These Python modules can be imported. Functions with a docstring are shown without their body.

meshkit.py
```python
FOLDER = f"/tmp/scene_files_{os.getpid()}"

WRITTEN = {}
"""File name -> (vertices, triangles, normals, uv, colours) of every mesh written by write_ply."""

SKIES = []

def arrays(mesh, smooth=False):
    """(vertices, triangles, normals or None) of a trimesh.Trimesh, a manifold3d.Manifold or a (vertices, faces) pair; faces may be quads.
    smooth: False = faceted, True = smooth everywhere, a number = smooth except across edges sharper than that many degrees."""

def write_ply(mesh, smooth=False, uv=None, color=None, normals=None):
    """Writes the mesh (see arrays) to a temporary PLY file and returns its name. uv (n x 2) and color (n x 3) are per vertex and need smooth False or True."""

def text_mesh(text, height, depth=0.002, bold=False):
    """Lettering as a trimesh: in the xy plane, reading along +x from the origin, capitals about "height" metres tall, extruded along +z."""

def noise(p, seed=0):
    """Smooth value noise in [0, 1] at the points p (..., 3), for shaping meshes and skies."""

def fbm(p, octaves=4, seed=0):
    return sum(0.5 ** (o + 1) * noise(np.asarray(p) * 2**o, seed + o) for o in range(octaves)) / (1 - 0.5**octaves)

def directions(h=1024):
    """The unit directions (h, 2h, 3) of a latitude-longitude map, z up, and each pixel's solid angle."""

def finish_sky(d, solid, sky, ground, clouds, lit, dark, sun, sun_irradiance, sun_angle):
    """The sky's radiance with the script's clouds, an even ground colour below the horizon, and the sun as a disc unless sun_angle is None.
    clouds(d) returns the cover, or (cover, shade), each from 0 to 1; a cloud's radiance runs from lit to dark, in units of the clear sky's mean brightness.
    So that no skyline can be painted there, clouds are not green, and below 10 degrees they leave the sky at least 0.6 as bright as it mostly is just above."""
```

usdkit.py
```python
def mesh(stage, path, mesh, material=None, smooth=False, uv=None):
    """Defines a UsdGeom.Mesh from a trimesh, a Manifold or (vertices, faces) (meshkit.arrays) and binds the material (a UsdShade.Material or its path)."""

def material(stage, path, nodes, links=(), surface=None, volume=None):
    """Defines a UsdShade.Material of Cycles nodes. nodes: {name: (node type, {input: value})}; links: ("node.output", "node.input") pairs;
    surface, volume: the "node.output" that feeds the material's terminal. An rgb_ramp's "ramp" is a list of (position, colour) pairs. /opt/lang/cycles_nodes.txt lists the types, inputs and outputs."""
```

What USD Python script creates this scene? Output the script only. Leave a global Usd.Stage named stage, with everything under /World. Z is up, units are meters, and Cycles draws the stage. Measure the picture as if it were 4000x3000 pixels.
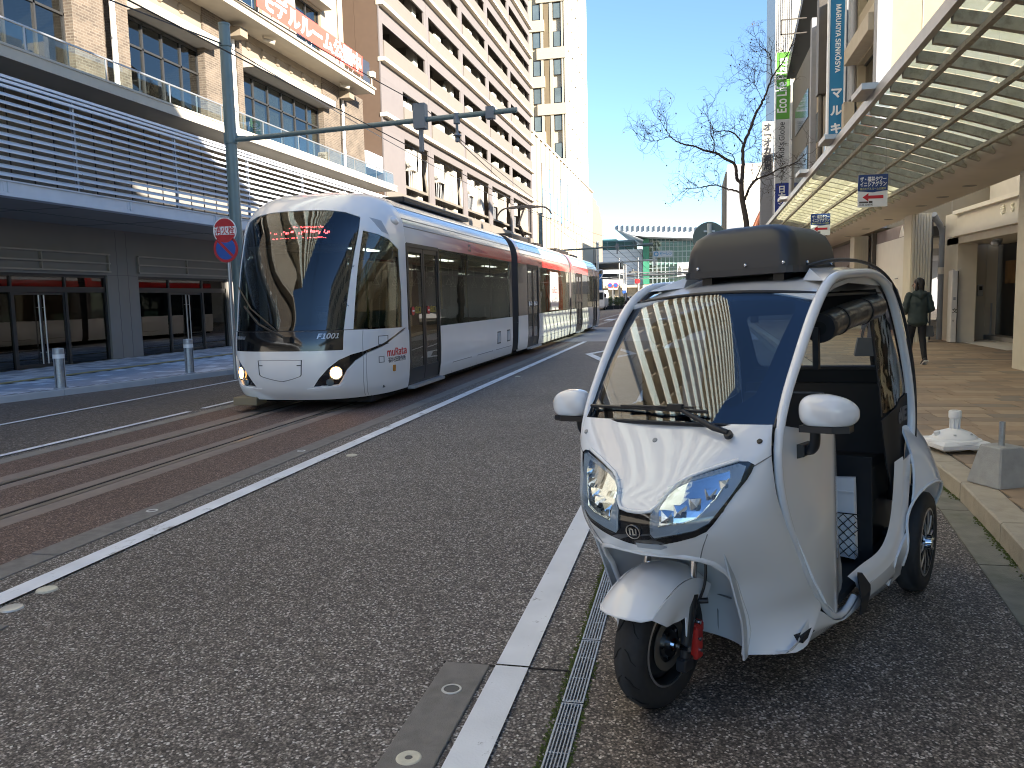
import math, random, glob, io
import numpy as np, trimesh, usdkit, meshkit
import manifold3d as m3
import shapely, shapely.ops, shapely.affinity, shapely.prepared
from shapely.geometry import Polygon, box as sbox, Point, LineString
from scipy.interpolate import PchipInterpolator
from pxr import Usd, UsdGeom, UsdLux, UsdShade, Gf, Sdf, Vt
EXPO, SKYS, SUNEL, SUNX, SUNY, SUNI, RH0, RH1, SKYALT, SKYAIR, SKYOZ, SKYAER = 2.75, .05, 20., .88, -.47, .8, 16.0, 5.5, 500., 1.0, 4.0, 0.2

random.seed(7); RNG = np.random.default_rng(7)
stage = Usd.Stage.CreateInMemory()
UsdGeom.SetStageUpAxis(stage, 'Z'); UsdGeom.SetStageMetersPerUnit(stage, 1.0)
WORLD = UsdGeom.Xform.Define(stage, '/World'); stage.SetDefaultPrim(WORLD.GetPrim())
UsdGeom.Scope.Define(stage, '/World/Looks')

# ---------------------------------------------------------------- camera
YAW, PITCH, ROLL, FPX = .2231954, -.106374, -.0234520, 3135.508
CAM = np.array([0, 0, 1.65])
_c, _s = math.cos(YAW), math.sin(YAW)
_f = np.array([-_s*math.cos(PITCH), _c*math.cos(PITCH), math.sin(PITCH)])
_r = np.array([_c, _s, 0]); _u = np.cross(_r, _f)
_R = _r*math.cos(ROLL)+_u*math.sin(ROLL); _U = -_r*math.sin(ROLL)+_u*math.cos(ROLL)
cam = UsdGeom.Camera.Define(stage, '/World/camera')
cam.AddTransformOp().Set(Gf.Matrix4d(*_R, 0, *_U, 0, *(-_f), 0, *CAM, 1))
cam.CreateHorizontalApertureAttr(36.0); cam.CreateVerticalApertureAttr(27.0)
cam.CreateFocalLengthAttr(36.0*FPX/4000)
cam.CreateClippingRangeAttr(Gf.Vec2f(.05, 5000))
cam.CreateExposureAttr(EXPO)

# ---------------------------------------------------------------- sky and sun
SUN_EL = math.radians(SUNEL); SUN_DIR = np.array([SUNX, SUNY]); SUN_DIR = SUN_DIR/np.linalg.norm(SUN_DIR)
SUN_ROT = math.atan2(SUN_DIR[0], SUN_DIR[1])
dome = UsdLux.DomeLight.Define(stage, '/World/sky')
skymat = usdkit.material(stage, '/World/Looks/sky', {
    's': ('sky_texture', {'sky_type': 'single_scattering', 'sun_disc': False, 'sun_elevation': SUN_EL, 'sun_rotation': SUN_ROT, 'altitude': SKYALT, 'air_density': SKYAIR, 'aerosol_density': SKYAER, 'ozone_density': SKYOZ}),
    'b': ('background_shader', {'strength': SKYS})}, [('s.color', 'b.color')], surface='b.background')
UsdShade.MaterialBindingAPI.Apply(dome.GetPrim()).Bind(skymat)
dome.GetPrim().SetCustomDataByKey('kind', 'structure')
sun = UsdLux.DistantLight.Define(stage, '/World/sun')
sun.CreateNormalizeAttr(True); sun.CreateIntensityAttr(SUNI); sun.CreateAngleAttr(.5); sun.CreateColorAttr(Gf.Vec3f(1, .92, .80))
_d = np.array([*(SUN_DIR*math.cos(SUN_EL)), math.sin(SUN_EL)])
_x = np.cross([0, 0, 1], _d); _x /= np.linalg.norm(_x); _y = np.cross(_d, _x)
sun.AddTransformOp().Set(Gf.Matrix4d(*_x, 0, *_y, 0, *_d, 0, 20, -20, 60, 1))

# ---------------------------------------------------------------- materials
M = {}
def pm(name, col, rough=.5, metal=0., var=.10, scale=3., bump=0., bscale=60., coat=0., spec=.5, dirt=0., dcol=(.08, .07, .05), dscale=1.2, rand=0., emit=0.):
    """principled material with cloudy colour variation, optional fine relief and blotchy dirt"""
    col = tuple(col) if np.ndim(col) else (col,)*3
    n = {'g': ('geometry', {}), 'p': ('principled_bsdf', {'roughness': rough, 'metallic': metal, 'coat_weight': coat, 'coat_roughness': .04, 'specular_ior_level': spec}),
         'n': ('noise_texture', {'scale': scale, 'detail': 5., 'roughness': .6}),
         'r': ('rgb_ramp', {'ramp': [(.25, tuple(c*(1-var) for c in col)), (.75, tuple(min(c*(1+var), .95) for c in col))]})}
    l = [('g.position', 'n.vector'), ('n.fac', 'r.fac')]
    src = 'r.color'
    if dirt:
        n['dn'] = ('noise_texture', {'scale': dscale, 'detail': 7., 'roughness': .7})
        n['dr'] = ('map_range', {'from_min': .5, 'from_max': .72, 'to_min': 0., 'to_max': dirt, 'clamp': True})
        n['dm'] = ('mix', {'color2': dcol})
        l += [('g.position', 'dn.vector'), ('dn.fac', 'dr.value'), ('dr.result', 'dm.fac'), (src, 'dm.color1')]; src = 'dm.color'
    if rand:
        n['oi'] = ('object_info', {}); n['om'] = ('map_range', {'to_min': 1-rand, 'to_max': 1+rand}); n['ov'] = ('hsv', {})
        l += [('oi.random', 'om.value'), ('om.result', 'ov.value'), (src, 'ov.color')]; src = 'ov.color'
    l.append((src, 'p.base_color'))
    if bump:
        n['bn'] = ('noise_texture', {'scale': bscale, 'detail': 3.}); n['b'] = ('bump', {'strength': bump, 'distance': .01})
        l += [('g.position', 'bn.vector'), ('bn.fac', 'b.height'), ('b.normal', 'p.normal')]
    if emit:
        n['p'][1]['emission_strength'] = emit; n['p'][1]['emission_color'] = col
    M[name] = usdkit.material(stage, '/World/Looks/'+name, n, l, surface='p.BSDF')
    return M[name]

def glass(name, tint=(.5, .55, .55), refl=(1, 1, 1), ior=1.5, rough=0., wav=0., wscale=1.):
    n = {'t': ('transparent_bsdf', {'color': tint}), 'g': ('glossy_bsdf', {'color': refl, 'roughness': rough}), 'f': ('fresnel', {}), 'm': ('mix_closure', {}), 'o': ('geometry', {}), 'i': ('map_range', {'to_min': ior, 'to_max': 1/ior})}
    l = [('o.backfacing', 'i.value'), ('i.result', 'f.IOR'), ('f.fac', 'm.fac'), ('t.BSDF', 'm.closure1'), ('g.BSDF', 'm.closure2')]
    if wav:
        n['bn'] = ('noise_texture', {'scale': wscale, 'detail': 1.}); n['b'] = ('bump', {'strength': wav, 'distance': .05})
        l += [('o.position', 'bn.vector'), ('bn.fac', 'b.height'), ('b.normal', 'g.normal')]
    M[name] = usdkit.material(stage, '/World/Looks/'+name, n, l, surface='m.closure'); return M[name]

def asphalt(name, ramp, scale, lum=1., bump=.5, stain=.25, stainscale=.35):
    n = {'g': ('geometry', {}), 'v': ('voronoi_texture', {'scale': scale, 'feature': 'f1'}), 'wn': ('white_noise_texture', {'dimensions': '3D'}),
         'r': ('rgb_ramp', {'ramp': [(a, tuple(x*lum for x in c)) for a, c in ramp]}), 'p': ('principled_bsdf', {'roughness': .72, 'specular_ior_level': .4}),
         'd': ('map_range', {'from_min': .0, 'from_max': .75, 'to_min': 1.15, 'to_max': .45, 'clamp': True}),
         'h': ('hsv', {}), 's': ('noise_texture', {'scale': stainscale, 'detail': 6., 'roughness': .65}), 'sm': ('map_range', {'from_min': .3, 'from_max': .7, 'to_min': 1-stain, 'to_max': 1+stain, 'clamp': True}),
         'h2': ('hsv', {}), 'b': ('bump', {'strength': bump, 'distance': .004, 'invert': True}), 'n2': ('noise_texture', {'scale': 11., 'detail': 4.}), 'm2': ('map_range', {'from_min': .3, 'from_max': .7, 'to_min': .85, 'to_max': 1.15}), 'h3': ('hsv', {})}
    l = [('g.position', 'v.vector'), ('v.position', 'wn.vector'), ('wn.value', 'r.fac'), ('r.color', 'h.color'), ('v.distance', 'd.value'), ('d.result', 'h.value'), ('g.position', 's.vector'), ('s.fac', 'sm.value'), ('sm.result', 'h2.value'), ('h.color', 'h2.color'),
         ('g.position', 'n2.vector'), ('n2.fac', 'm2.value'), ('m2.result', 'h3.value'), ('h2.color', 'h3.color'), ('h3.color', 'p.base_color'), ('v.distance', 'b.height'), ('b.normal', 'p.normal')]
    M[name] = usdkit.material(stage, '/World/Looks/'+name, n, l, surface='p.BSDF'); return M[name]

def worn_paint(name, col, under, scale=9., lo=.58, hi=.64, stripe=None):
    n = {'g': ('geometry', {}), 'n': ('noise_texture', {'scale': scale, 'detail': 9., 'roughness': .75}), 'r': ('map_range', {'from_min': lo, 'from_max': hi, 'clamp': True}), 'm': ('mix', {'color1': col, 'color2': under}), 'p': ('principled_bsdf', {'roughness': .6}),
         'n2': ('noise_texture', {'scale': 90., 'detail': 2.}), 'b': ('bump', {'strength': .35, 'distance': .004}), 'n3': ('noise_texture', {'scale': 2.5, 'detail': 5.}), 'm3': ('map_range', {'from_min': .3, 'from_max': .7, 'to_min': .86, 'to_max': 1.06}), 'h': ('hsv', {})}
    l = [('g.position', 'n.vector'), ('n.fac', 'r.value'), ('r.result', 'm.fac'), ('m.color', 'h.color'), ('g.position', 'n3.vector'), ('n3.fac', 'm3.value'), ('m3.result', 'h.value'), ('h.color', 'p.base_color'), ('g.position', 'n2.vector'), ('n2.fac', 'b.height'), ('b.normal', 'p.normal')]
    if stripe:
        n['mp'] = ('mapping', {'scale': (2., stripe, 1.)}); l = [('g.position', 'mp.vector'), ('mp.vector', 'n.vector')]+l[1:]
    M[name] = usdkit.material(stage, '/World/Looks/'+name, n, l, surface='p.BSDF'); return M[name]

# ---------------------------------------------------------------- mesh building
class G:
    def __init__(s): s.v, s.f, s.n = [], [], 0
    def add(s, v, f):
        v = np.asarray(v, float); f = np.asarray(f, int)
        if f.ndim == 2 and f.shape[1] == 4: f = np.vstack([f[:, [0, 1, 2]], f[:, [0, 2, 3]]])
        s.v.append(v); s.f.append(f+s.n); s.n += len(v); return s
    def tm(s, m, T=None):
        m = m.copy() if T is not None else m
        if T is not None: m.apply_transform(T)
        return s.add(m.vertices, m.faces)
    def box(s, x0, x1, y0, y1, z0, z1, T=None, bev=0):
        if bev:
            h = m3.Manifold.hull_points([[x, y, z] for a, b, c in ((bev, 0, bev), (0, bev, bev), (bev, bev, 0)) for x in (x0+a, x1-a) for y in (y0+b, y1-b) for z in (z0+c, z1-c)]).to_mesh()
            v, f = np.array(h.vert_properties)[:, :3], np.array(h.tri_verts)
        else:
            v = np.array([[x, y, z] for x in (x0, x1) for y in (y0, y1) for z in (z0, z1)], float)
            f = np.array([[0, 1, 3, 2], [4, 6, 7, 5], [0, 4, 5, 1], [2, 3, 7, 6], [0, 2, 6, 4], [1, 5, 7, 3]])
        if T is not None: v = v@np.asarray(T)[:3, :3].T+np.asarray(T)[:3, 3]
        return s.add(v, f)
    def hull(s, pts):
        h = m3.Manifold.hull_points([list(map(float, p)) for p in pts]).to_mesh()
        return s.add(np.array(h.vert_properties)[:, :3], np.array(h.tri_verts))
    def tube(s, pts, r, n=10, caps=True, closed=False):
        p = np.asarray(pts, float); k = len(p)
        t = (np.roll(p, -1, 0)-np.roll(p, 1, 0)) if closed else np.gradient(p, axis=0)
        t /= np.linalg.norm(t, axis=1, keepdims=True)+1e-12
        a = np.zeros_like(p); ref = np.array([0, 0, 1.]) if abs(t[0, 2]) < .9 else np.array([1., 0, 0])
        for i in range(k):
            q = ref-t[i]*(ref@t[i]); a[i] = q/(np.linalg.norm(q)+1e-12); ref = a[i]
        b = np.cross(t, a); ang = np.arange(n)*2*np.pi/n; r = np.broadcast_to(r, (k,))
        v = p[:, None]+r[:, None, None]*(np.cos(ang)[None, :, None]*a[:, None]+np.sin(ang)[None, :, None]*b[:, None])
        kk = k if closed else k-1
        i, j = np.meshgrid(np.arange(kk), np.arange(n), indexing='ij'); i2 = (i+1) % k; j2 = (j+1) % n
        s.add(v.reshape(-1, 3), np.stack([i*n+j, i*n+j2, i2*n+j2, i2*n+j], -1).reshape(-1, 4))
        if caps and not closed:
            s.f.append(np.array([[0, q+1, q] for q in range(1, n-1)])+s.n-k*n)
            s.f.append(np.array([[0, q, q+1] for q in range(1, n-1)])+s.n-n)
        return s
    def cyl(s, p0, p1, r0, r1=None, n=16): return s.tube([p0, p1], [r0, r0 if r1 is None else r1], n)
    def lathe(s, prof, c=(0, 0, 0), axis='z', n=24, closed=False):
        prof = np.asarray(prof, float); k = len(prof); a = np.arange(n)*2*np.pi/n
        R, Z = np.meshgrid(prof[:, 0], a, indexing='ij')[0], np.repeat(prof[:, 1][:, None], n, 1)
        X, Y = R*np.cos(a), R*np.sin(a)
        v = np.stack({'z': [X, Y, Z], 'x': [Z, X, Y], 'y': [X, Z, Y]}[axis], -1).reshape(-1, 3)+np.asarray(c)
        kk = k if closed else k-1
        i, j = np.meshgrid(np.arange(kk), np.arange(n), indexing='ij'); i2, j2 = (i+1) % k, (j+1) % n
        return s.add(v, np.stack([i*n+j, i*n+j2, i2*n+j2, i2*n+j], -1).reshape(-1, 4))
    def prism(s, poly, z0, z1, T=None):
        if not isinstance(poly, (Polygon, shapely.MultiPolygon)): poly = Polygon(poly)
        if not poly.is_valid: poly = poly.buffer(0)
        for g in getattr(poly, 'geoms', [poly]):
            if g.area < 1e-9: continue
            m = trimesh.creation.extrude_polygon(g, z1-z0, engine='earcut'); m.apply_translation([0, 0, z0])
            if T is not None: m.apply_transform(T)
            s.add(m.vertices, m.faces)
        return s
    def sheet(s, pts):
        p = np.asarray(pts, float); return s.add(p, [[0, i, i+1] for i in range(1, len(p)-1)])
    def ball(s, c, r, sub=2, sc=(1, 1, 1)):
        m = trimesh.creation.icosphere(subdivisions=sub, radius=1.); return s.add(m.vertices*np.asarray(sc)*r+np.asarray(c), m.faces)
    def patch(s, poly, fn, du, dv, off=0., thick=0., ref=None):
        """maps the flat polygon through fn(u, v) -> xyz, cut into cells of du x dv; offset and thickness along the normal that points away from ref"""
        if not isinstance(poly, (Polygon, shapely.MultiPolygon)): poly = Polygon(poly)
        if not poly.is_valid: poly = poly.buffer(0)
        u0, v0, u1, v1 = poly.bounds; nu = max(1, int(math.ceil((u1-u0)/du))); nv = max(1, int(math.ceil((v1-v0)/dv)))
        U, V = np.linspace(u0, u1, nu+1), np.linspace(v0, v1, nv+1); pp = shapely.prepared.prep(poly); key, P, Fc = {}, [], []
        def idx(a, b):
            k = (round(a, 6), round(b, 6))
            if k not in key: key[k] = len(P); P.append(k)
            return key[k]
        for i in range(nu):
            for j in range(nv):
                c = sbox(U[i], V[j], U[i+1], V[j+1])
                if pp.contains(c):
                    q = [idx(U[i], V[j]), idx(U[i+1], V[j]), idx(U[i+1], V[j+1]), idx(U[i], V[j+1])]; Fc += [[q[0], q[1], q[2]], [q[0], q[2], q[3]]]
                elif pp.intersects(c):
                    it = poly.intersection(c)
                    for g in getattr(it, 'geoms', [it]):
                        if g.geom_type != 'Polygon' or g.area < 1e-10: continue
                        vv, ff = trimesh.creation.triangulate_polygon(g, engine='earcut')
                        for t in ff:
                            k = [idx(*vv[q]) for q in t]
                            if len(set(k)) == 3: Fc.append(k)
        v = np.array([fn(a, b) for a, b in P], float); f = np.array(Fc)
        fnorm = np.cross(v[f[:, 1]]-v[f[:, 0]], v[f[:, 2]]-v[f[:, 0]])
        if ref is not None and np.sum(fnorm*(v[f].mean(1)-np.asarray(ref))) < 0: f = f[:, ::-1]; fnorm = -fnorm
        n = np.zeros_like(v)
        for k in range(3): np.add.at(n, f[:, k], fnorm)
        n /= np.linalg.norm(n, axis=1, keepdims=True)+1e-15
        v = v+n*off
        if thick:
            e = np.sort(np.vstack([f[:, [0, 1]], f[:, [1, 2]], f[:, [2, 0]]]), axis=1); raw = np.vstack([f[:, [0, 1]], f[:, [1, 2]], f[:, [2, 0]]])
            _, inv, cnt = np.unique(e, axis=0, return_inverse=True, return_counts=True); bd = raw[cnt[inv.ravel()] == 1]; m = len(v)
            walls = np.vstack([np.stack([bd[:, 1], bd[:, 0], bd[:, 0]+m], 1), np.stack([bd[:, 1], bd[:, 0]+m, bd[:, 1]+m], 1)])
            f = np.vstack([f, f[:, ::-1]+m, walls]); v = np.vstack([v, v-n*thick])
        return s.add(v, f)
    def xf(s, T):
        T = np.asarray(T); s.v = [v@T[:3, :3].T+T[:3, 3] for v in s.v]; return s
    def mesh(s): return np.vstack(s.v), np.vstack(s.f)

def rotz(a, t=(0, 0, 0)):
    c, q = math.cos(a), math.sin(a); return np.array([[c, -q, 0, t[0]], [q, c, 0, t[1]], [0, 0, 1, t[2]], [0, 0, 0, 1.]])
def frame(o, ex, ey, ez=None):
    ex, ey = np.asarray(ex, float), np.asarray(ey, float); ez = np.cross(ex, ey) if ez is None else np.asarray(ez, float)
    T = np.eye(4); T[:3, 0], T[:3, 1], T[:3, 2], T[:3, 3] = ex, ey, ez, o; return T
def curve(pts, n=40, closed=False):
    p = np.asarray(pts, float); 
    if closed: p = np.vstack([p, p[:1]])
    d = np.r_[0, np.cumsum(np.linalg.norm(np.diff(p, axis=0), axis=1))]
    from scipy.interpolate import CubicSpline
    c = CubicSpline(d, p, bc_type='periodic' if closed else 'natural'); t = np.linspace(0, d[-1], n+(1 if closed else 0))
    return c(t[:-1] if closed else t)
def rrect(x0, y0, x1, y1, r): return sbox(x0+r, y0+r, x1-r, y1-r).buffer(r, quad_segs=4)

USED = {}
def path_for(parent, name):
    base = parent.GetPath().pathString if parent is not None else '/World'
    k = USED.get((base, name), 0); USED[(base, name)] = k+1
    return f'{base}/{name}' + (f'_{k:03d}' if k else '')
def tag(prim, label=None, cat=None, group=None, kind=None):
    p = prim.GetPrim() if hasattr(prim, 'GetPrim') else prim
    for k, v in (('label', label), ('category', cat), ('group', group), ('kind', kind)):
        if v: p.SetCustomDataByKey(k, v)
    return p
def thing(name, label, cat, loc=(0, 0, 0), rot=0., group=None):
    x = UsdGeom.Xform.Define(stage, path_for(None, name))
    x.AddTranslateOp().Set(Gf.Vec3d(*map(float, loc)))
    if rot: x.AddRotateZOp().Set(math.degrees(rot))
    x._loc = np.array(loc, float); p = x.GetPrim(); LOC[p.GetPath().pathString] = rotz(rot, loc)
    return tag(p, label, cat, group)
LOC = {}
def put(parent, name, g, mat, smooth=False, label=None, kind=None, world=False):
    """one Mesh under parent; world=True: g is in world coordinates and is moved into the parent's frame"""
    v, f = g.mesh() if isinstance(g, G) else (np.asarray(g[0]), np.asarray(g[1]))
    if world and parent is not None:
        root = '/'.join(parent.GetPath().pathString.split('/')[:3]); Ti = np.linalg.inv(LOC.get(root, np.eye(4))); v = v@Ti[:3, :3].T+Ti[:3, 3]
    pth = path_for(parent, name)
    me = usdkit.mesh(stage, pth, (v, f), M[mat] if isinstance(mat, str) else mat, smooth=smooth)
    return tag(me, label, None, None, kind)
def top(name, g, mat, label=None, cat=None, group=None, kind=None, smooth=False):
    return tag(put(None, name, g, mat, smooth), label, cat, group, kind)

_FONT = {}
def text_poly(text, h, bold=0, vertical=False, gap=1.0):
    """outlines of lettering, capitals about h tall, from the lower left corner; vertical stacks the characters downwards from y=0"""
    from PIL import Image, ImageDraw, ImageFont
    if 'f' not in _FONT:
        _FONT['f'] = ImageFont.truetype((glob.glob('/opt/blender-*/*/datafiles/fonts/Noto Sans CJK*') + glob.glob('/opt/blender-*/*/datafiles/fonts/Inter.woff2'))[0], 72)
    ft = _FONT['f']
    def one(t):
        x0, y0, x1, y1 = ft.getbbox(t, anchor='ls', stroke_width=bold)
        if x1 <= x0 or y1 <= y0: return Polygon()
        im = Image.new('L', (x1-x0+8, y1-y0+8)); ImageDraw.Draw(im).text((4-x0, 4-y0), t, 255, ft, anchor='ls', stroke_width=bold)
        on = np.pad(np.asarray(im) > 127, ((0, 0), (1, 1))).astype(np.int8); rows, st = np.nonzero(np.diff(on, axis=1) == 1); en = np.nonzero(np.diff(on, axis=1) == -1)[1]
        sh = shapely.union_all(shapely.box(st, -rows-1, en, -rows)).buffer(.6).buffer(-.6).simplify(.8)
        return shapely.affinity.affine_transform(sh, [h/56., 0, 0, h/56., (x0-4)*h/56., (4-y0)*h/56.])
    if not vertical: return one(text)
    out = []
    for i, ch in enumerate(text):
        p = one(ch)
        if p.is_empty: continue
        b = p.bounds; out.append(shapely.affinity.translate(p, -(b[0]+b[2])/2, -(i+.9)*h*1.25*gap))
    return shapely.union_all(out)
def text_g(text, h, T, depth=.004, bold=0, vertical=False, gap=1.0, width=None, center=False):
    p = text_poly(text, h, bold, vertical, gap); b = p.bounds
    if width: p = shapely.affinity.scale(p, width/(b[2]-b[0]), 1, origin=(b[0], 0)); b = p.bounds
    if center: p = shapely.affinity.translate(p, -(b[0]+b[2])/2, 0)
    return G().prism(p, 0, depth, T)
# ---------------------------------------------------------------- palette
asphalt('asphalt', [(0, (.035, .030, .027)), (.35, (.085, .073, .063)), (.6, (.12, .105, .092)), (.8, (.19, .165, .14)), (.93, (.33, .30, .27)), (1, (.48, .46, .43))], 105., lum=1.68, stain=.2)
asphalt('asphalt_far', [(0, (.05, .042, .036)), (.5, (.10, .085, .072)), (.85, (.15, .13, .11)), (1, (.3, .27, .24))], 60., lum=1.48, stain=.15)
asphalt('asphalt_dark', [(0, (.022, .019, .017)), (.4, (.06, .05, .042)), (.7, (.105, .088, .074)), (.9, (.2, .17, .145)), (1, (.36, .33, .3))], 110., lum=2.18, stain=.3)
asphalt('asphalt_brown', [(0, (.05, .032, .026)), (.5, (.105, .066, .053)), (.85, (.155, .105, .085)), (1, (.3, .22, .18))], 95., lum=1.60, stain=.18)
worn_paint('line_paint', (.74, .76, .78), (.10, .09, .08), scale=10., lo=.63, hi=.70)
worn_paint('line_paint_dashed', (.76, .78, .80), (.16, .15, .14), scale=2.2, lo=.56, hi=.66, stripe=1.1)
pm('slab', (.20, .185, .165), .8, var=.16, scale=14., bump=.5, bscale=220., dirt=.35, dcol=(.06, .055, .045), dscale=5.)
pm('slab_far', (.23, .21, .18), .8, var=.2, scale=9., bump=.3, bscale=120.)
pm('rail_bed', (.23, .185, .155), .8, var=.15, scale=5., bump=.3)
pm('steel_rail', (.32, .29, .26), .38, metal=.85, var=.2, scale=2.)
pm('groove', (.014, .012, .011), .9)
pm('galvanised', (.42, .44, .46), .45, metal=.7, var=.18, scale=20.)
pm('moss', (.075, .10, .022), .95, var=.5, scale=30., bump=.8, bscale=120.)
pm('gutter_stone', (.21, .20, .16), .85, var=.2, scale=7., bump=.4, bscale=120., dirt=.5, dcol=(.07, .085, .035), dscale=3.)
pm('kerb_stone', (.40, .35, .27), .8, var=.14, scale=5., bump=.4, bscale=90., dirt=.35, dcol=(.2, .17, .12), dscale=6.)
pm('kerb_left', (.42, .42, .42), .8, var=.1, scale=2.)
for i, c in enumerate([(.34, .245, .16), (.29, .21, .14), (.25, .19, .135), (.37, .28, .19), (.22, .185, .145)]): pm(f'paver_{"abcde"[i]}', c, .62, var=.14, scale=6., bump=.2, bscale=90.)
for i, c in enumerate([(.58, .60, .64), (.68, .70, .73), (.38, .40, .45), (.62, .63, .65)]): pm(f'left_paver_{"abcd"[i]}', c, .7, var=.1, scale=4.)
pm('tactile', (.50, .38, .14), .75, var=.1)
pm('grout', (.11, .095, .075), .9, var=.2)
pm('plaza_stone', (.33, .32, .32), .7, var=.15, scale=2.)
pm('brass', (.50, .43, .30), .45, metal=.35, var=.2, scale=30.)
pm('black_hole', (.006, .006, .006), .9)

# ---------------------------------------------------------------- ground, road, markings
Z = {'road': 0., 'bed': .004, 'slab': .008, 'mark': .012}
def kx(y):                                   # right kerb's outer edge
    return 1.9+.11*(y-5.4) if y < 6.5 else 2.02+.02*(y-6.5)
def lkx(y): return float(np.interp(y, [-60, 8, 11.83, 13.75, 17.04, 19.5, 22, 400], [-13., -12.9, -12.04, -11.52, -10.74, -10.42, -10.36, -10.36]))
def flat(x0, x1, y0, y1, z, n=1):
    g = G(); ys = np.linspace(y0, y1, n+1)
    for a, b in zip(ys[:-1], ys[1:]): g.sheet([(x0, a, z), (x1, a, z), (x1, b, z), (x0, b, z)])
    return g
top('ground', flat(-900, 900, -900, 2500, -.35), pm('earth', (.2, .19, .17), .9), kind='structure')
road = G()
for y0, y1 in ((-60, 3.36), (3.36, 30)): road.sheet([(-7.75, y0, 0), (-.478, y0, 0), (-.478, y1, 0), (-7.75, y1, 0)])
top('road', road, 'asphalt', kind='structure')
rr_ = G()
ys = list(np.arange(-20, 6, .8))+list(np.arange(6, 46, 2.))
for a, b in zip(ys[:-1], ys[1:]): rr_.sheet([(-.478, a, 0), (kx(a)-.14, a, 0), (kx(b)-.14, b, 0), (-.478, b, 0)])
top('parking_strip', rr_, 'asphalt_dark', kind='structure')
lr = G()
ys = list(np.arange(-60, 30, 3.))+[30, 60, 120, 400]
for a, b in zip(ys[:-1], ys[1:]): lr.sheet([(lkx(a)-.1, a, 0), (-7.75, a, 0), (-7.75, b, 0), (lkx(b)-.1, b, 0)])
top('road_beyond_tracks', lr, 'asphalt_far', kind='structure')
top('road_far', flat(-7.75, 60, 46, 420, -.002).add(*flat(-120, -7.75, 43, 120, -.006).mesh()).add(*flat(-7.75, 2.6, 30, 46, -.002).mesh()), 'asphalt_far', kind='structure')
top('track_bed', flat(-7.28, -4.38, -60, 29.4, Z['bed']), 'asphalt_brown', kind='structure')
top('track_bed_far', flat(-7.28, -4.38, 43., 400, Z['bed']), 'asphalt_brown', kind='structure')
plz = G(); random.seed(3)
top('crossing_pavement', flat(-10.3, 8, 29.5, 42.8, .0025), 'plaza_stone', kind='structure')
tr = thing('tram_track', 'grooved steel tram rails set in concrete strips ahead of the tram', 'tram track')
for x0, x1 in ((-6.69, -6.46), (-6.355, -6.21), (-5.61, -5.465), (-5.33, -5.13)): put(tr, 'concrete_strip', flat(x0, x1, -60, 400, .0065, 4), 'rail_bed')
for x0, x1 in ((-6.46, -6.395), (-5.40, -5.33)):
    put(tr, 'rail', G().box(x0, x1, -60, 400, -.1, .011), 'steel_rail')
for x0, x1 in ((-6.395, -6.355), (-5.465, -5.40)): put(tr, 'groove', flat(x0, x1, -60, 400, .0045, 4), 'groove')
def slabrow(name, label, x0, x1, y0, y1, L, first, mat):
    t = thing(name, label, 'stone edging'); y = first
    while y < y1:
        put(t, 'slab', G().box(x0, x1, max(y, y0)+.008, min(y+L, y1)-.008, -.05, Z['slab']+random.uniform(-.001, .002), bev=.004), mat); y += L
slabrow('track_edging', 'row of grey stone slabs between brown track bed and the white centre line', -4.382, -4.158, -3, 29.3, 2.35, 4.433-2.35*3, 'slab')
slabrow('far_track_edging', 'row of grey slabs edging the tracks on their far side', -7.49, -7.28, 2, 29.3, 2.35, 2.2, 'slab_far')
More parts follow.
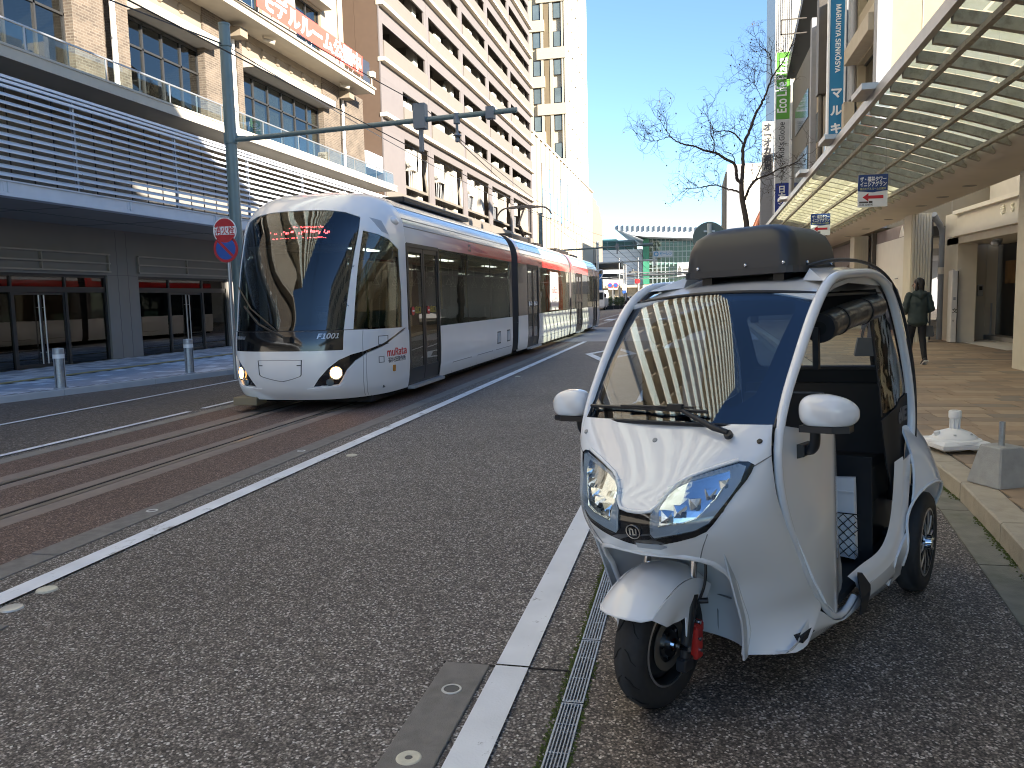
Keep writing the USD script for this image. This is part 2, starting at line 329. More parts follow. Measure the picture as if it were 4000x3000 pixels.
def line(name, label, x0, x1, segs, mat):
    g = G()
    for a, b in segs: 
        n = max(1, int((b-a)/1.5)); 
        for k in range(n): g.sheet([(x0, a+(b-a)*k/n, Z['mark']), (x1, a+(b-a)*k/n, Z['mark']), (x1, a+(b-a)*(k+1)/n, Z['mark']), (x0, a+(b-a)*(k+1)/n, Z['mark'])])
    return top(name, g, mat, label, 'road marking')
line('centre_line', 'long white line with worn crosswise ribs right of the tram track', -3.94, -3.785, [(-4, 29.3)], 'line_paint_dashed')
line('parking_line', 'wide white line running under the nose of the three-wheeler', -.865, -.715, [(-2, 3.348), (3.362, 28)], 'line_paint')
line('track_side_line', 'thin white line with a gap just left of the tram track', -7.72, -7.62, [(2, 11.0), (11.35, 29)], 'line_paint_dashed')
line('kerbside_line', 'thin white line farthest left, beside the blue-grey pavement', -9.78, -9.68, [(2, 29)], 'line_paint')
dm = Polygon([(-2.3, 20.36), (-1.55, 22.95), (-2.3, 25.55), (-3.03, 22.95)]); dm = dm.difference(Polygon([(-2.3, 20.36+.75), (-1.55-.2, 22.95), (-2.3, 25.55-.75), (-3.03+.2, 22.95)]))
top('diamond_marking', G().prism(dm, .006, Z['mark']), 'line_paint', 'white outlined diamond painted on the lane ahead of the crossing', 'road marking')
cw = thing('zebra_crossing', 'white crosswalk bars across the street beyond the pale stone crossing', 'crosswalk')
for k in range(9): put(cw, 'crosswalk_bar', flat(-9.6+k*1.22, -9.6+k*1.22+.62, 54.6, 58.0, Z['mark']), 'line_paint')
# drain in the gutter line
for k, (a, b) in enumerate([(1.7, 3.075), (3.085, 3.685), (3.695, 4.7), (4.71, 5.7), (5.71, 6.7), (6.71, 8.2)]):
    d = thing('drain_grate', ['steel slot drain grate piece nearest the camera', 'short steel slot grate piece beside the front tyre', 'steel slot grate piece running under the nose of the three-wheeler', 'steel slot grate piece under the three-wheeler floor', 'steel slot grate piece behind the rear of the three-wheeler', 'far steel slot grate piece beyond the three-wheeler'][k], 'drain grate')
    x0, x1 = -.522, -.434
    if k < 3:
        put(d, 'channel', flat(x0, x1, a, b, -.03), 'black_hole')
    for i in range(7):
        x = x0+.004+(x1-x0-.008)*i/6; w = .0035 if i in (0, 6) else .0022
        put(d, 'bar', G().box(x-w, x+w, a, b, -.02, .009), 'galvanised')
    y = a+.02
    while y < b: put(d, 'cross_rod', G().cyl((x0+.004, y, .003), (x1-.004, y, .003), .003, n=6), 'galvanised'); y += .2
    for y in (a+.003, b-.003): put(d, 'end_bar', G().box(x0, x1, y-.003, y+.003, -.02, .0085), 'galvanised')
random.seed(11); gm = G()
for k in range(2600):
    y = 1.7+random.random()**1.2*6.2; s = random.choice((-1, -1, 1)); x = (-.524-abs(random.gauss(0, .011)) if s < 0 else -.432+abs(random.gauss(0, .006)))
    if meshkit.noise(np.array([[x*3, y*1.6, 1.]]))[0] < (.30 if s < 0 else .5): continue
    r = random.uniform(.004, .011); a = random.random()*6; h = random.uniform(.004, .010)
    gm.add([(x+r*math.cos(a), y+r*math.sin(a), .001), (x+r*math.cos(a+2.1), y+r*math.sin(a+2.1), .001), (x+r*math.cos(a+4.2), y+r*math.sin(a+4.2), .001), (x, y, h)], [[0, 1, 3], [1, 2, 3], [2, 0, 3]])
for k in range(1500):                                     # along the foot of the right kerb and its gutter stones
    y = 3.5+random.random()*6; x = kx(y)-abs(random.gauss(0, .018)); r = random.uniform(.004, .012); a = random.random()*6
    if meshkit.noise(np.array([[x*2, y*2., 7.]]))[0] < .42: continue
    gm.add([(x+r*math.cos(a), y+r*math.sin(a), .012), (x+r*math.cos(a+2.1), y+r*math.sin(a+2.1), .012), (x+r*math.cos(a+4.2), y+r*math.sin(a+4.2), .012), (x, y, .018)], [[0, 1, 3], [1, 2, 3], [2, 0, 3]])
top('moss', gm, 'moss', 'green moss tufts along the drain edge and the kerb foot', 'moss', kind='stuff')
# small slab with two round markers
ms = thing('marker_slab', 'dark grey stone slab holding two round markers in the near road', 'stone slab')
put(ms, 'slab', G().box(-1.102, -.894, 1.5, 3.352, -.05, .010, bev=.004), 'slab')
put(ms, 'crack_joint', G().box(-1.115, -.80, 3.354, 3.364, -.03, .0035), 'groove')
put(ms, 'ring', G().lathe([(.034, .010), (.034, .0135), (.042, .0135), (.044, .010)], (-.997, 3.1, 0), n=32), pm('ring_metal', (.55, .55, .52), .4, metal=.4))
put(ms, 'ring_plate', G().cyl((-.997, 3.1, .008), (-.997, 3.1, .0115), .034, n=28), pm('plate_grey', (.10, .098, .092), .7))
put(ms, 'disc', G().lathe([(.014, .010), (.015, .0135), (.040, .0145), (.046, .012), (.047, .010)], (-1.0, 2.58, 0), n=32), pm('cream_disc', (.60, .56, .44), .6, var=.12, scale=40.))
put(ms, 'disc_centre', G().cyl((-1.0, 2.58, .006), (-1.0, 2.58, .0115), .0145, n=20), 'plate_grey')
top('road_crack', G().box(-.72, -.53, 3.36, 3.372, -.02, .0035), 'groove', 'dark crack across the asphalt from the white line to the drain', 'crack')
sl2 = thing('marker_slab', 'corner of a grey stone slab at the left edge of the near road', 'stone slab')
put(sl2, 'slab', G().box(-3.72, -3.50, 1.6, 3.37, -.05, .008, bev=.004), 'slab')
for k, (x, y, c, l) in enumerate([(-3.721, 3.863, 'cream_disc', 'round cream road stud below the centre line'), (-3.69, 3.579, 'ring_metal', 'round grey road stud nearest the left picture edge'), (-3.6, 7.95, 'cream_disc', 'small pale road stud halfway along the centre line'), (-3.62, 16.5, 'cream_disc', 'distant road stud beside the centre line')]):
    top('road_stud', G().lathe([(.001, .014), (.04, .013), (.055, .010), (.06, .001)], (x, y, 0), n=24), c, l, 'road stud')
for k, y in enumerate((5.55, 8.1)):
    top('slab_marker', G().lathe([(.03, .0095), (.032, .0125), (.045, .0125), (.047, .0095)], (-4.27, y, 0), n=24), 'ring_metal', ['round metal ring set in the track edging slab nearer the left edge', 'round metal ring set in the edging slab farther along'][k], 'slab marker')

# ---------------------------------------------------------------- right kerb, gutter stones and sidewalk
kb = thing('right_kerb', 'cream kerb stones along the right sidewalk behind the three-wheeler', 'kerb')
js = [2.4, 3.3, 4.35, 5.56, 6.72, 7.5, 8.6, 9.7]+list(np.arange(10.9, 46, 1.2))
for a, b in zip(js[:-1], js[1:]):
    a_, b_ = a+.006, b-.006
    g = G().hull([(kx(y)+dx, y, z) for y in (a_, b_) for dx, z in ((0, -.05), (0, .14), (.012, .152), (.20, .156), (.212, .15), (.212, -.05))])
    put(kb, 'kerb_stone', g, 'kerb_stone')
gs = thing('gutter_stones', 'mossy grey gutter slabs at the foot of the right kerb', 'gutter')
js = [2.0, 3.3, 4.2, 5.125, 6.396, 7.5, 8.7, 9.9]+list(np.arange(11.1, 40, 1.2))
for a, b in zip(js[:-1], js[1:]):
    put(gs, 'gutter_stone', G().hull([(kx(y)+dx, y, z) for y in (a+.008, b-.008) for dx in (-.21, -.004) for z in (-.05, .010)]), 'gutter_stone')
SW = .158
def rx(x, y): return x+.02*y
g = G(); ys = list(np.arange(-20, 6, 1.))+list(np.arange(6, 47, 1.6))
for a, b in zip(ys[:-1], ys[1:]): g.sheet([(kx(a)+.2, a, SW-.006), (12, a, SW-.006), (12, b, SW-.006), (kx(b)+.2, b, SW-.006)])
sidewalk = top('right_sidewalk', g, 'grout', kind='structure')
random.seed(5); cnt = 0; rest = {k: G() for k in 'abcde'}
TH_ = math.radians(-1.2)
row = 0
y = 5.0
while y < 45:
    W = .30 if y < 12 else .30; L0 = .60
    x = kx(y)+.225+random.random()*.5-.5
    while x < 10.6:
        L = random.choice((.3, .45, .6, .6, .75)); x0, x1 = max(x, kx(y)+.222), x+L
        if x1-x0 > .06:
            c = random.choices('abcde', (5, 5, 4, 3, 1))[0]; d = random.uniform(-.0015, .0015)
            px = (x0-.15*y)
            if y < 17 and cnt < 298 and px < 4.2: put(sidewalk, 'paver', G().box(x0+.003, x1-.003, y+.003, y+W-.003, SW-.03, SW+.002+d), 'paver_'+c); cnt += 1
            else: rest[c].sheet([(x0+.003, y+.003, SW+.002+d), (x1-.003, y+.003, SW+.002+d), (x1-.003, y+W-.003, SW+.002+d), (x0+.003, y+W-.003, SW+.002+d)])
        x += L
    y += W; row += 1
for k, g in rest.items(): put(sidewalk, 'far_pavers', g, 'paver_'+k, kind='stuff')
# left sidewalk
g = G(); ys = list(np.arange(-60, 30, 1.5))+[30, 60, 140]
for a, b in zip(ys[:-1], ys[1:]): g.sheet([(-17, a, .114), (lkx(a)-.16, a, .114), (lkx(b)-.16, b, .114), (-17, b, .114)])
lsw = top('left_sidewalk', g, 'grout', kind='structure')
lk = thing('left_kerb', 'pale grey kerb along the blue-grey pavement on the far side', 'kerb')
ys = np.arange(3., 60, 2.)
for a, b in zip(ys[:-1], ys[1:]):
    put(lk, 'kerb_stone', G().hull([(lkx(y)+dx, y, z) for y in (a+.006, b-.006) for dx, z in ((0, -.05), (-.01, .112), (-.02, .12), (-.17, .12), (-.17, -.05))]), 'kerb_left')
rest = {k: G() for k in 'abcd'}; random.seed(9); cnt = 0
for i in range(0, 110):
    y = 6+i*.3; x = -16.85+(i % 2)*.15
    while x < lkx(y)-.18:
        x1 = min(x+.3, lkx(y)-.18); dens = meshkit.noise(np.array([[x*.9, y*.35, 3.]]))[0]
        c = 'c' if random.random() < .25+.5*(dens > .6) else random.choice('aabbbd')
        if -14.35 < x < -14.05: 
            x = x1; continue
        rest[c].sheet([(x+.004, y+.004, .12), (x1-.004, y+.004, .12), (x1-.004, y+.296, .12), (x+.004, y+.296, .12)])
        x = x1
for k, g in rest.items(): put(lsw, 'pavers', g, 'left_paver_'+k, kind='stuff')
put(lsw, 'tactile_strip', flat(-14.33, -14.06, 4, 38, .122, 12), 'tactile')
# ---------------------------------------------------------------- building materials
pm('shop_wall', (.21, .195, .175), .75, var=.07, scale=1.2)
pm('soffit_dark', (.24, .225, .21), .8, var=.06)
pm('frame_dark', (.028, .027, .026), .45)
pm('grille_metal', (.32, .295, .25), .5, metal=.2)
pm('louver', (.64, .66, .70), .42, metal=.0, var=.05)
pm('beam_steel', (.50, .53, .57), .45, metal=.0, var=.06)
pm('slab_cream', (0.425, 0.383, 0.315), .75, var=.06, dirt=.15, dcol=(.35, .3, .24))
pm('band_tan', (0.232, 0.188, 0.136), .7, var=.08)
pm('upper_wall', (0.288, 0.240, 0.176), .75, var=.08)
pm('pipe_white', (.72, .66, .60), .45, var=.04)
pm('steel_post', (.45, .45, .45), .35, metal=.7)
pm('banner_red', (.80, .085, .06), .6, var=.04)
pm('white_sign', (.80, .79, .77), .55, var=.03)
def brickmat(name, c1, c2, mo, sc):
    n = {'tc': ('geometry', {}), 'x': ('separate_xyz', {}), 'a': ('math', {'math_type': 'add'}), 'c': ('combine_xyz', {}), 'bk': ('brick_texture', {'color1': c1, 'color2': c2, 'mortar': mo, 'scale': sc, 'mortar_size': .012, 'brick_width': .23, 'row_height': .075, 'bias': -.1}),
         'p': ('principled_bsdf', {'roughness': .85}), 'b': ('bump', {'strength': .5, 'distance': .01}), 'n': ('noise_texture', {'scale': 2., 'detail': 5.}), 'm': ('map_range', {'from_min': .3, 'from_max': .7, 'to_min': .8, 'to_max': 1.2}), 'h': ('hsv', {})}
    l = [('tc.position', 'x.vector'), ('x.x', 'a.value1'), ('x.y', 'a.value2'), ('a.value', 'c.x'), ('x.z', 'c.y'), ('c.vector', 'bk.vector'), ('bk.color', 'h.color'), ('tc.position', 'n.vector'), ('n.fac', 'm.value'), ('m.result', 'h.value'), ('h.color', 'p.base_color'), ('bk.fac', 'b.height'), ('b.normal', 'p.normal')]
    M[name] = usdkit.material(stage, '/World/Looks/'+name, n, l, surface='p.BSDF')
brickmat('brick_tan', (.13, .097, .070), (.078, .057, .042), (.155, .13, .10), 1.)
glass('window_glass', (.42, .46, .46), (1, 1, 1), ior=1.75, wav=.012, wscale=.8)
glass('shop_glass', (.30, .31, .30), (1, 1, 1), ior=1.7, wav=.008, wscale=.7)
glass('clear_pane', (.82, .88, .88), ior=1.5)
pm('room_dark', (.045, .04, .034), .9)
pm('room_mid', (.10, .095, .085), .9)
pm('room_blind', (.42, .37, .27), .9)
XA = -16.85
# ---------------------------------------------------------------- A: brick commercial building with louvre band
A = thing('brick_building', 'brick and cream commercial building with a grey louvre band and red banner', 'building', (0, 0, 0))
# ground floor wall with two glazed shop fronts (and one towards the camera, out of view)
ops = [(4.9, 8.9), (10.6, 14.9), (16.6, 20.68), (22.04, 26.95), (28.3, 33.0)]
ops[2] = (15.6, 20.68)
wall = Polygon([(-40, .1), (37, .1), (37, 3.98), (-40, 3.98)])
for a, b in ops: wall = wall.difference(sbox(a, .05, b, 2.60))
put(A, 'ground_wall', G().prism(wall, 0, .35, frame((XA, 0, 0), (0, 1, 0), (0, 0, 1), (-1, 0, 0))), 'shop_wall')
for y in (20.68+.45, 20.68+.9, 14.95+.3): put(A, 'wall_joint', G().box(XA+.0005, XA+.003, y-.004, y+.004, .12, 3.9), 'frame_dark')
put(A, 'wall_joint', G().box(XA+.0005, XA+.003, 20.7, 22.0, 2.60, 2.608), 'frame_dark')
for a, b in ops:
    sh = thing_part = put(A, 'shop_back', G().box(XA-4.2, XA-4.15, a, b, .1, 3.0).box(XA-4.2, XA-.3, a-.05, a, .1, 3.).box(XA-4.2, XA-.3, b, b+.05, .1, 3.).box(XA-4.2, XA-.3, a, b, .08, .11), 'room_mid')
    fr = G(); xs = XA-.12
    fr.box(xs-.05, xs+.05, a, b, 2.52, 2.60).box(xs-.05, xs+.05, a, b, 2.10, 2.25).box(xs-.05, xs+.05, a, a+.06, .12, 2.52).box(xs-.05, xs+.05, b-.06, b, .12, 2.52)
    d0, d1 = (17.27, 19.1) if a == ops[2][0] else ((23.62, 25.48) if a == ops[3][0] else ((a+b)/2-.9, (a+b)/2+.9))
    for y in (d0, d1): fr.box(xs-.05, xs+.05, y-.045, y+.045, .12, 2.10).box(xs-.045, xs+.045, y-.03, y+.03, 2.25, 2.52)
    put(A, 'shop_frame', fr, 'frame_dark')
    for p, q, z0, z1 in ((a+.06, d0-.045, .14, 2.10), (d1+.045, b-.06, .14, 2.10), (a+.06, d0-.03, 2.25, 2.52), (d0+.03, d1-.03, 2.25, 2.52), (d1+.03, b-.06, 2.25, 2.52)):
        put(A, 'shop_pane', G().box(xs-.006, xs+.006, p, q, z0, z1), 'shop_glass')
    mid = (d0+d1)/2
    for s, p, q in ((-1, d0+.045, mid-.005), (1, mid+.005, d1-.045)):
        dr = put(A, 'glass_door', G().prism(sbox(p, .13, q, 2.09).difference(sbox(p+.05, .21, q-.05, 2.03)), -.02, .02, frame((xs, 0, 0), (0, 1, 0), (0, 0, 1), (1, 0, 0))), 'frame_dark')
        put(dr, 'door_pane', G().box(xs-.005, xs+.005, p+.05, q-.05, .21, 2.03), 'shop_glass')
        put(dr, 'door_handle', G().cyl((xs+.07, mid+s*.09, .2), (xs+.07, mid+s*.09, 2.03), .018, n=10).cyl((xs, mid+s*.09, .5), (xs+.07, mid+s*.09, .5), .01, n=6).cyl((xs, mid+s*.09, 1.7), (xs+.07, mid+s*.09, 1.7), .01, n=6), 'steel_post')
    # shutter rail grille above
    gr = G(); xg = XA+.09
    for z in (2.70, 2.94, 3.20): gr.box(xg-.05, xg+.02, a-.05, b+.06, z-.022, z+.022)
    for y in (a-.02, b+.03, (a+b)/2+(.0 if a != ops[2][0] else .05)): gr.box(XA+.001, xg-.01, y-.02, y+.02, 2.70, 3.2)
    put(A, 'grille', gr, 'grille_metal')
put(A, 'soffit', G().box(XA-.3, -13.45, -40, 36.6, 3.95, 4.02), 'soffit_dark')
for y in (12.2, 16.0, 19.6, 23.3, 27.): put(A, 'soffit_joint', G().box(XA, -13.5, y-.006, y+.006, 3.943, 3.949), 'frame_dark')
put(A, 'soffit_joint', G().box(-15.3, -15.29, -40, 36.6, 3.943, 3.949), 'frame_dark')
# louvre band
XL = -13.42
put(A, 'edge_beam', G().box(XL-.25, XL+.02, -40, 36.3, 3.925, 3.985).box(XL-.08, XL-.02, -40, 36.3, 3.985, 4.22).box(XL-.22, XL+.01, -40, 36.3, 4.22, 4.25), 'beam_steel')
joints = [-10+3.65*i for i in range(14)]; joints = [15.86+3.62*i for i in range(-6, 7)]
bls = 11
for p, q in zip(joints[:-1], joints[1:]):
    q = min(q, 36.2)
    if q <= p: continue
    for k in range(bls):
        z = 4.36+k*.158
        put(A, 'louver_blade', G().hull([(XL+dx, y, z+dz) for y in (p+.012, q-.012) for dx, dz in ((.055, -.052), (.06, -.03), (-.06, .052), (-.066, .03))]), 'louver')
    for y in (p,):
        put(A, 'louver_post', G().box(XL-.13, XL-.065, y-.03, y+.03, 4.25, 6.32), 'beam_steel')
        put(A, 'splice_plate', G().box(XL-.02, XL-.012, y+1.5, y+1.74, 4.02, 4.19).box(XL-.012, XL+.012, y+1.59, y+1.65, 4.0, 4.21), 'beam_steel')
    for y in np.arange(p+.6, q, .6): put(A, 'louver_bracket', G().box(XL-.085, XL-.07, y-.012, y+.012, 4.25, 6.3), 'frame_dark')
for z in (6.10, 6.20, 6.29): put(A, 'top_rail', G().box(XL-.03, XL+.03, -12, 36.2, z-.028, z+.028), 'louver')
put(A, 'louver_backing', G().box(XA+.2, XA+.25, -40, 36.5, 4.05, 6.7), 'shop_wall')
# balcony slab
put(A, 'balcony_slab', G().box(-16.9, -13.62, -40, 36.2, 6.75, 6.92).box(-13.62, -13.52, -40, 36.25, 6.72, 6.95), 'slab_cream')
put(A, 'slab_flashing', G().box(-13.66, -13.50, -40, 36.3, 6.95, 7.0), 'slab_cream')
for y in (17.6, 22.0, 26.5, 31.): put(A, 'soffit_lamp', G().cyl((-14.6, y-.3, 6.68), (-14.6, y+.15, 6.68), .05, n=10).cyl((-14.6, y+.15, 6.68), (-14.6, y+.25, 6.66), .07, .08, n=12), 'slab_cream')
def railing(par, x, y0, y1, zb, zt, sp):
    put(par, 'hand_rail', G().box(x-.02, x+.02, y0, y1, zt-.018, zt+.018), 'steel_post')
    y = y0
    while y <= y1:
        put(par, 'rail_post', G().box(x-.012, x+.012, y-.02, y+.02, zb, zt), 'steel_post'); y += sp
    for y in np.arange(y0, y1-.2, sp*2): put(par, 'rail_glass', G().box(x+.02, x+.03, y+.04, min(y+sp*2-.04, y1), zb+.06, zt-.05), 'clear_pane')
railing(A, -13.62, -2, 36, 6.95, 7.53, 1.2)
# upper floor
XU = -15.5
def pier(y0, y1, z0=6.9, z1=11.3, x=XU): put(A, 'brick_pier', G().box(-17.2, x, y0, y1, z0, z1), 'brick_tan')
wins = [(9.4, 13.6), (14.6, 18.48), (20.62, 24.27), (26.6, 32.95)]
for (a, b), (mull, blind) in zip(wins, [((3,), .3), ((3,), .35), ((3,), .2), ((5,), .9)]):
    n = mull[0]+1; xw = XU-.28
    fr = G().box(xw-.05, xw+.03, a, b, 9.86, 9.95).box(xw-.05, xw+.03, a, b, 9.12, 9.18)
    for i in range(n+1):
        y = a+(b-a)*i/n; fr.box(xw-.05, xw+.03, y-.03, y+.03, 6.95, 9.9)
    w = put(A, 'window', fr, 'frame_dark')
    for i in range(n):
        y0, y1 = a+(b-a)*i/n+.03, a+(b-a)*(i+1)/n-.03
        for z0, z1 in ((6.95, 9.12), (9.18, 9.86)): put(w, 'pane', G().box(xw-.02, xw-.012, y0, y1, z0, z1), 'window_glass')
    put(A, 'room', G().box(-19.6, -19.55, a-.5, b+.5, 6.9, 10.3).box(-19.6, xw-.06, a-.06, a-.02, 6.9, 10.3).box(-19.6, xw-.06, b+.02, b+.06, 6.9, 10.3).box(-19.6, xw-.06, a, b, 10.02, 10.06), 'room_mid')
    if blind > .5:
        for i in range(n):
            if i in (1, 2, 3, 5): put(A, 'roller_blind', G().box(xw-.12, xw-.115, a+(b-a)*i/n+.04, a+(b-a)*(i+1)/n-.04, 7.2+(.0 if i % 2 else .5), 9.9), 'room_blind')
    put(A, 'lintel_band', G().box(-17., XU-.06, a-.02, b+.02, 10.08, 11.3), 'band_tan')
    put(A, 'sunshade', G().box(XU-.3, XU+.42, a+.1, b+.35, 10.0, 10.28), 'slab_cream')
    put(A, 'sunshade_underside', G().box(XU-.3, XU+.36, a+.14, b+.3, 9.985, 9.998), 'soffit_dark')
    for y in np.arange(a+.5, b, 1.05): put(A, 'round_vent', G().lathe([(.0, .05), (.13, .06), (.16, .02), (.16, -.05)], (XU-.06, y, 10.85), 'x', 14), 'band_tan')
for y0, y1 in ((13.6, 14.6), (18.48, 19.62), (20.12, 20.62), (24.27, 25.7), (26.22, 26.6), (32.95, 34.62), (35.2, 37.3)): pier(y0, y1)
pier(9.0, 9.4); pier(-40, 9.0)
for y0, y1, yp in ((19.62, 20.12, 20.02), (25.7, 26.22, 26.03), (34.62, 35.2, 35.0)):
    put(A, 'pipe_recess', G().box(-17., XU-.5, y0, y1, 6.9, 11.3), 'frame_dark')
    put(A, 'downpipe', G().cyl((XU-.02, yp, 6.95), (XU-.02, yp, 11.1), .075, n=12), 'pipe_white')
    for z in (7.6, 9.0, 10.3): put(A, 'pipe_clamp', G().cyl((XU-.02, yp, z-.03), (XU-.02, yp, z+.03), .085, n=12), 'steel_post')
    put(A, 'beam_end', G().box(XU, XU+.5, y0+.0, y1-.05, 10.75, 11.05), 'band_tan')
put(A, 'top_beam', G().box(-17.2, XU-.03, -40, 37.2, 11.0, 11.28).box(-17.2, -16.4, 37.26, 37.28, 6.9, 11.3), 'band_tan')
# upper slab, railing glass and banner
put(A, 'upper_slab', G().box(-17.5, -14.55, -40, 36.2, 11.25, 11.38).box(-14.58, -14.45, -40, 36.25, 11.2, 11.42).box(-14.5, -14.38, -40, 36.3, 11.42, 11.50), 'slab_cream')
for y in (27.4, 33.9): put(A, 'slab_lamp', G().cyl((-15.1, y, 11.12), (-14.75, y+.2, 11.02), .06, .09, n=10).cyl((-15.1, y, 11.12), (-15.1, y, 11.25), .03, n=8), 'slab_cream')
for y in np.arange(10, 36, 1.3): put(A, 'upper_rail_post', G().box(-14.47, -14.45, y-.02, y+.02, 11.5, 12.5), 'steel_post')
for a, b in ((22., 25.75), (34.95, 35.75)): put(A, 'upper_rail_glass', G().box(-14.46, -14.445, a, b, 11.55, 12.5), 'clear_pane')
put(A, 'camera_box', G().box(-14.5, -14.3, 35.8, 36.1, 11.9, 12.15).box(-14.46, -14.42, 35.9, 35.94, 11.45, 11.9), 'slab_cream')
ban = put(A, 'banner', G().box(-14.42, -14.405, 25.85, 34.85, 11.68, 12.52), 'banner_red')
put(ban, 'banner_lettering', text_g('モデルルーム公開中', .6, frame((-14.404, 26.1, 11.83), (0, 1, 0), (0, 0, 1), (1, 0, 0)), .004, bold=3, width=8.5), 'white_sign')
for y in np.arange(25.9, 34.9, 1.3): put(ban, 'banner_tie', G().cyl((-14.41, y, 11.5), (-14.42, y+.1, 11.7), .008, n=5), 'white_sign')
up = Polygon([(-8, 11.4), (37.2, 11.4), (37.2, 18.5), (-8, 18.5)])
for y in (22, 27.2, 32.4): up = up.difference(sbox(y, 12.3, y+2.4, 14.6)).difference(sbox(y, 15.6, y+2.4, 17.6))
put(A, 'upper_wall', G().prism(up, 0, .3, frame((-16.3, 0, 0), (0, 1, 0), (0, 0, 1), (-1, 0, 0))), 'upper_wall')
for y in (22, 27.2, 32.4):
    for z0, z1 in ((12.3, 14.6), (15.6, 17.6)):
        w = put(A, 'upper_window', G().prism(sbox(y, z0, y+2.4, z1).difference(sbox(y+.06, z0+.06, y+1.17, z1-.06)).difference(sbox(y+1.23, z0+.06, y+2.34, z1-.06)), -.2, -.12, frame((-16.3, 0, 0), (0, 1, 0), (0, 0, 1), (1, 0, 0))), 'frame_dark')
        put(w, 'pane', G().box(-16.47, -16.46, y+.05, y+2.35, z0+.05, z1-.05), 'window_glass')
        put(A, 'window_hood', G().box(-16.3, -15.8, y-.2, y+2.6, z1+.1, z1+.3), 'slab_cream')
put(A, 'upper_core', G().box(-30, -16.62, -8, 37.15, 11.3, 18.4).box(-16.6, -16.59, 20, 37, 11.5, 18.4), 'band_tan')
put(A, 'end_wall', G().box(-30, -16.4, 36.9, 37.25, .1, 18.4), 'upper_wall')
put(A, 'upper_pipe', G().cyl((-16.2, 36.6, 11.5), (-16.2, 36.6, 18.4), .08, n=10), 'pipe_white')
# the residential tower above: slab edges, greenish balcony glass, brown walls (out of frame, seen in the reflections)
pm('tower_edge', (.70, .64, .52), .7); pm('balcony_glass', (.56, .60, .52), .15, var=.06); pm('tower_wall_brown', (.34, .27, .185), .7, var=.06)
put(A, 'tower_core', G().box(-30, -16.9, -14, 36.8, 18.4, 70), 'tower_wall_brown')
for k in range(16):
    z = 18.6+k*3.15
    put(A, 'tower_slab', G().box(-16.9, -15.0, -14, 36.5, z-.14, z+.16), 'tower_edge')
    put(A, 'balcony_panel', G().box(-15.10, -15.06, -13.9, 36.4, z+.2, z+1.25), 'balcony_glass')
    put(A, 'balcony_rail', G().box(-15.12, -15.04, -14, 36.5, z+1.25, z+1.32), 'tower_edge')
for y in np.arange(2, 37, 5.9): put(A, 'tower_fin', G().box(-16.9, -15.3, y-.12, y+.12, 18.4, 70), 'tower_wall_brown')
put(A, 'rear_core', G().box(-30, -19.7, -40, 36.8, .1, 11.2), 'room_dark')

# ---------------------------------------------------------------- B: open parking structure
pm('panel_mauve', (0.151, 0.131, 0.124), .6, var=.04, rand=.03)
pm('panel_taupe', (0.169, 0.144, 0.119), .6, var=.04, rand=.04)
pm('end_brown', (0.102, 0.066, 0.044), .6, var=.06)
pm('ledge_cream', (0.594, 0.522, 0.396), .65, var=.03)
pm('white_column', (.42, .38, .32), .9, var=.12, scale=8., bump=.8, bscale=12.)
pm('concrete_in', (.15, .13, .105), .9, var=.12)
pm('ac_white', (.46, .43, .37), .5)
B = thing('parking_structure', 'tall taupe parking structure with open decks and cream ledges', 'building')
XB, YB0, YB1 = -15.5, 39.8, 79.5
bays = [39.85, 47.45, 54.9, 62.2, 70.0, 79.4]; FL = [11.14+2.737*i for i in range(10)]
XI = XB-.05
for j, z in enumerate(FL):
    put(B, 'ledge', G().box(XB-.1, XB+.28, YB0-.05, YB1+.05, z-.10, z+.10), 'ledge_cream')
    zt = z+2.737
    for i, (a, b) in enumerate(zip(bays[:-1], bays[1:])):
        a0 = a+.45; b0 = b-.4
        if j == 0 and i == 0: a0 = 43.0
        put(B, 'parapet_panel', G().box(XB-.06, XB+.05, a0+.02, b0+.3, z+.10, z+1.08), 'panel_taupe')
        put(B, 'head_panel', G().box(XB-.1, XB, a+.012, b-.012, z+1.9, zt-.1), 'panel_mauve')
        put(B, 'post_panel', G().box(XB-.1, XB-.002, b0, b-.012, z+.1, z+1.9), 'panel_mauve')
        put(B, 'post_panel', G().box(XB-.1, XB-.002, a+.012, a0, z+.1, z+1.9), 'panel_mauve')
        put(B, 'column', G().box(XB-1.0, XB-.45, b0-.75, b0-.08, z-.2, zt-.3), 'white_column')
        r = random.random()
        if r < .68:
            yc = a0+(b0-a0)*random.uniform(.32, .5)
            put(B, 'vent_fan', G().lathe([(0, .16), (.34, .2), (.4, .1), (.4, -.2)], (XB-.55, yc, z+1.35), 'x', 16).box(XB-.7, XB-.4, yc+.45, yc+1.1, z+.95, z+1.8), 'ac_white')
            put(B, 'rod', G().box(XB-.5, XB-.46, yc+.2, yc+.25, z+1.0, z+1.9), 'steel_post')
        elif r < .9:
            yc = b0-1.9
            put(B, 'brace', G().tube([(XB-.6, yc-.8, z+.9), (XB-.6, yc, z+1.85), (XB-.6, yc+.7, z+.9)], .14, 4), 'white_column')
    put(B, 'deck', G().box(XB-16, XB-.11, YB0+.3, YB1, z-.28, z+.02), 'concrete_in')
    for y in np.arange(YB0+1.5, YB1, 2.5): put(B, 'deck_beam', G().box(XB-16, XB-.9, y-.15, y+.15, zt-.7, zt-.28), 'concrete_in')
zf = 7.45
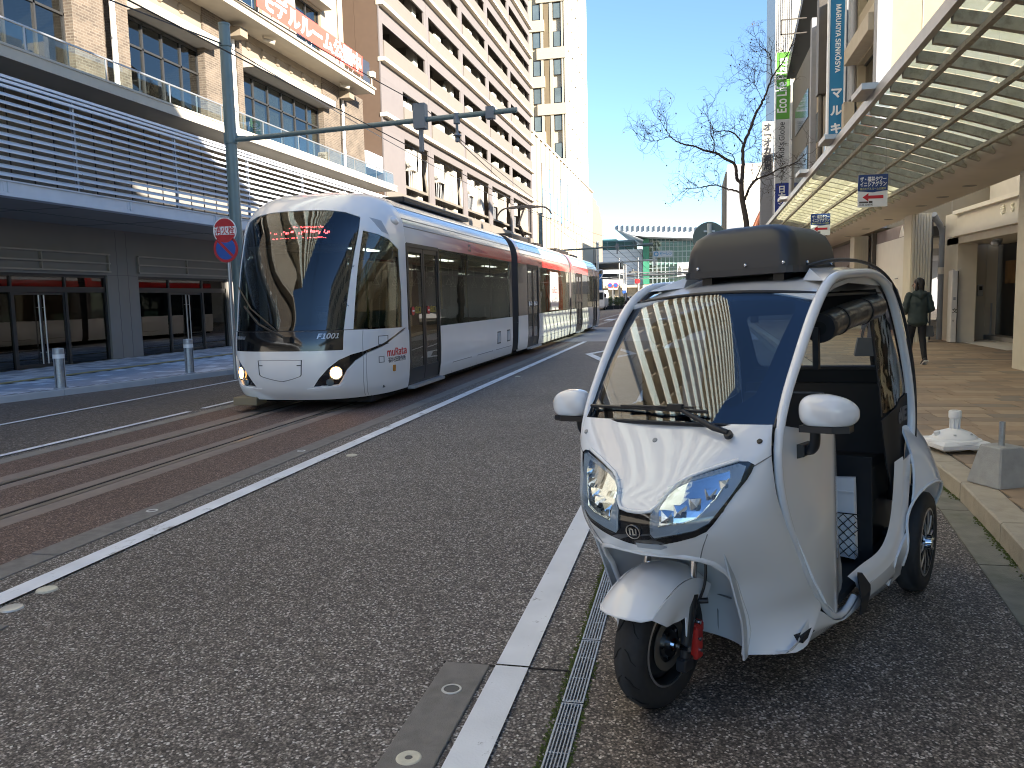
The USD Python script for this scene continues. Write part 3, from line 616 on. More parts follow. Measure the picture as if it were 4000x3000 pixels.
for i, (a, b) in enumerate(zip(bays[:-1], bays[1:])):
    a0 = 43.0 if i == 0 else a+.72; b0 = b-.3
    put(B, 'head_panel', G().box(XB-.1, XB, a+.012, b-.012, 10.52, FL[0]-.1), 'panel_mauve')
    put(B, 'post_panel', G().box(XB-.1, XB-.002, b0, b-.012, 4.2, 10.52), 'panel_mauve')
    put(B, 'post_panel', G().box(XB-.1, XB-.002, a+.012, a0, 4.2, 10.52), 'panel_mauve')
    put(B, 'base_panel', G().box(XB-.06, XB+.06, a+.012, b-.012, 5.6, zf), 'panel_taupe')
    put(B, 'column', G().box(XB-1.0, XB-.4, b0-1.05, b0-.2, 4., 10.9), 'white_column')
    if i in (1, 2):
        put(B, 'diagonal_brace', G().cyl((XB-.75, a0+.3, 10.2), (XB-.75, a0+2.1, 5.5), .2, n=10).cyl((XB-.75, b0-1.3, 10.2), (XB-.75, b0-3.0, 5.5), .2, n=10), 'white_column')
    put(B, 'vent_fan', G().lathe([(0, .2), (.45, .25), (.52, .1), (.52, -.2)], (XB-.6, a0+1.9, 9.8), 'x', 16).box(XB-.9, XB-.4, a0+2.5, a0+3.3, 9.2, 10.4), 'ac_white')
    for k in range(4): put(B, 'rod', G().cyl((XB-.6, a0+2.2+k*.35, 5.), (XB-.6, a0+2.2+k*.35, 9.4), .03, n=5), 'steel_post')
put(B, 'low_deck', G().box(XB-16, XB-.11, YB0+.3, YB1, 7.9, 8.05), 'concrete_in')
for z in (8.6, 9.1, 9.8): put(B, 'inner_beam', G().box(XB-5, XB-4.7, YB0+1, YB1-1, z, z+.18), 'white_column')
put(B, 'rear_wall', G().box(XB-16.2, XB-16, YB0, YB1, .1, 31).box(XB-9, XB-8.9, YB0+1, YB1-1, .1, 7.8), 'concrete_in')
put(B, 'far_wall', G().box(XB-16, XB-.12, YB1-.3, YB1, .1, 33), 'panel_mauve')
for k in range(9):
    put(B, 'end_panel', G().box(XB-1.3-k*1.25+.006, XB-.05-k*1.25-.006, YB0-.02, YB0+.25, .1, 33), 'end_brown')
put(B, 'corner_trim', G().box(XB-.05, XB+.02, YB0-.03, YB0+.05, .1, 33), 'panel_mauve')
put(B, 'ground_wall', G().box(XB-.3, XB-.1, YB0, YB1, .1, 5.6), 'panel_mauve')
put(B, 'side_canopy', G().box(XB-2.2, XB-.05, YB0-2.2, YB0-.05, 8.2, 9.0), 'beam_steel')

# ---------------------------------------------------------------- hotel tower and podium
pm('tower_cream', (0.390, 0.343, 0.257), .7, var=.03)
pm('tower_white', (0.452, 0.406, 0.320), .7, var=.03)
pm('tower_brown', (0.160, 0.120, 0.068), .6, var=.05)
pm('far_glass', (.10, .13, .14), .12, var=.25, scale=.5, spec=.8)
pm('blue_glass', (.16, .30, .42), .08, var=.2, spec=.9)
Tw = thing('hotel_tower', 'tall cream hotel tower behind the parking structure', 'building')
XT, YT0, YT1, ZT = -15.53, 103., 124., 62.
put(Tw, 'core', G().box(-48, XT-.35, YT0+.35, YT1, 17, ZT), 'tower_cream')
x0 = XT
cols = []                                     # front face towards the camera
x = XT-.55
k = 0
while x > -32:
    cols.append((x-1.05, x)); x -= 2.62; k += 1
nf = 14
for j in range(nf):
    z = 19.2+j*3.4
    for i, (xa, xb) in enumerate(cols):
        w = put(Tw, 'window', G().box(xa-.02, xb+.02, YT0+.12, YT0+.3, z, z+1.86), 'frame_dark') if i < 5 else None
        if w: put(w, 'pane', G().box(xa+.12, xb-.06, YT0+.10, YT0+.115, z+.05, z+1.8), 'far_glass')
    for i in range(0, len(cols)):
        if (i+j) % 2 == 0: put(Tw, 'spandrel_beam', G().box(cols[i][0]-2.62+.55, cols[i][1]+.5, YT0-.12, YT0+.3, z-1.45, z-.1), 'tower_cream')
for xa, xb in cols:
    put(Tw, 'pier', G().box(xb+.02, xb+.36, YT0, YT0+.34, 17.5, ZT), 'tower_cream')
    put(Tw, 'pier', G().box(xa-.42, xa-.02, YT0, YT0+.34, 17.5, ZT), 'tower_cream')
    put(Tw, 'brown_strip', G().box(xa-1.16, xa-.42, YT0+.06, YT0+.3, 17.5, ZT), 'tower_brown')
side = Polygon([(YT0, 17.), (YT1, 17.), (YT1, ZT), (YT0, ZT)])
for j in range(14):
    for i in range(6):
        y = YT0+1.3+i*3.35+(.0 if j % 2 else .9); side = side.difference(sbox(y, 18.6+j*3.1, y+1.1, 20.6+j*3.1))
put(Tw, 'side_wall', G().prism(side, 0, .3, frame((XT, 0, 0), (0, 1, 0), (0, 0, 1), (-1, 0, 0))), 'tower_white')
for j in range(14):
    for i in range(6):
        y = YT0+1.3+i*3.35+(.0 if j % 2 else .9); put(Tw, 'side_window', G().box(XT-.25, XT-.2, y-.05, y+1.15, 18.55+j*3.1, 20.65+j*3.1), 'far_glass')
P = thing('hotel_podium', 'cream podium with vertical ribs and tall blue windows under the tower', 'building')
put(P, 'wall', G().box(-45, XT-.05, 79.6, 129.2, .1, 17.9), 'tower_cream')
put(P, 'parapet', G().box(XT-.1, XT+.12, 79.6, 129.3, 17.9, 18.15), 'tower_cream')
y = 80.2; k = 0
while y < 115.5:
    if k % 2 == 0: put(P, 'rib', G().box(XT-.06, XT+.1, y, y+.75, .1, 17.9), 'ledge_cream')
    else: put(P, 'tan_panel', G().box(XT-.06, XT-.02, y, y+1.5, .1, 17.85), 'band_tan')
    y += .95 if k % 2 == 0 else 1.6; k += 1
for i, y in enumerate(np.linspace(84.9, 101.2, 5)):
    w = put(P, 'tall_window', G().box(XT-.06, XT+.03, y, y+1.9, 10.4, 15.7), 'frame_dark')
    for z0, z1 in ((10.5, 13.0), (13.08, 15.6)): put(w, 'pane', G().box(XT+.02, XT+.04, y+.08, y+.9, z0, z1).box(XT+.02, XT+.04, y+1., y+1.82, z0, z1), 'blue_glass')
put(P, 'emblem', text_g('Cafe', 1.3, frame((XT+.02, 121.5, 12.8), (0, 1, 0), (0, 0, 1), (1, 0, 0)), .08) if False else G().lathe([(.75, 0), (.75, .08), (.95, .08), (.95, 0)], (XT, 122.8, 15.2), 'x', 20), 'white_sign')
W2 = thing('stepped_annex', 'grey-beige annex with a stepped roofline at the end of the left row', 'building')
for i, (ya, yb, z) in enumerate([(129.3, 134.5, 17.2), (134.5, 138.6, 16.7), (138.6, 141., 15.9), (141., 143, 15.)]): put(W2, 'block', G().box(-40, XT+.0-.01*i, ya+.01, yb, .1, z), 'band_tan')
put(W2, 'blue_sign', G().box(XT+.02, XT+1.2, 130, 130.2, 2.6, 5.2), pm('sign_blue', (.05, .22, .50), .5))
put(W2, 'porch_roof', G().box(XT, XT+4.2, 131, 142, 6.2, 7.0).box(XT, XT+3.6, 131, 142, 4.6, 5.2), 'frame_dark')
# ---------------------------------------------------------------- right side: arcade canopy
pm('rafter_tan', (.42, .37, .28), .6, var=.22, scale=6., dirt=.55, dcol=(.12, .085, .045), dscale=9.)
pm('canopy_edge', (.42, .40, .37), .35, metal=.6, var=.15)
pm('fascia_cream', (.70, .63, .52), .6, var=.06, dirt=.2, dcol=(.35, .3, .23), dscale=1.5)
n = {'g': ('geometry', {}), 'n': ('noise_texture', {'scale': 1.6, 'detail': 6., 'roughness': .7}), 'r': ('rgb_ramp', {'ramp': [(.3, (.78, .88, .82)), (.6, (.68, .76, .60)), (.8, (.48, .46, .26))]}), 't': ('translucent_bsdf', {}), 'tr': ('transparent_bsdf', {}), 'm': ('mix_closure', {'fac': .55}), 'gl': ('glossy_bsdf', {'roughness': .05}), 'f': ('fresnel', {}), 'ir': ('map_range', {'to_min': 1.4, 'to_max': .714}), 'm2': ('mix_closure', {})}
M['canopy_glass'] = usdkit.material(stage, '/World/Looks/canopy_glass', n, [('g.position', 'n.vector'), ('g.backfacing', 'ir.value'), ('ir.result', 'f.IOR'), ('n.fac', 'r.fac'), ('r.color', 't.color'), ('r.color', 'tr.color'), ('tr.BSDF', 'm.closure1'), ('t.BSDF', 'm.closure2'), ('f.fac', 'm2.fac'), ('m.closure', 'm2.closure1'), ('gl.BSDF', 'm2.closure2')], surface='m2.closure')
EX, EZ, IXc, IZ = 2.38, 4.52, 4.42, 3.90       # canopy outer edge and inner foot (x at y = 0)
CN = thing('arcade_canopy', 'long glass arcade canopy on tan steel rafters over the right sidewalk', 'canopy')
def cz(x): 
    t = (x-EX)/(IXc-EX); return EZ+(IZ-EZ)*(.72*t+.28*t*t)
ry = [9.45+.735*k for k in range(-34, 76)]
YC0, YC1 = ry[0]-.4, ry[-1]+.4
seg = [0, .18, .42, .7, 1.]
for k, y in enumerate(ry):
    pts = [(rx(EX+(IXc-EX)*t, y), cz(EX+(IXc-EX)*t)) for t in np.linspace(.02, 1, 7)]
    g = G(); h = .13
    v = []
    for (x, z) in pts:
        v += [(x, y-.045, z), (x, y+.045, z), (x, y+.045, z-h), (x, y-.045, z-h)]
    f = []
    for i in range(len(pts)-1):
        a = 4*i; b = a+4
        for q in range(4): f.append([a+q, a+(q+1) % 4, b+(q+1) % 4, b+q])
    g.add(v, f); g.add([v[0], v[1], v[2], v[3]], [[0, 1, 2], [0, 2, 3]])
    put(CN, 'rafter', g, 'rafter_tan')
    if k and (7.5 < y < 44):
        y0 = ry[k-1]; sp = [0, .16, .52, 1.]
        for i in range(3):
            xa, xb = EX+(IXc-EX)*sp[i], EX+(IXc-EX)*sp[i+1]
            put(CN, 'glass_pane', G().sheet([(rx(xa, y0)+.02, y0+.04, cz(xa)+.012), (rx(xb, y0)-.02, y0+.04, cz(xb)+.012), (rx(xb, y)-.02, y-.04, cz(xb)+.012), (rx(xa, y)+.02, y-.04, cz(xa)+.012)]), 'canopy_glass')
pg = G()
for k in range(1, len(ry)):
    y0, y = ry[k-1], ry[k]
    if 7.5 < y < 44: continue
    for i in range(3):
        sp = [0, .16, .52, 1.]; xa, xb = EX+(IXc-EX)*sp[i], EX+(IXc-EX)*sp[i+1]
        pg.sheet([(rx(xa, y0), y0+.04, cz(xa)+.012), (rx(xb, y0), y0+.04, cz(xb)+.012), (rx(xb, y), y-.04, cz(xb)+.012), (rx(xa, y), y-.04, cz(xa)+.012)])
put(CN, 'distant_panes', pg, 'canopy_glass', kind='stuff')
def along(par, name, xs, zs, mat, pieces=10):
    ys = np.linspace(YC0, YC1, pieces+1)
    for a, b in zip(ys[:-1], ys[1:]): put(par, name, G().hull([(rx(x, y), y, z) for y in (a, b) for x in xs for z in zs]), mat)
along(CN, 'edge_gutter', (EX-.06, EX+.02), (EZ-.10, EZ+.05), 'canopy_edge')
for t in (.16, .52, .86):
    x = EX+(IXc-EX)*t; along(CN, 'purlin', (x-.035, x+.035), (cz(x)-.19, cz(x)-.13), 'rafter_tan')
for k, y in enumerate((12.9, 16.8, 21.3, 27.)): put(CN, 'edge_lamp', G().box(rx(EX-.25, y), rx(EX-.02, y), y, y+.8, EZ+.03, EZ+.12), 'canopy_edge')
# fascia beam with rounded face and soffit with downlights
prof = [(4.36, 3.93), (4.36, 4.02), (4.7, 4.1), (5.55, 4.1), (5.55, 3.70), (4.95, 3.705), (4.62, 3.73), (4.44, 3.80), (4.37, 3.87)]
FB = thing('soffit_beam', 'cream rounded fascia and soffit along the shop fronts under the canopy', 'fascia')
ys = list(np.arange(YC0, 46, 1.45))+[60, YC1]
for a, b in zip(ys[:-1], ys[1:]):
    n = len(prof); v = [(rx(x, y), y, z) for y in (a+.004, b-.004) for x, z in prof]
    f = [[i, (i+1) % n, n+(i+1) % n, n+i] for i in range(n)]
    put(FB, 'fascia_panel', G().add(v, f), 'fascia_cream', smooth=40)
pm('lamp_glass', (.35, .33, .28), .4)
for y in (9.1, 13.6, 18.25, 20.2, 22.1, 25.9, 29.5, 33.2): put(FB, 'downlight', G().lathe([(.001, 3.70), (.09, 3.70), (.10, 3.69), (.125, 3.69), (.13, 3.71)], (rx(5.1, y), y, 0), n=20), 'lamp_glass')
# fluted columns
pm('column_cream', (.66, .61, .48), .55, var=.05, dirt=.15, dcol=(.3, .27, .2))
for k, y in enumerate((24.4, 33.6, 42.8, 7.5, 15.5)):
    x0 = rx(5.42, y); 
    g = G().box(x0, x0+.50, y+.03, y+.9, .15, 3.72)
    c = thing('fluted_column', ['fluted cream column just left of the grey downpipe', 'second fluted cream column farther along, under the soffit', 'farthest fluted cream column under the soffit', 'fluted cream column hidden right of frame', 'fluted cream column right of the picture edge'][k], 'column')
    put(c, 'shaft', g, 'column_cream')
    for i in range(7): put(c, 'flute', G().box(x0+.012+i*.07, x0+.012+i*.07+.05, y, y+.05, .16, 3.71), 'column_cream')
    put(c, 'side_panel', G().box(x0-.012, x0, y+.05, y+.85, .16, 3.7), 'column_cream')

# ---------------------------------------------------------------- shops under the arcade
pm('pharm_wall', (.64, .58, .47), .7, var=.05)
pm('cornice', (.66, .61, .50), .6, var=.04)
pm('shutter_white', (.76, .73, .64), .35, var=.05)
pm('door_black', (.018, .016, .015), .35)
pm('letter_gold', (.85, .80, .62), .4)
pm('warm_copper', (.42, .24, .10), .25, metal=.6, var=.3, scale=3.)
pm('pipe_grey', (.26, .27, .28), .45, var=.1)
pm('pipe_dark', (.09, .075, .06), .5)
pm('board_white', (.68, .65, .60), .5)
pm('mural_mauve', (.30, .25, .23), .8, var=.1); pm('mural_brown', (.13, .075, .05), .8)
S1 = thing('corner_shop', 'cream shop with moulded cornice and dark recessed entrance at right', 'shop')
put(S1, 'wall', G().box(7.02, 7.5, 24.2, 24.9, .15, 3.7).box(7.02, 7.3, 24.9, 25.4, .15, 3.7).box(8.12, 8.4, 25.38, 25.6, .15, 3.7).hull([(7.02, 24.9, z) for z in (.15, 3.7)]+[(8.2, 25.45, z) for z in (.15, 3.7)]+[(7.3, 25.7, z) for z in (.15, 3.7)]), 'pharm_wall')
put(S1, 'plinth', G().hull([(7.0, 24.86, z) for z in (.15, .55)]+[(8.16, 25.40, z) for z in (.15, .55)]+[(7.3, 25.7, z) for z in (.15, .55)]), 'pharm_wall')
for k, (z0, z1, dx) in enumerate([(3.02, 3.12, .16), (3.12, 3.2, .10), (3.2, 3.3, .04), (3.3, 3.62, -.02), (3.62, 3.72, .1)]):
    put(S1, 'cornice_moulding', G().hull([(7.0-dx, 8., z) for z in (z0, z1)]+[(6.98-dx, 24.3, z) for z in (z0, z1)]+[(9, 24.6, z) for z in (z0, z1)]+[(9, 8., z) for z in (z0, z1)]), 'cornice')
put(S1, 'entrance_head', G().box(7.02, 9.6, 9., 25.2, 2.84, 3.02), 'cornice')
put(S1, 'back_wall', G().box(9.7, 9.8, 8., 28, .15, 3.1).box(8.14, 9.7, 27.9, 28, .15, 3.0), 'door_black')
put(S1, 'door_leaf', G().box(8.5, 8.56, 22.5, 26.8, .3, 2.84), 'door_black')
put(S1, 'copper_window', G().box(8.47, 8.5, 23.2, 25.0, 1.74, 2.36), 'warm_copper')
put(S1, 'wall_lamp', G().ball((7.35, 20.2, 3.44), .07).box(7.05, 7.3, 20.15, 20.25, 3.42, 3.46), 'letter_gold')
for i, (y, c) in enumerate(((20.92, '幸'), (20.3, 'S'), (19.75, 'T'))):
    put(S1, 'lettering', text_g(c, .19, frame((6.995, y+.12, 3.33), (0, -1, 0), (0, 0, 1), (-1, 0, 0)), .03, bold=2), 'letter_gold')
put(S1, 'step', G().box(8.1, 9.6, 21., 26.4, .15, .30, bev=.01), 'soffit_dark')
put(S1, 'ramp_plate', G().hull([(7.2, 21, .165), (8.1, 21, .18), (7.2, 24.3, .165), (8.1, 25.0, .18), (7.2, 21, .15), (8.1, 25., .15)]), 'board_white')
put(S1, 'handle_post', G().cyl((8.22, 25.2, .3), (8.22, 25.2, 1.2), .025, n=10).lathe([(.0, .0), (.06, .0), (.05, .04), (.0, .05)], (8.22, 25.2, .3), n=12), 'steel_post')
put(S1, 'intercom', G().box(7.86, 8.0, 25.2, 25.33, 1.4, 1.72, bev=.01), 'steel_post')
put(S1, 'intercom_screen', G().box(7.89, 7.97, 25.185, 25.199, 1.57, 1.68), 'door_black')
top('security_camera', G().ball((7.35, 22.4, 2.74), .11, sc=(1, 1.2, .9)).cyl((7.4, 22.4, 2.84), (7.4, 22.4, 2.74), .1, .09, n=14), 'galvanised', 'small dome security camera under the shop cornice', 'camera', smooth=50)
sb = thing('leaning_poster', 'yellow menu poster board leaning on the dark shop step', 'poster')
T_ = frame((7.95, 20.6, .31), (.55, -.83, 0), np.array([.25, .1, .96])/np.linalg.norm([.25, .1, .96]))
put(sb, 'board', G().box(0, .8, 0, .95, -.02, .0, T=T_), 'board_white')
put(sb, 'poster_sheet', G().box(.02, .78, .02, .93, .001, .004, T=T_), pm('poster_yellow', (.62, .46, .14), .6, var=.15, scale=4.))
for (a, b, r) in ((.3, .5, .08), (.55, .7, .07), (.5, .25, .09)): put(sb, 'poster_print', G().lathe([(r*.6, .005), (r, .006), (r*.6, .008)], (0, 0, 0), n=14).xf(T_@frame((a, b, 0), (1, 0, 0), (0, 1, 0))), pm('print_orange', (.45, .22, .05), .6) if 'print_orange' not in M else 'print_orange')
for k, (x, y) in enumerate(((8.0, 21.1), (7.95, 20.85), (8.05, 20.55))):
    top('terracotta_pot', G().lathe([(.0, .30), (.075, .30), (.10, .40), (.085, .42), (.07, .39), (.0, .36)], (x, y, .0), n=14), pm('terracotta', (.42, .16, .07), .7) if 'terracotta' not in M else 'terracotta', ['left orange pot on the shop step by the poster', 'middle orange pot on the shop step by the poster', 'right orange pot on the shop step by the poster'][k], 'pot')
dp = thing('downpipe', 'grey rainwater downpipe with elbow and clamps beside the fluted column', 'downpipe')
put(dp, 'pipe', G().tube(curve([(6.98, 25.5, .17), (6.98, 25.5, 1.5), (6.98, 25.5, 3.0), (6.95, 25.45, 3.3), (6.75, 25.2, 3.55), (6.6, 25.0, 3.72)], 30), .085, 14), 'pipe_grey', smooth=60)
for z in (.75, 1.95, 2.9): put(dp, 'clamp', G().cyl((6.98, 25.5, z-.03), (6.98, 25.5, z+.03), .10, n=14).cyl((6.98, 25.5, z), (7.15, 25.5, z), .02, n=6), 'pipe_grey')
put(dp, 'socket', G().cyl((6.98, 25.5, 2.05), (6.98, 25.5, 2.25), .10, n=14), 'fascia_cream')
top('dark_pipe', G().tube([(7.25, 25.0, .17), (7.25, 25.0, 3.7)], .06, 10).box(7.12, 7.18, 25.1, 25.35, .17, 3.7), 'pipe_dark', 'thin dark pipe between the grey downpipe and the white sign post', 'pipe')
sp = thing('white_signboard', 'tall white standing sign box against the cream shop wall', 'signboard')
put(sp, 'box', G().box(6.86, 7.0, 24.05, 24.4, .17, 2.12, bev=.01), 'board_white')
put(sp, 'side', G().box(7.001, 7.02, 24.05, 24.4, .17, 2.1), 'pipe_dark')
put(sp, 'label_plate', G().box(6.90, 6.96, 24.04, 24.049, 1.32, 1.40), 'pipe_grey')
put(sp, 'lettering', text_g('文', .11, frame((6.875, 24.048, .98), (1, 0, 0), (0, 0, 1), (0, -1, 0)), .004, bold=1).add(*text_g('。', .11, frame((6.89, 24.048, .75), (1, 0, 0), (0, 0, 1), (0, -1, 0)), .004).mesh()), 'pipe_dark')
put(sp, 'torn_top', G().hull([(6.9, 24.1, 2.12), (6.95, 24.1, 2.12), (6.84, 24.1, 2.2), (6.92, 24.13, 2.12)]).hull([(6.98, 24.1, 2.12), (7.02, 24.1, 2.12), (7.1, 24.1, 2.2), (7.0, 24.13, 2.12)]), 'board_white')
S2 = thing('shuttered_shop', 'shop front closed with tall pale panels between the fluted columns', 'shop')
for k in range(5): put(S2, 'shutter_panel', G().box(6.50+.02*k, 6.56+.02*k, 25.75+k*1.28, 25.75+(k+1)*1.28-.015, .16, 3.3), 'shutter_white')
put(S2, 'shutter_handle', G().box(6.50, 6.525, 28.6, 28.9, 1.98, 2.01), 'pipe_grey')
put(S2, 'head', G().box(6.62, 6.7, 25.7, 33., 3.3, 3.72), 'mural_mauve')
put(S2, 'end_frame', G().box(6.45, 6.6, 32.2, 32.4, .16, 3.72).box(6.55, 6.75, 25.55, 25.74, .16, 3.72), 'pipe_dark')
put(S2, 'curtain_motif', G().prism(Polygon([(28.2, 3.34), (28.9, 3.34), (28.75, 3.55), (28.55, 3.7), (28.35, 3.55)]), 0, .01, frame((6.615, 0, 0), (0, 1, 0), (0, 0, 1), (-1, 0, 0))), 'shutter_white')
S3 = thing('mural_shop', 'shop front with a mauve mural and brown shapes beyond the second column', 'shop')
put(S3, 'wall', G().box(6.75, 7.0, 33., 46, .16, 3.72), 'mural_mauve')
for yy, w in ((34.6, 1.1), (37.5, 2.2), (41.5, 1.6)): put(S3, 'mural_shape', G().prism(Polygon([(yy, .5), (yy+w, .5), (yy+w*.8, 2.6), (yy+w*.45, 2.8), (yy+.1, 1.5)]), 0, .01, frame((6.745, 0, 0), (0, 1, 0), (0, 0, 1), (-1, 0, 0))), 'mural_brown')
for k in range(9): put(S3, 'louver_slat', G().box(6.70, 6.745, 33.1, 34.2, .6+k*.25, .68+k*.25), 'pipe_dark')
S4 = thing('near_shops', 'lit shop fronts beside the sidewalk right of the picture', 'shop')
put(S4, 'wall', G().box(7.4, 7.6, -12, 8., .15, 3.72), 'pharm_wall')
put(S4, 'cross_wall', G().box(7.3, 9.7, 7.9, 8., .15, 3.7), 'pharm_wall')

# ---------------------------------------------------------------- hanging signs under the canopy
pm('sign_navy', (.022, .055, .19), .45, var=.04); pm('arrow_red', (.52, .018, .028), .5)
pm('chain', (.3, .28, .24), .5, metal=.5)
def hang(y, x0, x1, z0, z1, zt, label):
    t = thing('hanging_sign', label, 'sign', group=None); w, h = x1-x0, z1-z0; T = frame((x0, y, z0), (1, 0, 0), (0, 0, 1), (0, -1, 0))
    put(t, 'board', G().box(0, w, 0, h, -.012, 0, T=T), 'white_sign')
    put(t, 'navy_field', G().prism(Polygon([(0, h*.50), (w*.5, h*.45), (w, h*.50), (w, h), (0, h)]), .0005, .0035, T), 'sign_navy')
    ap = Polygon([(.16, .29), (.36, .42), (.36, .34), (.86, .34), (.86, .24), (.36, .24), (.36, .16)]); ap = shapely.affinity.scale(ap, w, h*.98, origin=(0, 0)); ap = shapely.affinity.translate(ap, 0, h*.02)
    put(t, 'arrow', G().prism(ap, .0005, .0035, T), 'arrow_red')
    put(t, 'title', text_g('ザ・福井タワー', h*.125, T@frame((w*.06, h*.80, .0036), (1, 0, 0), (0, 1, 0)), .003, bold=2, width=w*.88).add(*text_g('イニシアグラン', h*.125, T@frame((w*.06, h*.645, .0036), (1, 0, 0), (0, 1, 0)), .003, bold=2, width=w*.88).mesh()), 'white_sign')
    put(t, 'subtitle', text_g('棟内モデルルーム公開中', h*.065, T@frame((w*.06, h*.53, .0036), (1, 0, 0), (0, 1, 0)), .003, bold=1, width=w*.88), pm('sign_olive', (.45, .45, .2), .5) if 'sign_olive' not in M else 'sign_olive')
    put(t, 'phone_number', text_g('0120-1248-90', h*.06, T@frame((w*.05, h*.045, .0006), (1, 0, 0), (0, 1, 0)), .003, bold=1, width=w*.46), 'pipe_dark')
    put(t, 'small_plate', G().box(w*.05, w*.36, h*.125, h*.175, .0006, .003, T=T).box(w*.38, w*.5, h*.12, h*.185, .0006, .0032, T=T), 'pipe_dark')
    for q in (.04, w-.04): put(t, 'hanger', G().cyl((x0+q, y-.006, z1), (x0+q, y-.006, zt-.02*q), .004, n=6), 'chain')
    return t
hang(15.2, 2.79, 3.27, 3.08, 3.63, 4.28, 'larger hanging navy and white sign with a red left arrow, nearer under the canopy')
hang(22.6, 3.01, 3.49, 3.10, 3.66, 4.30, 'smaller hanging navy and white sign with red arrow, above the roof box')

# ---------------------------------------------------------------- buildings above the canopy
pm('wall_cream', (0.336, 0.280, 0.192), .8, var=.06, dirt=.2, dcol=(.4, .33, .24), dscale=.5)
pm('wall_beige', (.42, .36, .27), .85, var=.08, dirt=.3, dcol=(.25, .21, .16), dscale=.6)
pm('wall_rust', (.42, .18, .09), .7, var=.08)
pm('wall_grey', (.30, .30, .31), .7, var=.06)
pm('wall_dark', (.13, .125, .11), .8, var=.1)
pm('wall_pale', (.62, .58, .50), .75, var=.05)
pm('sign_sky', (.025, .19, .36), .45, var=.03); pm('sign_green', (.10, .32, .035), .5, var=.04); pm('sign_grey', (.52, .52, .52), .5); pm('text_dark', (.05, .05, .055), .6)
C1 = thing('cream_corner_building', 'cream building with a rust panel behind the tall blue sign', 'building')
put(C1, 'end_wall', G().box(6.62, 22, 30.8, 31.0, 3.8, 14.6), 'wall_cream')
for x in (7.6, 8.7, 10., 11.4, 12.9): put(C1, 'wall_joint', G().box(x-.02, x+.02, 30.79, 30.8, 3.8, 14.6), 'wall_beige')
put(C1, 'corner_pilaster', G().box(6.15, 6.62, 30.75, 31.3, 3.8, 14.8), 'wall_grey')
fa = Polygon([(31.3, 3.8), (36.6, 3.8), (36.6, 14.6), (31.3, 14.6)])
for z in (9.0, 12.6): fa = fa.difference(sbox(31.7, z, 36.0, z+1.7))
put(C1, 'street_wall', G().prism(fa, 0, .4, frame((6.5, 0, 0), (0, 1, 0), (0, 0, 1), (-1, 0, 0)) if False else frame((6.9, 0, 0), (0, 1, 0), (0, 0, 1), (1, 0, 0))@np.diag([1, 1, -1, 1.])), 'wall_cream')
for z in (9.0, 12.6):
    w = put(C1, 'window', G().box(6.75, 6.85, 31.7, 36., z, z+.06).box(6.75, 6.85, 31.7, 36., z+1.64, z+1.7).box(6.75, 6.85, 33.8, 33.86, z, z+1.7), 'frame_dark')
    put(w, 'pane', G().box(6.8, 6.81, 31.7, 36., z+.06, z+1.64), 'window_glass')
    put(C1, 'window_hood', G().box(6.0, 6.6, 31.5, 36.2, z+1.75, z+2.35).box(6.2, 6.6, 31.6, 36.1, z+2.4, z+2.7), 'wall_beige')
put(C1, 'rust_panel', G().box(6.42, 6.5, 31.6, 34.2, 5.5, 8.75), 'wall_rust')
put(C1, 'core', G().box(6.95, 22, 31.05, 36.6, 3.8, 14.5), 'room_dark')
for y, c in ((36.2, 'wall_grey'), (36.75, 'pipe_grey')): put(C1, 'vent_pipe', G().cyl((6.35, y, 4), (6.35, y, 15), .12, n=10), c)
for z in (7.4, 9.3, 11.2): put(C1, 'pipe_band', G().cyl((6.35, 36.2, z), (6.35, 36.2, z+.1), .15, n=10), 'frame_dark')
put(C1, 'meter_box', G().box(6.0, 6.4, 36.0, 36.5, 8.2, 9.3), 'wall_beige')
BS = thing('blue_vertical_sign', 'tall blue projecting sign with white vertical lettering', 'sign')
x0, x1, yb = 5.58, 6.22, 37.2
put(BS, 'panel', G().box(x0, x1, yb, yb+.3, 4.2, 14.2), 'sign_sky')
for x in (x0, x1): put(BS, 'frame_rail', G().box(x-.05, x+.02, yb-.03, yb+.33, 4.2, 14.3), 'white_sign')
put(BS, 'top_cap', G().box(x0+.02, x1-.05, yb-.02, yb+.32, 14.2, 14.32), 'white_sign')
put(BS, 'kana_lettering', text_g('マルキヤ宣広社', .36, frame(((x0+x1)/2, yb-.002, 10.45), (1, 0, 0), (0, 0, 1), (0, -1, 0)), .02, bold=3, vertical=True, gap=1.62), 'white_sign')
put(BS, 'latin_lettering', text_g('MARUKIYA SENKŌSYA', .2, frame(((x0+x1)/2-.07, yb-.002, 13.55), (0, 0, -1), (1, 0, 0), (0, -1, 0)), .02, bold=2, width=2.75), 'white_sign')
for z in (6, 9, 12): put(BS, 'bracket', G().box(x1, x1+.5, yb+.1, yb+.2, z, z+.1), 'pipe_grey')
C2 = thing('narrow_beige_building', 'narrow weathered beige building with a pale blue panel between the tall signs', 'building')
put(C2, 'body', G().box(6.5, 20, 37.9, 48, 3.8, 15.8), 'wall_beige')
put(C2, 'street_panel', G().box(6.42, 6.5, 38.4, 43, 5.5, 12.4), 'wall_cream')
put(C2, 'blue_panel', G().box(6.36, 6.42, 39.5, 43.6, 7.6, 9.4), pm('panel_sky', (.33, .52, .72), .4))
for a, b, z in ((37.9, 38.35, 16.4), (47.3, 47.8, 16.2)): put(C2, 'pilaster', G().box(6.2, 6.5, a, b, 3.8, z), 'wall_grey')
put(C2, 'duct', G().box(6.1, 6.5, 44.0, 44.8, 11.5, 16.2).cyl((6.3, 44.4, 4), (6.3, 44.4, 11.5), .12, n=8), 'pipe_dark')
for z in (5., 9.6, 13.4): put(C2, 'window', G().box(6.44, 6.5, 44.9, 47.1, z, z+1.5), 'far_glass')
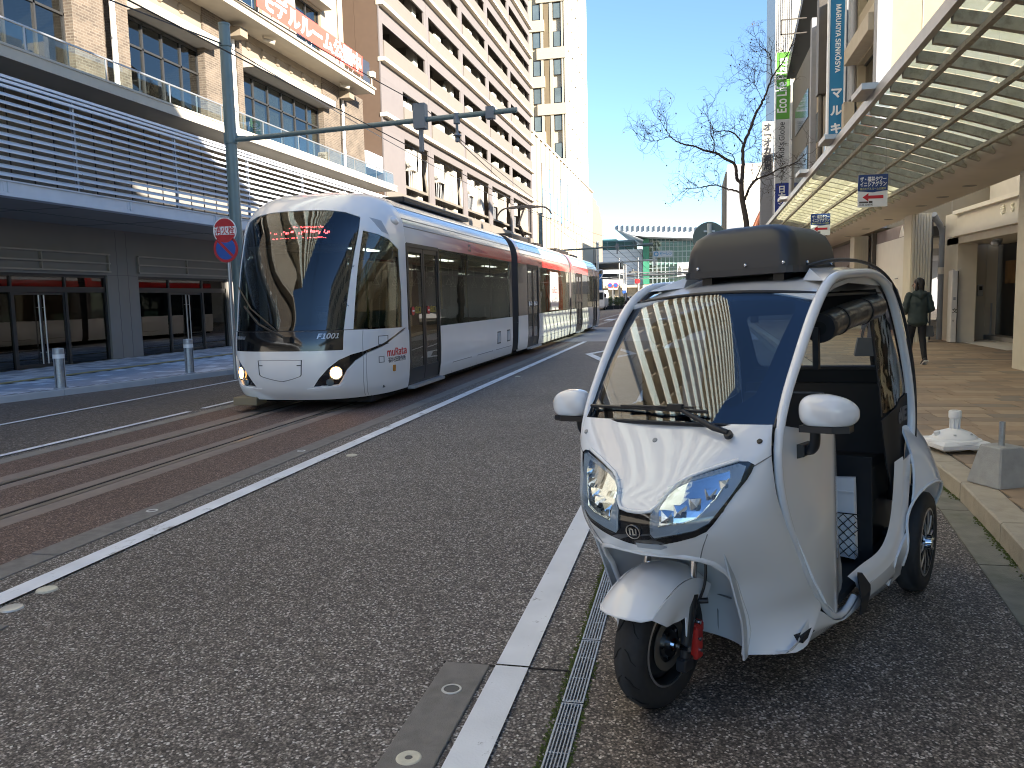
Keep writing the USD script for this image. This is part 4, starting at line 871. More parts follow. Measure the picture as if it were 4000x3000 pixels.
put(C2, 'antenna_frame', G().box(4.9, 6.3, 50.2, 50.26, 17.1, 17.16).box(4.9, 4.96, 50.2, 50.26, 16.3, 17.16).box(4.9, 6.3, 50.2, 50.26, 16.3, 16.36), 'pipe_dark')
C3 = thing('dark_gabled_building', 'dark grey building with a steep shadowed eave behind the green sign', 'building')
put(C3, 'body', G().box(6.45, 20, 48.1, 58, 3.8, 15.4), 'wall_dark')
put(C3, 'eave', G().hull([(6.0, 49, 18.0), (6.0, 57.5, 15.6), (7, 49, 18.), (7, 57.5, 15.6), (6.0, 57.5, 16.4), (6., 49, 18.4), (7, 49, 18.4), (7, 57.5, 16.4)]), 'frame_dark')
for z in (5.2, 8.4, 11.6): put(C3, 'window', G().box(6.4, 6.45, 50, 56, z, z+1.6), 'far_glass')
GS = thing('green_vertical_sign', 'projecting sign with green upper panel and grey lower panels', 'sign')
x0, x1, yb = 5.4, 6.28, 58.
def zz(py, px=3050): 
    d = _f+_R*(px-2000)/FPX-_U*(py-1500)/FPX if False else (_f+_R*((px-2000)/FPX)-_U*((py-1500)/FPX)); return 1.65+d[2]*yb/d[1]
za, zb_, zc, zd = zz(205), zz(465), zz(715), zz(870)
put(GS, 'green_panel', G().box(x0, x1, yb, yb+.4, zb_, za), 'sign_green')
put(GS, 'grey_panel', G().box(x0, x1, yb+.002, yb+.4, zc, zb_-.02), 'sign_grey')
put(GS, 'navy_panel', G().box(x0, x1, yb, yb+.4, zd-2, zc-.02), pm('navy2', (.02, .04, .26), .5))
put(GS, 'green_lettering', text_g('Eco Life Plaza', .6, frame((x0+.66, yb-.003, zb_+.35), (0, 0, 1), (-1, 0, 0), (0, -1, 0)), .02, bold=2, width=(za-zb_)*.82), 'white_sign')
put(GS, 'latin_lettering', text_g("Kid's Globe", .36, frame((x0+.56, yb-.001, zb_-2.55), (0, 0, 1), (-1, 0, 0), (0, -1, 0)), .02, bold=1, width=2.3), 'text_dark')
put(GS, 'kana_lettering', text_g('システムエイト', .36, frame(((x0+x1)/2, yb-.001, zb_-2.7), (1, 0, 0), (0, 0, 1), (0, -1, 0)), .02, vertical=True), 'text_dark')
put(GS, 'navy_lettering', text_g('日本システムバンク', .40, frame(((x0+x1)/2, yb-.003, zc-.15), (1, 0, 0), (0, 0, 1), (0, -1, 0)), .02, bold=2, vertical=True), 'white_sign')
for x in (x0-.04, x1): put(GS, 'frame_rail', G().box(x, x+.05, yb-.02, yb+.42, zd-2, za), 'white_sign')
put(GS, 'junction_box', G().box(x1+.08, x1+.4, yb, yb+.4, 9.4, 9.9).box(x1+.08, x1+.35, yb, yb+.3, 11.8, 14.2), 'white_sign')
C4 = thing('beige_block', 'pale block behind the pharmacy sign', 'building')
put(C4, 'body', G().box(6.6, 22, 58.5, 69.5, 3.8, 13.), 'wall_grey')
PS = thing('pharmacy_sign', 'cream vertical pharmacy sign with dark lettering left of the green sign', 'sign')
x0, x1, yb = 5.45, 6.3, 69.6
d0 = lambda py: (lambda d: 1.65+d[2]*yb/d[1])(_f+_R*((2995-2000)/FPX)-_U*((py-1500)/FPX))
za, zb_ = d0(475), d0(665)
put(PS, 'panel', G().box(x0, x1, yb, yb+.5, zb_, za), 'wall_pale')
put(PS, 'lettering', text_g('オーオカ薬局', .50, frame(((x0+x1)/2, yb-.004, za-.1), (1, 0, 0), (0, 0, 1), (0, -1, 0)), .02, bold=3, vertical=True, gap=(za-zb_)/(6*.5*1.25)*.97), 'text_dark')
put(PS, 'lower_panel', G().box(x0-.1, x1, yb+.05, yb+.5, 3, zb_-.05), 'wall_grey')
C5 = thing('pharmacy_building', 'grey panelled building carrying the pharmacy sign', 'building')
put(C5, 'body', G().box(6.4, 22, 70.2, 84, 0, 11.5), 'wall_grey')
C6 = thing('slatted_building', 'pale building with vertical slats behind the bare tree', 'building')
put(C6, 'body', G().box(4.2, 26, 106, 122, 0, 17.6), 'wall_pale')
for i in range(9): put(C6, 'slat', G().box(3.95, 4.2, 106.6+i*1.7, 107.2+i*1.7, 1, 16.8), 'wall_dark')
put(C6, 'tower_strip', G().box(4.1, 6.0, 105.9, 106.0, 2, 17.4), 'wall_grey')
C7 = thing('red_arch_building', 'building with a reddish curved roof edge beside the bare tree', 'building')
put(C7, 'body', G().box(6.2, 20, 86, 100, 0, 8.2), 'wall_beige')
put(C7, 'red_arch', G().tube(curve([(5.9, 86.3, 0.2), (5.95, 86.3, 5.), (6.6, 86.3, 8.6), (7.4, 86.3, 10.4)], 12), .35, 6).tube(curve([(5.9, 93, 0.2), (5.95, 93, 5.), (6.6, 93, 8.6), (7.4, 93, 10.4)], 12), .35, 6).box(6.1, 6.4, 86, 93, 3, 3.5).box(6.3, 6.6, 86, 93, 6, 6.5), pm('arch_red', (.50, .16, .08), .6))
put(C7, 'brown_front', G().box(6.0, 6.2, 86.8, 92.8, .2, 6.2), pm('brown_front', (.30, .12, .06), .7))
C8 = thing('grey_block', 'small grey block far down the right side before the station', 'building')
put(C8, 'body', G().box(2.9, 12, 124, 140, 0, 11.6), 'wall_grey')
C9 = thing('white_tower', 'very tall white tower with a grey side above the right rooftops', 'building')
put(C9, 'body', G().box(28.4, 60, 260, 290, 0, 120), 'tower_white')
put(C9, 'grey_side', G().box(23.8, 28.4, 260.3, 290, 0, 120), 'wall_grey')
for k in range(9): put(C9, 'slat', G().box(23.8+k*.51, 24.05+k*.51, 260.05, 260.3, 0, 120), 'wall_pale')
for j in range(16):
    for i in range(4): put(C9, 'window', G().box(31+i*5.4, 34.4+i*5.4, 259.9, 260., 41+j*5.4, 44+j*5.4), 'far_glass')
# building row beside and behind the camera on the right: out of frame, it shades the street
R0 = thing('near_right_building', 'tall building over the near shops right of the picture', 'building')
put(R0, 'body', G().box(7.7, 22, -12, 8, 3.8, RH0), 'wall_pale')
put(R0, 'low_wing', G().box(7.7, 22, 8, 11, 3.8, RH0-1.6), 'wall_pale')
put(R0, 'rear_body', G().box(9.8, 24, 11, 30.6, 0, RH1), 'wall_pale')
for j in range(4):
    for i in range(12): put(R0, 'window', G().box(7.62, 7.7, -11.5+i*1.6, -10.5+i*1.6, 5.5+j*3.2, 7.2+j*3.2), 'far_glass')
# ---------------------------------------------------------------- station and far street
pm('station_grey', (.40, .43, .46), .6, var=.04); pm('station_white', (.62, .62, .62), .6, var=.03)
pm('station_green', (.05, .22, .13), .3, var=.2); pm('mullion', (.36, .42, .42), .5)
glass('station_glass', (.55, .72, .66), (1, 1, 1), ior=1.55)
pm('shop_glow', (.50, .40, .28), .8, var=.5, scale=.8)
ST = thing('station_hall', 'glass station hall with a great grey wing roof at the end of the street', 'station')
def fx(y): return y/190.
Y0 = 190.
rp = [(-17.6, 16.9), (-16.6, 17.4), (-10, 17.1), (0, 16.3), (14, 15.4), (14, 13.2), (0, 13.9), (-10, 14.6), (-13.5, 15.1)]
put(ST, 'wing_roof', G().prism(Polygon(rp), 0, 46, frame((0, Y0-6, 0), (1, 0, 0), (0, 0, 1), (0, 1, 0))), 'station_grey')
for i in range(26): put(ST, 'roof_rib', G().box(-16.4+i*1.15, -16.25+i*1.15, Y0-6.4, Y0-6.02, 16.2-.05*i, 17.5-.07*i), 'mullion')
put(ST, 'soffit_light', G().hull([(-13.5, Y0-5.9, 15.0), (-11, Y0-5.9, 14.0), (-13.5, Y0+20, 15.0), (-11, Y0+20, 14.0), (-16.8, Y0-5.9, 16.6)]), 'station_white')
for i in range(27): put(ST, 'mullion', G().box(-11+i*.95-.07, -11+i*.95+.07, Y0-.15, Y0+.15, 4.2, 14.6), 'mullion')
for j in range(9): put(ST, 'transom', G().box(-11.1, 14.5, Y0-.1, Y0+.1, 4.2+j*1.2-.05, 4.2+j*1.2+.05), 'mullion')
put(ST, 'glass_wall', G().box(-11, 14.5, Y0-.02, Y0+.02, 4.2, 14.6), 'station_glass')
put(ST, 'green_corner', G().box(-11.3, -9.9, Y0-.5, Y0-.2, 4.1, 14.6), 'station_green')
put(ST, 'rear_wall', G().box(-11, 14.5, Y0+14, Y0+14.3, 4, 14).box(-11, 14.5, Y0, Y0+14, 8.6, 8.9).box(-11, 14.5, Y0, Y0+14, 11.4, 11.6), 'station_white')
put(ST, 'ground_floor', G().box(-11, 14.5, Y0+3, Y0+3.3, 0, 4.2), 'shop_glow')
put(ST, 'floor_band', G().box(-11.2, 14.6, Y0-.5, Y0+3, 3.7, 4.2), 'wall_beige')
for i in range(8): put(ST, 'pillar', G().cyl((-9+i*3, Y0-.4, 0), (-9+i*3, Y0-.4, 4.2), .28, n=10), 'station_grey')
put(ST, 'hall_sign', G().box(-9, -4.6, Y0-.5, Y0-.35, 10.3, 11.7), 'station_grey')
put(ST, 'hall_lettering', G().lathe([(.35, 0), (.55, 0), (.55, .1), (.35, .1)], (-8.3, Y0-.6, 11.0), 'y', 14).add(*text_g('セーレン', .75, frame((-7.5, Y0-.52, 10.7), (1, 0, 0), (0, 0, 1), (0, -1, 0)), .05, bold=1, width=2.7).mesh()), 'sign_sky')
put(ST, 'billboard', G().box(-3.6, .8, Y0-1.2, Y0-1., 5.6, 8.8), 'station_white')
put(ST, 'billboard_picture', G().prism(Polygon([(-3.4, 6), (-2.6, 6), (-2.6, 7.4), (-3., 8.2), (-3.4, 7.4)]), 0, .02, frame((0, Y0-1.2, 0), (1, 0, 0), (0, 0, 1), (0, -1, 0))).box(-2.2, .6, Y0-1.23, Y0-1.21, 7.0, 7.5).box(-2.0, -.4, Y0-1.23, Y0-1.21, 6.1, 6.5), 'wall_dark')
SW_ = thing('station_annex', 'white horizontal-panelled station annex left of the glass hall', 'building')
put(SW_, 'body', G().box(-40, -11.6, Y0+2, Y0+20, 4.2, 12.4), 'station_white')
for j in range(8): put(SW_, 'panel_joint', G().box(-40, -11.6, Y0+1.95, Y0+2., 4.9+j*.95, 4.98+j*.95), 'station_grey')
put(SW_, 'setback', G().box(-36, -14, Y0+5, Y0+20, 12.4, 14.4).box(-34, -18, Y0+6, Y0+20, 14.4, 15.2), 'station_glass')
put(SW_, 'setback_core', G().box(-36, -14, Y0+8, Y0+20, 12.4, 15), 'station_grey')
for j in range(12): put(SW_, 'roof_rail', G().box(-36+j*2, -35.9+j*2, Y0+4.9, Y0+5., 12.4, 14.6), 'mullion')
put(SW_, 'shop_fronts', G().box(-40, -11.6, Y0+2.5, Y0+3, 0, 4.2), 'shop_glow')
put(SW_, 'shop_canopy', G().box(-40, -11.6, Y0, Y0+2.4, 3.5, 4.1), 'wall_beige')
for j in range(10): put(SW_, 'shop_post', G().box(-38+j*2.8, -37.7+j*2.8, Y0+2., Y0+2.4, 0, 3.5), 'wall_dark')
put(SW_, 'sign_band', G().box(-20, -16.5, Y0-.1, Y0-.02, 3.6, 4.0), 'shop_glow')

pm('pole_green', (.115, .165, .165), .4, var=.08, coat=.2)
pm('pole_white', (.52, .56, .53), .45); pm('pole_grey', (.22, .23, .24), .5); pm('wire', (.035, .035, .04), .5); pm('insulator', (.16, .18, .20), .45)
CP = thing('catenary_pole', 'dark green catenary pole with a long arm over the tram track', 'pole')
px, py = -10.62, 17.5
put(CP, 'pole', G().tube([(px, py, .0), (px, py, 8.1)], [.15, .125], 20), 'pole_green', smooth=60)
put(CP, 'cap', G().cyl((px, py, 8.1), (px, py, 8.14), .135, n=20), 'pole_green')
put(CP, 'clamp_band', G().cyl((px, py, 7.62), (px, py, 7.70), .15, n=20).cyl((px, py, 5.42), (px, py, 5.66), .155, n=20), 'pole_green')
put(CP, 'arm', G().tube([(px+.1, py, 5.50), (-3.72, py, 5.70)], .058, 12), 'pole_green', smooth=60)
put(CP, 'arm_bracket', G().hull([(px+.1, py-.05, 5.42), (px+.1, py+.05, 5.62), (px+.45, py-.04, 5.47), (px+.45, py+.04, 5.57)]), 'pole_green')
put(CP, 'hanger_block', G().box(-6.05, -5.78, py-.12, py+.12, 5.44, 5.98).box(-5.95, -5.87, py-.05, py+.05, 4.95, 5.44), 'insulator')
put(CP, 'insulator', G().lathe([(0, 0), (.10, .02), (.06, .06), (.03, .10), (.03, .3)], (-5.08, py, 5.22), n=14).lathe([(.02, -.12), (.05, -.1), (.05, -.05), (.02, 0)], (-5.08, py, 5.22), n=10), 'insulator')
put(CP, 'end_clamp', G().box(-4.4, -4.22, py-.1, py+.1, 5.55, 5.80).cyl((-5.08, py, 5.5), (-5.08, py, 5.72), .075, n=12), 'insulator')
def wire(label, pts, r=.012): top('overhead_wire', G().tube(pts, r, 5), 'wire', label, 'wire')
def sag(a, b, d, n=14): a, b = np.array(a, float), np.array(b, float); return [a+(b-a)*t-np.array([0, 0, d*4*t*(1-t)]) for t in np.linspace(0, 1, n)]
wire('tram contact wire running down the street under the pole arm', sag((-5.92, -10, 4.93), (-5.92, 56, 4.93), .0), .010)
wire('upper catenary wire above the tram track', sag((-5.9, -12, 5.98), (-5.92, py, 5.98), .4)+sag((-5.92, py, 5.98), (-5.92, 56, 5.75), .55)[1:], .010)
wire('thick cable strung from the pole top past the red banner', sag((px, py, 7.66), (-16.0, -14, 8.6), .3), .018)
wire('cable strung from the pole top along the street to the station', sag((px, py, 7.66), (-9.2, 58, 7.), .5), .014)
wire('span cable from the insulator back over the near lane', sag((-5.08, py, 5.15), (-7.5, 56, 5.2), .2), .010)
GP = thing('gantry_pole', 'second catenary arm across the street behind the tram', 'pole')
put(GP, 'pole', G().tube([(-10.4, 56, 0), (-10.4, 56, 7.5)], .14, 12), 'pole_green')
put(GP, 'arm', G().tube([(-10.4, 56, 4.85), (-2.75, 56, 5.06)], .06, 8).tube([(-3.4, 56, 5.05), (-2.66, 56, 5.07)], .11, 8), 'pole_green')
put(GP, 'hanger_block', G().box(-5.2, -4.98, 55.9, 56.1, 4.85, 5.2).box(-5.13, -5.05, 55.95, 56.05, 4.5, 4.85), 'insulator')
WP = thing('white_catenary_pole', 'pale green-white catenary pole and arm beyond the last tram car', 'pole')
put(WP, 'pole', G().tube([(-8.75, 76, 0), (-8.75, 76, 6.75)], .13, 12), 'pole_white')
put(WP, 'arm', G().tube([(-8.75, 76, 4.72), (-3.3, 76, 4.88)], .09, 8).box(-3.6, -3.4, 75.9, 76.1, 4.3, 5.1), 'pole_white')
for k, (x, zt, l) in enumerate([(-9.55, 6.6, 'tall thin grey pole, leftmost of the far gantry'), (-9.0, 5.6, 'thick grey far gantry pole, second from the left'), (-8.7, 5.8, 'far gantry pole with traffic signs'), (-7.07, 6.6, 'rightmost far gantry pole with a red sign')]):
    t = thing('far_pole', l, 'pole'); put(t, 'pole', G().tube([(x, 108, 0), (x, 108, zt*.55), (x, 108, zt*.56), (x, 108, zt)], [.13, .13, .08, .08], 8), 'pole_grey')
for k, (z, x0, x1) in enumerate([(4.65, -9.5, 3), (4.45, -9., 3), (4.2, -12, 3.), (3.9, -12, 3.), (4.4, -8.7, 4)]):
    top('far_gantry_beam', G().tube([(x0, 108.2+k*.3, z-.1), (x1, 108.2+k*.3, z+.15)], .06, 6), 'pole_grey', ['highest far gantry beam across the street', 'second far gantry beam from the top', 'middle far gantry beam reaching left', 'lowest far gantry beam reaching left', 'short far gantry beam at the right poles'][k], 'gantry')
top('far_board', G().box(-8.4, -7., 108.6, 108.8, 4.55, 4.85).ball((-7.8, 108.7, 5.0), .12), 'wall_dark', 'dark board on the far gantry beams', 'board')
for k in range(4): wire(['left far overhead wire', 'second far overhead wire', 'third far overhead wire', 'right far overhead wire'][k], sag((-5.9+k*.6, 56, 4.9+.12*k), (-7.6+k*.8, 140, 5.0), .3), .018)
pm('sign_blue2', (.03, .10, .38), .5); pm('sign_red2', (.50, .03, .035), .5)
def disc(par, c, r, mats, nrm='y', name='sign_disc'):
    T = frame(c, (1, 0, 0), (0, 0, 1), (0, -1, 0))
    put(par, name, G().lathe([(0, -.012), (r, -.012), (r, 0), (0, 0)], n=32).xf(T), mats[0]); rr = r
    return T
HS = thing('sign_post', 'grey post with a red hydrant disc above a blue no-parking disc', 'sign post')
sx, sy = -10.02, 16.05
put(HS, 'post', G().cyl((sx+.02, sy+.06, .0), (sx+.02, sy+.06, 3.35), .038, n=12), 'steel_post')
T = disc(HS, (sx, sy, 3.27), .285, ('white_sign',), name='hydrant_disc')
put(HS, 'hydrant_face', G().lathe([(0, .0035), (.26, .0035), (.265, .001)], n=32).xf(T), 'sign_red2')
put(HS, 'hydrant_bar', G().box(-.255, .255, -.09, .09, .004, .006).xf(T), 'white_sign')
put(HS, 'hydrant_lettering', text_g('消火栓', .15, T@frame((0, -.065, .0065), (1, 0, 0), (0, 1, 0)), .003, bold=1, width=.48, center=True), 'sign_red2')
T = disc(HS, (sx, sy, 2.88), .30, ('sign_red2',), name='no_parking_disc')
put(HS, 'no_parking_face', G().lathe([(0, .003), (.235, .003), (.24, .001)], n=32).xf(T), 'sign_blue2')
put(HS, 'no_parking_bar', G().box(-.235, .235, -.03, .03, .0035, .006).xf(T@rotz(math.radians(-45))), 'sign_red2')
RS = thing('round_sign_back', 'round grey-green sign seen from behind on a post above the roof box', 'sign')
put(RS, 'disc', G().lathe([(0, -.02), (.295, -.02), (.30, 0), (.29, .01), (0, .01)], (.287, 15.5, 2.67), 'y', 36), pm('sign_backside', (.12, .15, .13), .45, metal=.3))
put(RS, 'post', G().cyl((.29, 15.42, 0), (.29, 15.42, 2.93), .04, n=12), 'pole_white')
put(RS, 'bracket', G().box(.19, .39, 15.44, 15.47, 2.78, 2.81).box(.19, .39, 15.44, 15.47, 2.52, 2.55), 'steel_post')
NP = thing('twin_sign_post', 'far post with two blue no-parking discs above a white plate', 'sign post')
put(NP, 'post', G().cyl((-10.45, 108, 0), (-10.45, 108, 3.0), .05, n=8), 'pole_grey')
for x in (-10.8, -10.05): put(NP, 'disc', G().lathe([(0, -.03), (.34, -.03), (.34, 0), (0, 0)], (x, 107.9, 3.05), 'y', 18), 'sign_red2'); put(NP, 'disc_face', G().lathe([(0, -.04), (.26, -.04), (.26, -.035)], (x, 107.9, 3.05), 'y', 18), 'sign_blue2')
put(NP, 'plate', G().box(-11.0, -9.8, 107.86, 107.9, 2.5, 2.68), 'white_sign')
for k, (z, m) in enumerate([(2.95, 'white_sign'), (2.55, 'white_sign'), (2.15, 'sign_blue2')]): top('far_sign_disc', G().lathe([(0, -.03), (.24, -.03), (.24, 0), (0, 0)], (-8.9, 107.6, z), 'y', 16).lathe([(.19, -.035), (.25, -.035), (.25, 0)], (-8.9, 107.6, z), 'y', 16), m, ['top white disc on the far sign pole', 'middle speed disc on the far sign pole', 'lowest blue disc on the far sign pole'][k], 'sign')
top('far_red_sign', G().lathe([(0, -.04), (.3, -.04), (.3, 0), (0, 0)], (-7.1, 107.7, 3.5), 'y', 16).box(-7.5, -7.2, 107.7, 107.8, 3.2, 3.8), 'sign_red2', 'red round sign on the rightmost far pole', 'sign')

# ---------------------------------------------------------------- bollards, umbrella base, concrete weight
def bollard(x, y, l):
    t = thing('bollard', l, 'bollard', (x, y, .12), group='steel bollards on the left pavement')
    put(t, 'shaft', G().cyl((0, 0, 0), (0, 0, .76), .10, n=24), 'galvanised', smooth=60)
    put(t, 'band', G().cyl((0, 0, .58), (0, 0, .66), .104, n=24), 'white_sign', smooth=60)
    put(t, 'cap', G().lathe([(.10, .76), (.095, .775), (.0, .785)], n=24), 'galvanised')
    put(t, 'foot', G().lathe([(.13, 0), (.13, .012), (.1, .015)], n=24), 'galvanised')
    for k in range(4): a = k*math.pi/2; put(t, 'seam', G().box(-.004, .004, .095, .106, .01, .58, T=rotz(a)), 'frame_dark')
bollard(-11.97, 13.19, 'steel bollard nearer the left picture edge'); bollard(-11.26, 16.27, 'steel bollard nearer the tram'); bollard(-12.9, 10.0, 'steel bollard left of the picture edge')
pm('white_plastic', (.76, .76, .75), .45, var=.05)
UB = thing('parasol_base', 'white plastic water-filled parasol base on the sidewalk', 'parasol base', (2.36, 8.05, SW+.003), .25)
put(UB, 'tank', G().tm((lambda m: m)(trimesh.Trimesh(*[np.array(q) for q in (lambda h: (np.array(h.vert_properties)[:, :3], np.array(h.tri_verts)))((m3.Manifold.hull_points([[sx*(.235-b), sy*(.235-b), z] for sx in (-1, 1) for sy in (-1, 1) for b, z in ((.03, .02), (.0, .04), (.0, .075), (.035, .10))]) - m3.Manifold.cylinder(.6, .05, .05, 20).scale([1.6, 1, 1]).rotate([90, 0, 0]).translate([0, .3, -.01]) - m3.Manifold.cylinder(.6, .05, .05, 20).scale([1.6, 1, 1]).rotate([90, 0, 90]).translate([-.3, 0, -.01])).to_mesh())], process=False))), 'white_plastic', smooth=35)
put(UB, 'dome', G().lathe([(.235, .085), (.225, .105), (.19, .115), (.185, .13), (.14, .165), (.07, .19), (.045, .2)], n=36), 'white_plastic', smooth=45)
put(UB, 'tube', G().lathe([(.036, .19), (.036, .31)], n=24), 'white_plastic', smooth=60)
for k in range(8): a = k*math.pi/4; put(UB, 'tube_rib', G().box(.033, .046, -.004, .004, .19, .29, T=rotz(a)), 'white_plastic')
put(UB, 'collar', G().lathe([(.036, .29), (.052, .295), (.055, .31), (.055, .355), (.048, .365), (.03, .366), (.03, .33)], n=28), 'white_plastic', smooth=45)
put(UB, 'filler_cap', G().cyl((-.15, .0, .12), (-.17, 0, .175), .026, n=14), 'white_plastic')
for a in (.4, 1.5, 2.7, 4.2, 5.3): put(UB, 'dimple', G().lathe([(0, .004), (.012, .003), (.014, 0)], (.15*math.cos(a), .15*math.sin(a), .158), n=12), 'pipe_grey')
pm('concrete_new', (.34, .335, .32), .85, var=.12, scale=12., bump=.35, bscale=160., dirt=.3, dcol=(.2, .2, .18), dscale=8.)
CW = thing('concrete_weight', 'tapered concrete weight with a steel tube on the sidewalk edge', 'weight', (2.28, 6.66, SW+.003), .45)
put(CW, 'block', G().hull([(sx*(w-b*.5), sy*(w-(.02-b)*.5-.0), z) for w, z in ((.158, .0), (.158, .02), (.105, .285), (.098, .295)) for sx in (-1, 1) for sy in (-1, 1) for b in (0., .02)]), 'concrete_new', smooth=20)
put(CW, 'tube', G().lathe([(.021, .28), (.021, .475), (.017, .475), (.017, .42)], n=20), 'galvanised', smooth=50)

# ---------------------------------------------------------------- bare tree
pm('bark', (.055, .042, .034), .9, var=.3, scale=14., bump=.6, bscale=40.); pm('dry_leaf', (.07, .05, .03), .8)
TY = 42.
def tp(px, py, dy=0.):                           # place on the tree's own plane, a little depth
    d = _f+_R*((2450+px*.5426-2000)/FPX)-_U*((50+py*.5426-1500)/FPX); y = TY+dy; return np.array([d[0]*y/d[1], y, 1.65+d[2]*y/d[1]])
TR = thing('bare_tree', 'bare winter street tree with a leaning dark trunk and fine twigs', 'tree')
rnd = random.Random(21)
base = tp(905, 1620); trunk = [np.array([base[0]+.12, TY, .02]), np.array([base[0]+.05, TY, 1.6]), tp(868, 1600), tp(845, 1430), tp(826, 1330), tp(823, 1230)]
put(TR, 'trunk', G().tube(curve(trunk, 24), np.linspace(.20, .11, 24), 10), 'bark', smooth=60)
limbs = [([(823, 1230), (832, 1090), (838, 950), (880, 850), (930, 720), (978, 630), (1010, 550), (1048, 455), (1110, 370), (1190, 220)], .10, .022, 1.2),
         ([(823, 1230), (792, 1190), (775, 1095), (720, 1060), (640, 1010), (575, 995), (470, 958), (400, 945), (310, 890)], .085, .025, -1.5),
         ([(838, 950), (800, 900), (745, 855), (690, 850), (620, 860)], .045, .016, -.8),
         ([(850, 1345), (880, 1260), (930, 1200), (1010, 1170), (1100, 1120), (1190, 1090), (1290, 1010)], .06, .02, 1.8),
         ([(845, 1340), (870, 1280), (900, 1240), (960, 1120), (1010, 1050), (1080, 1030)], .045, .014, -1.2),
         ([(830, 1310), (780, 1280), (720, 1270), (660, 1245), (560, 1250), (470, 1265), (400, 1265)], .05, .012, .9),
         ([(1048, 455), (1035, 380), (1030, 310), (960, 240), (915, 150)], .03, .008, -.5), ([(620, 1005), (625, 930), (605, 880), (600, 800), (560, 720)], .035, .010, .6),
         ([(310, 890), (270, 830), (230, 760), (215, 740)], .02, .006, -.3), ([(310, 890), (230, 915), (150, 930), (90, 920)], .02, .006, .3), ([(310, 890), (240, 860), (170, 850)], .014, .005, 0),
         ([(775, 1095), (755, 1020), (690, 1000)], .03, .01, .5), ([(978, 630), (940, 560), (900, 500), (870, 510)], .02, .006, -.4), ([(1048, 455), (980, 420), (900, 430)], .014, .005, .5), ([(1030, 380), (950, 360), (850, 385)], .014, .005, -.4),
         ([(800, 900), (820, 830), (790, 760)], .018, .006, .7), ([(838, 1000), (900, 960), (960, 880)], .02, .006, .8)]
tw = G(); lf = G()
def twig(p, d, L, r, lev):
    pts = [p]; n = 5
    for i in range(n):
        d = d+np.array([rnd.gauss(0, .3), rnd.gauss(0, .25), rnd.gauss(0, .28)+.07]); d /= np.linalg.norm(d); pts.append(pts[-1]+d*L/n)
        if lev > 0 and i >= 1 and rnd.random() < .75:
            s = np.cross(d, [rnd.gauss(0, 1), rnd.gauss(0, .6), rnd.gauss(0, 1)]); s /= np.linalg.norm(s)+1e-9
            twig(pts[-1], d*.5+s*.8, L*rnd.uniform(.4, .7), r*.6, lev-1)
    tw.tube(pts, np.linspace(r, r*.45, n+1), 4, caps=False)
    if lev == 0 and rnd.random() < .05:
        c = pts[-1]; lf.add([c, c+np.array([.04, .02, -.03]), c+np.array([.01, .02, -.10]), c+np.array([-.03, 0, -.04])], [[0, 1, 2], [0, 2, 3]])
for pts, r0, r1, dy in limbs:
    q = [tp(x, y, dy*i/(len(pts)-1)) for i, (x, y) in enumerate(pts)]
    c = curve(q, 8*len(pts)); c[1:-1] += np.array([[rnd.gauss(0, .012), 0, rnd.gauss(0, .012)] for _ in range(len(c)-2)])
    put(TR, 'limb', G().tube(c, np.linspace(r0, r1, len(c)), 7), 'bark', smooth=60)
    for k in range(int(len(c)*.3), len(c)):
        if rnd.random() < .42:
            t = c[min(k+1, len(c)-1)]-c[k-1]; t /= np.linalg.norm(t)+1e-9; s = np.cross(t, [rnd.gauss(0, .4), 1, rnd.gauss(0, .4)])*rnd.choice((-1, 1)); s /= np.linalg.norm(s)+1e-9
            twig(c[k], t*.6+s*.7, rnd.uniform(.5, 1.25), .0125, 2)
    twig(c[-1], c[-1]-c[-2], 1.0, r1*.55, 2)
put(TR, 'twigs', tw, 'bark', kind='stuff'); put(TR, 'dry_leaves', lf, 'dry_leaf', kind='stuff')

# ---------------------------------------------------------------- people
pm('coat_green', (.030, .046, .042), .65, var=.15, scale=20., bump=.25, bscale=40.); pm('trouser_black', (.012, .012, .014), .8); pm('hair_black', (.012, .009, .008), .45, var=.3, scale=30.)
pm('skin', (.42, .27, .20), .55, var=.05); pm('shoe_black', (.02, .02, .02), .6); pm('shoe_sole', (.6, .58, .55), .7); pm('coat_black', (.012, .012, .015), .8); pm('coat_grey', (.10, .10, .12), .85); pm('bag_grey', (.08, .085, .09), .6); pm('white_cap', (.7, .7, .7), .8); pm('driver_uniform', (.02, .025, .04), .7)
def blob(chains, rl=.03, it=8, extra=None):
    mf = None
    for ch in chains:
        for (a, ra), (b, rb) in zip(ch[:-1], ch[1:]):
            pts = []
            for c, r in ((a, ra), (b, rb)):
                s = trimesh.creation.icosphere(subdivisions=1, radius=1.); pts += [list(map(float, np.asarray(c)+v*np.asarray(r if np.ndim(r) else (r, r, r)))) for v in s.vertices]
            h = m3.Manifold.hull_points(pts); mf = h if mf is None else mf+h
    mf = mf.refine_to_length(rl); m = mf.to_mesh(); t = trimesh.Trimesh(np.array(m.vert_properties)[:, :3], np.array(m.tri_verts), process=True)
    trimesh.smoothing.filter_taubin(t, lamb=.5, nu=.52, iterations=it); return t
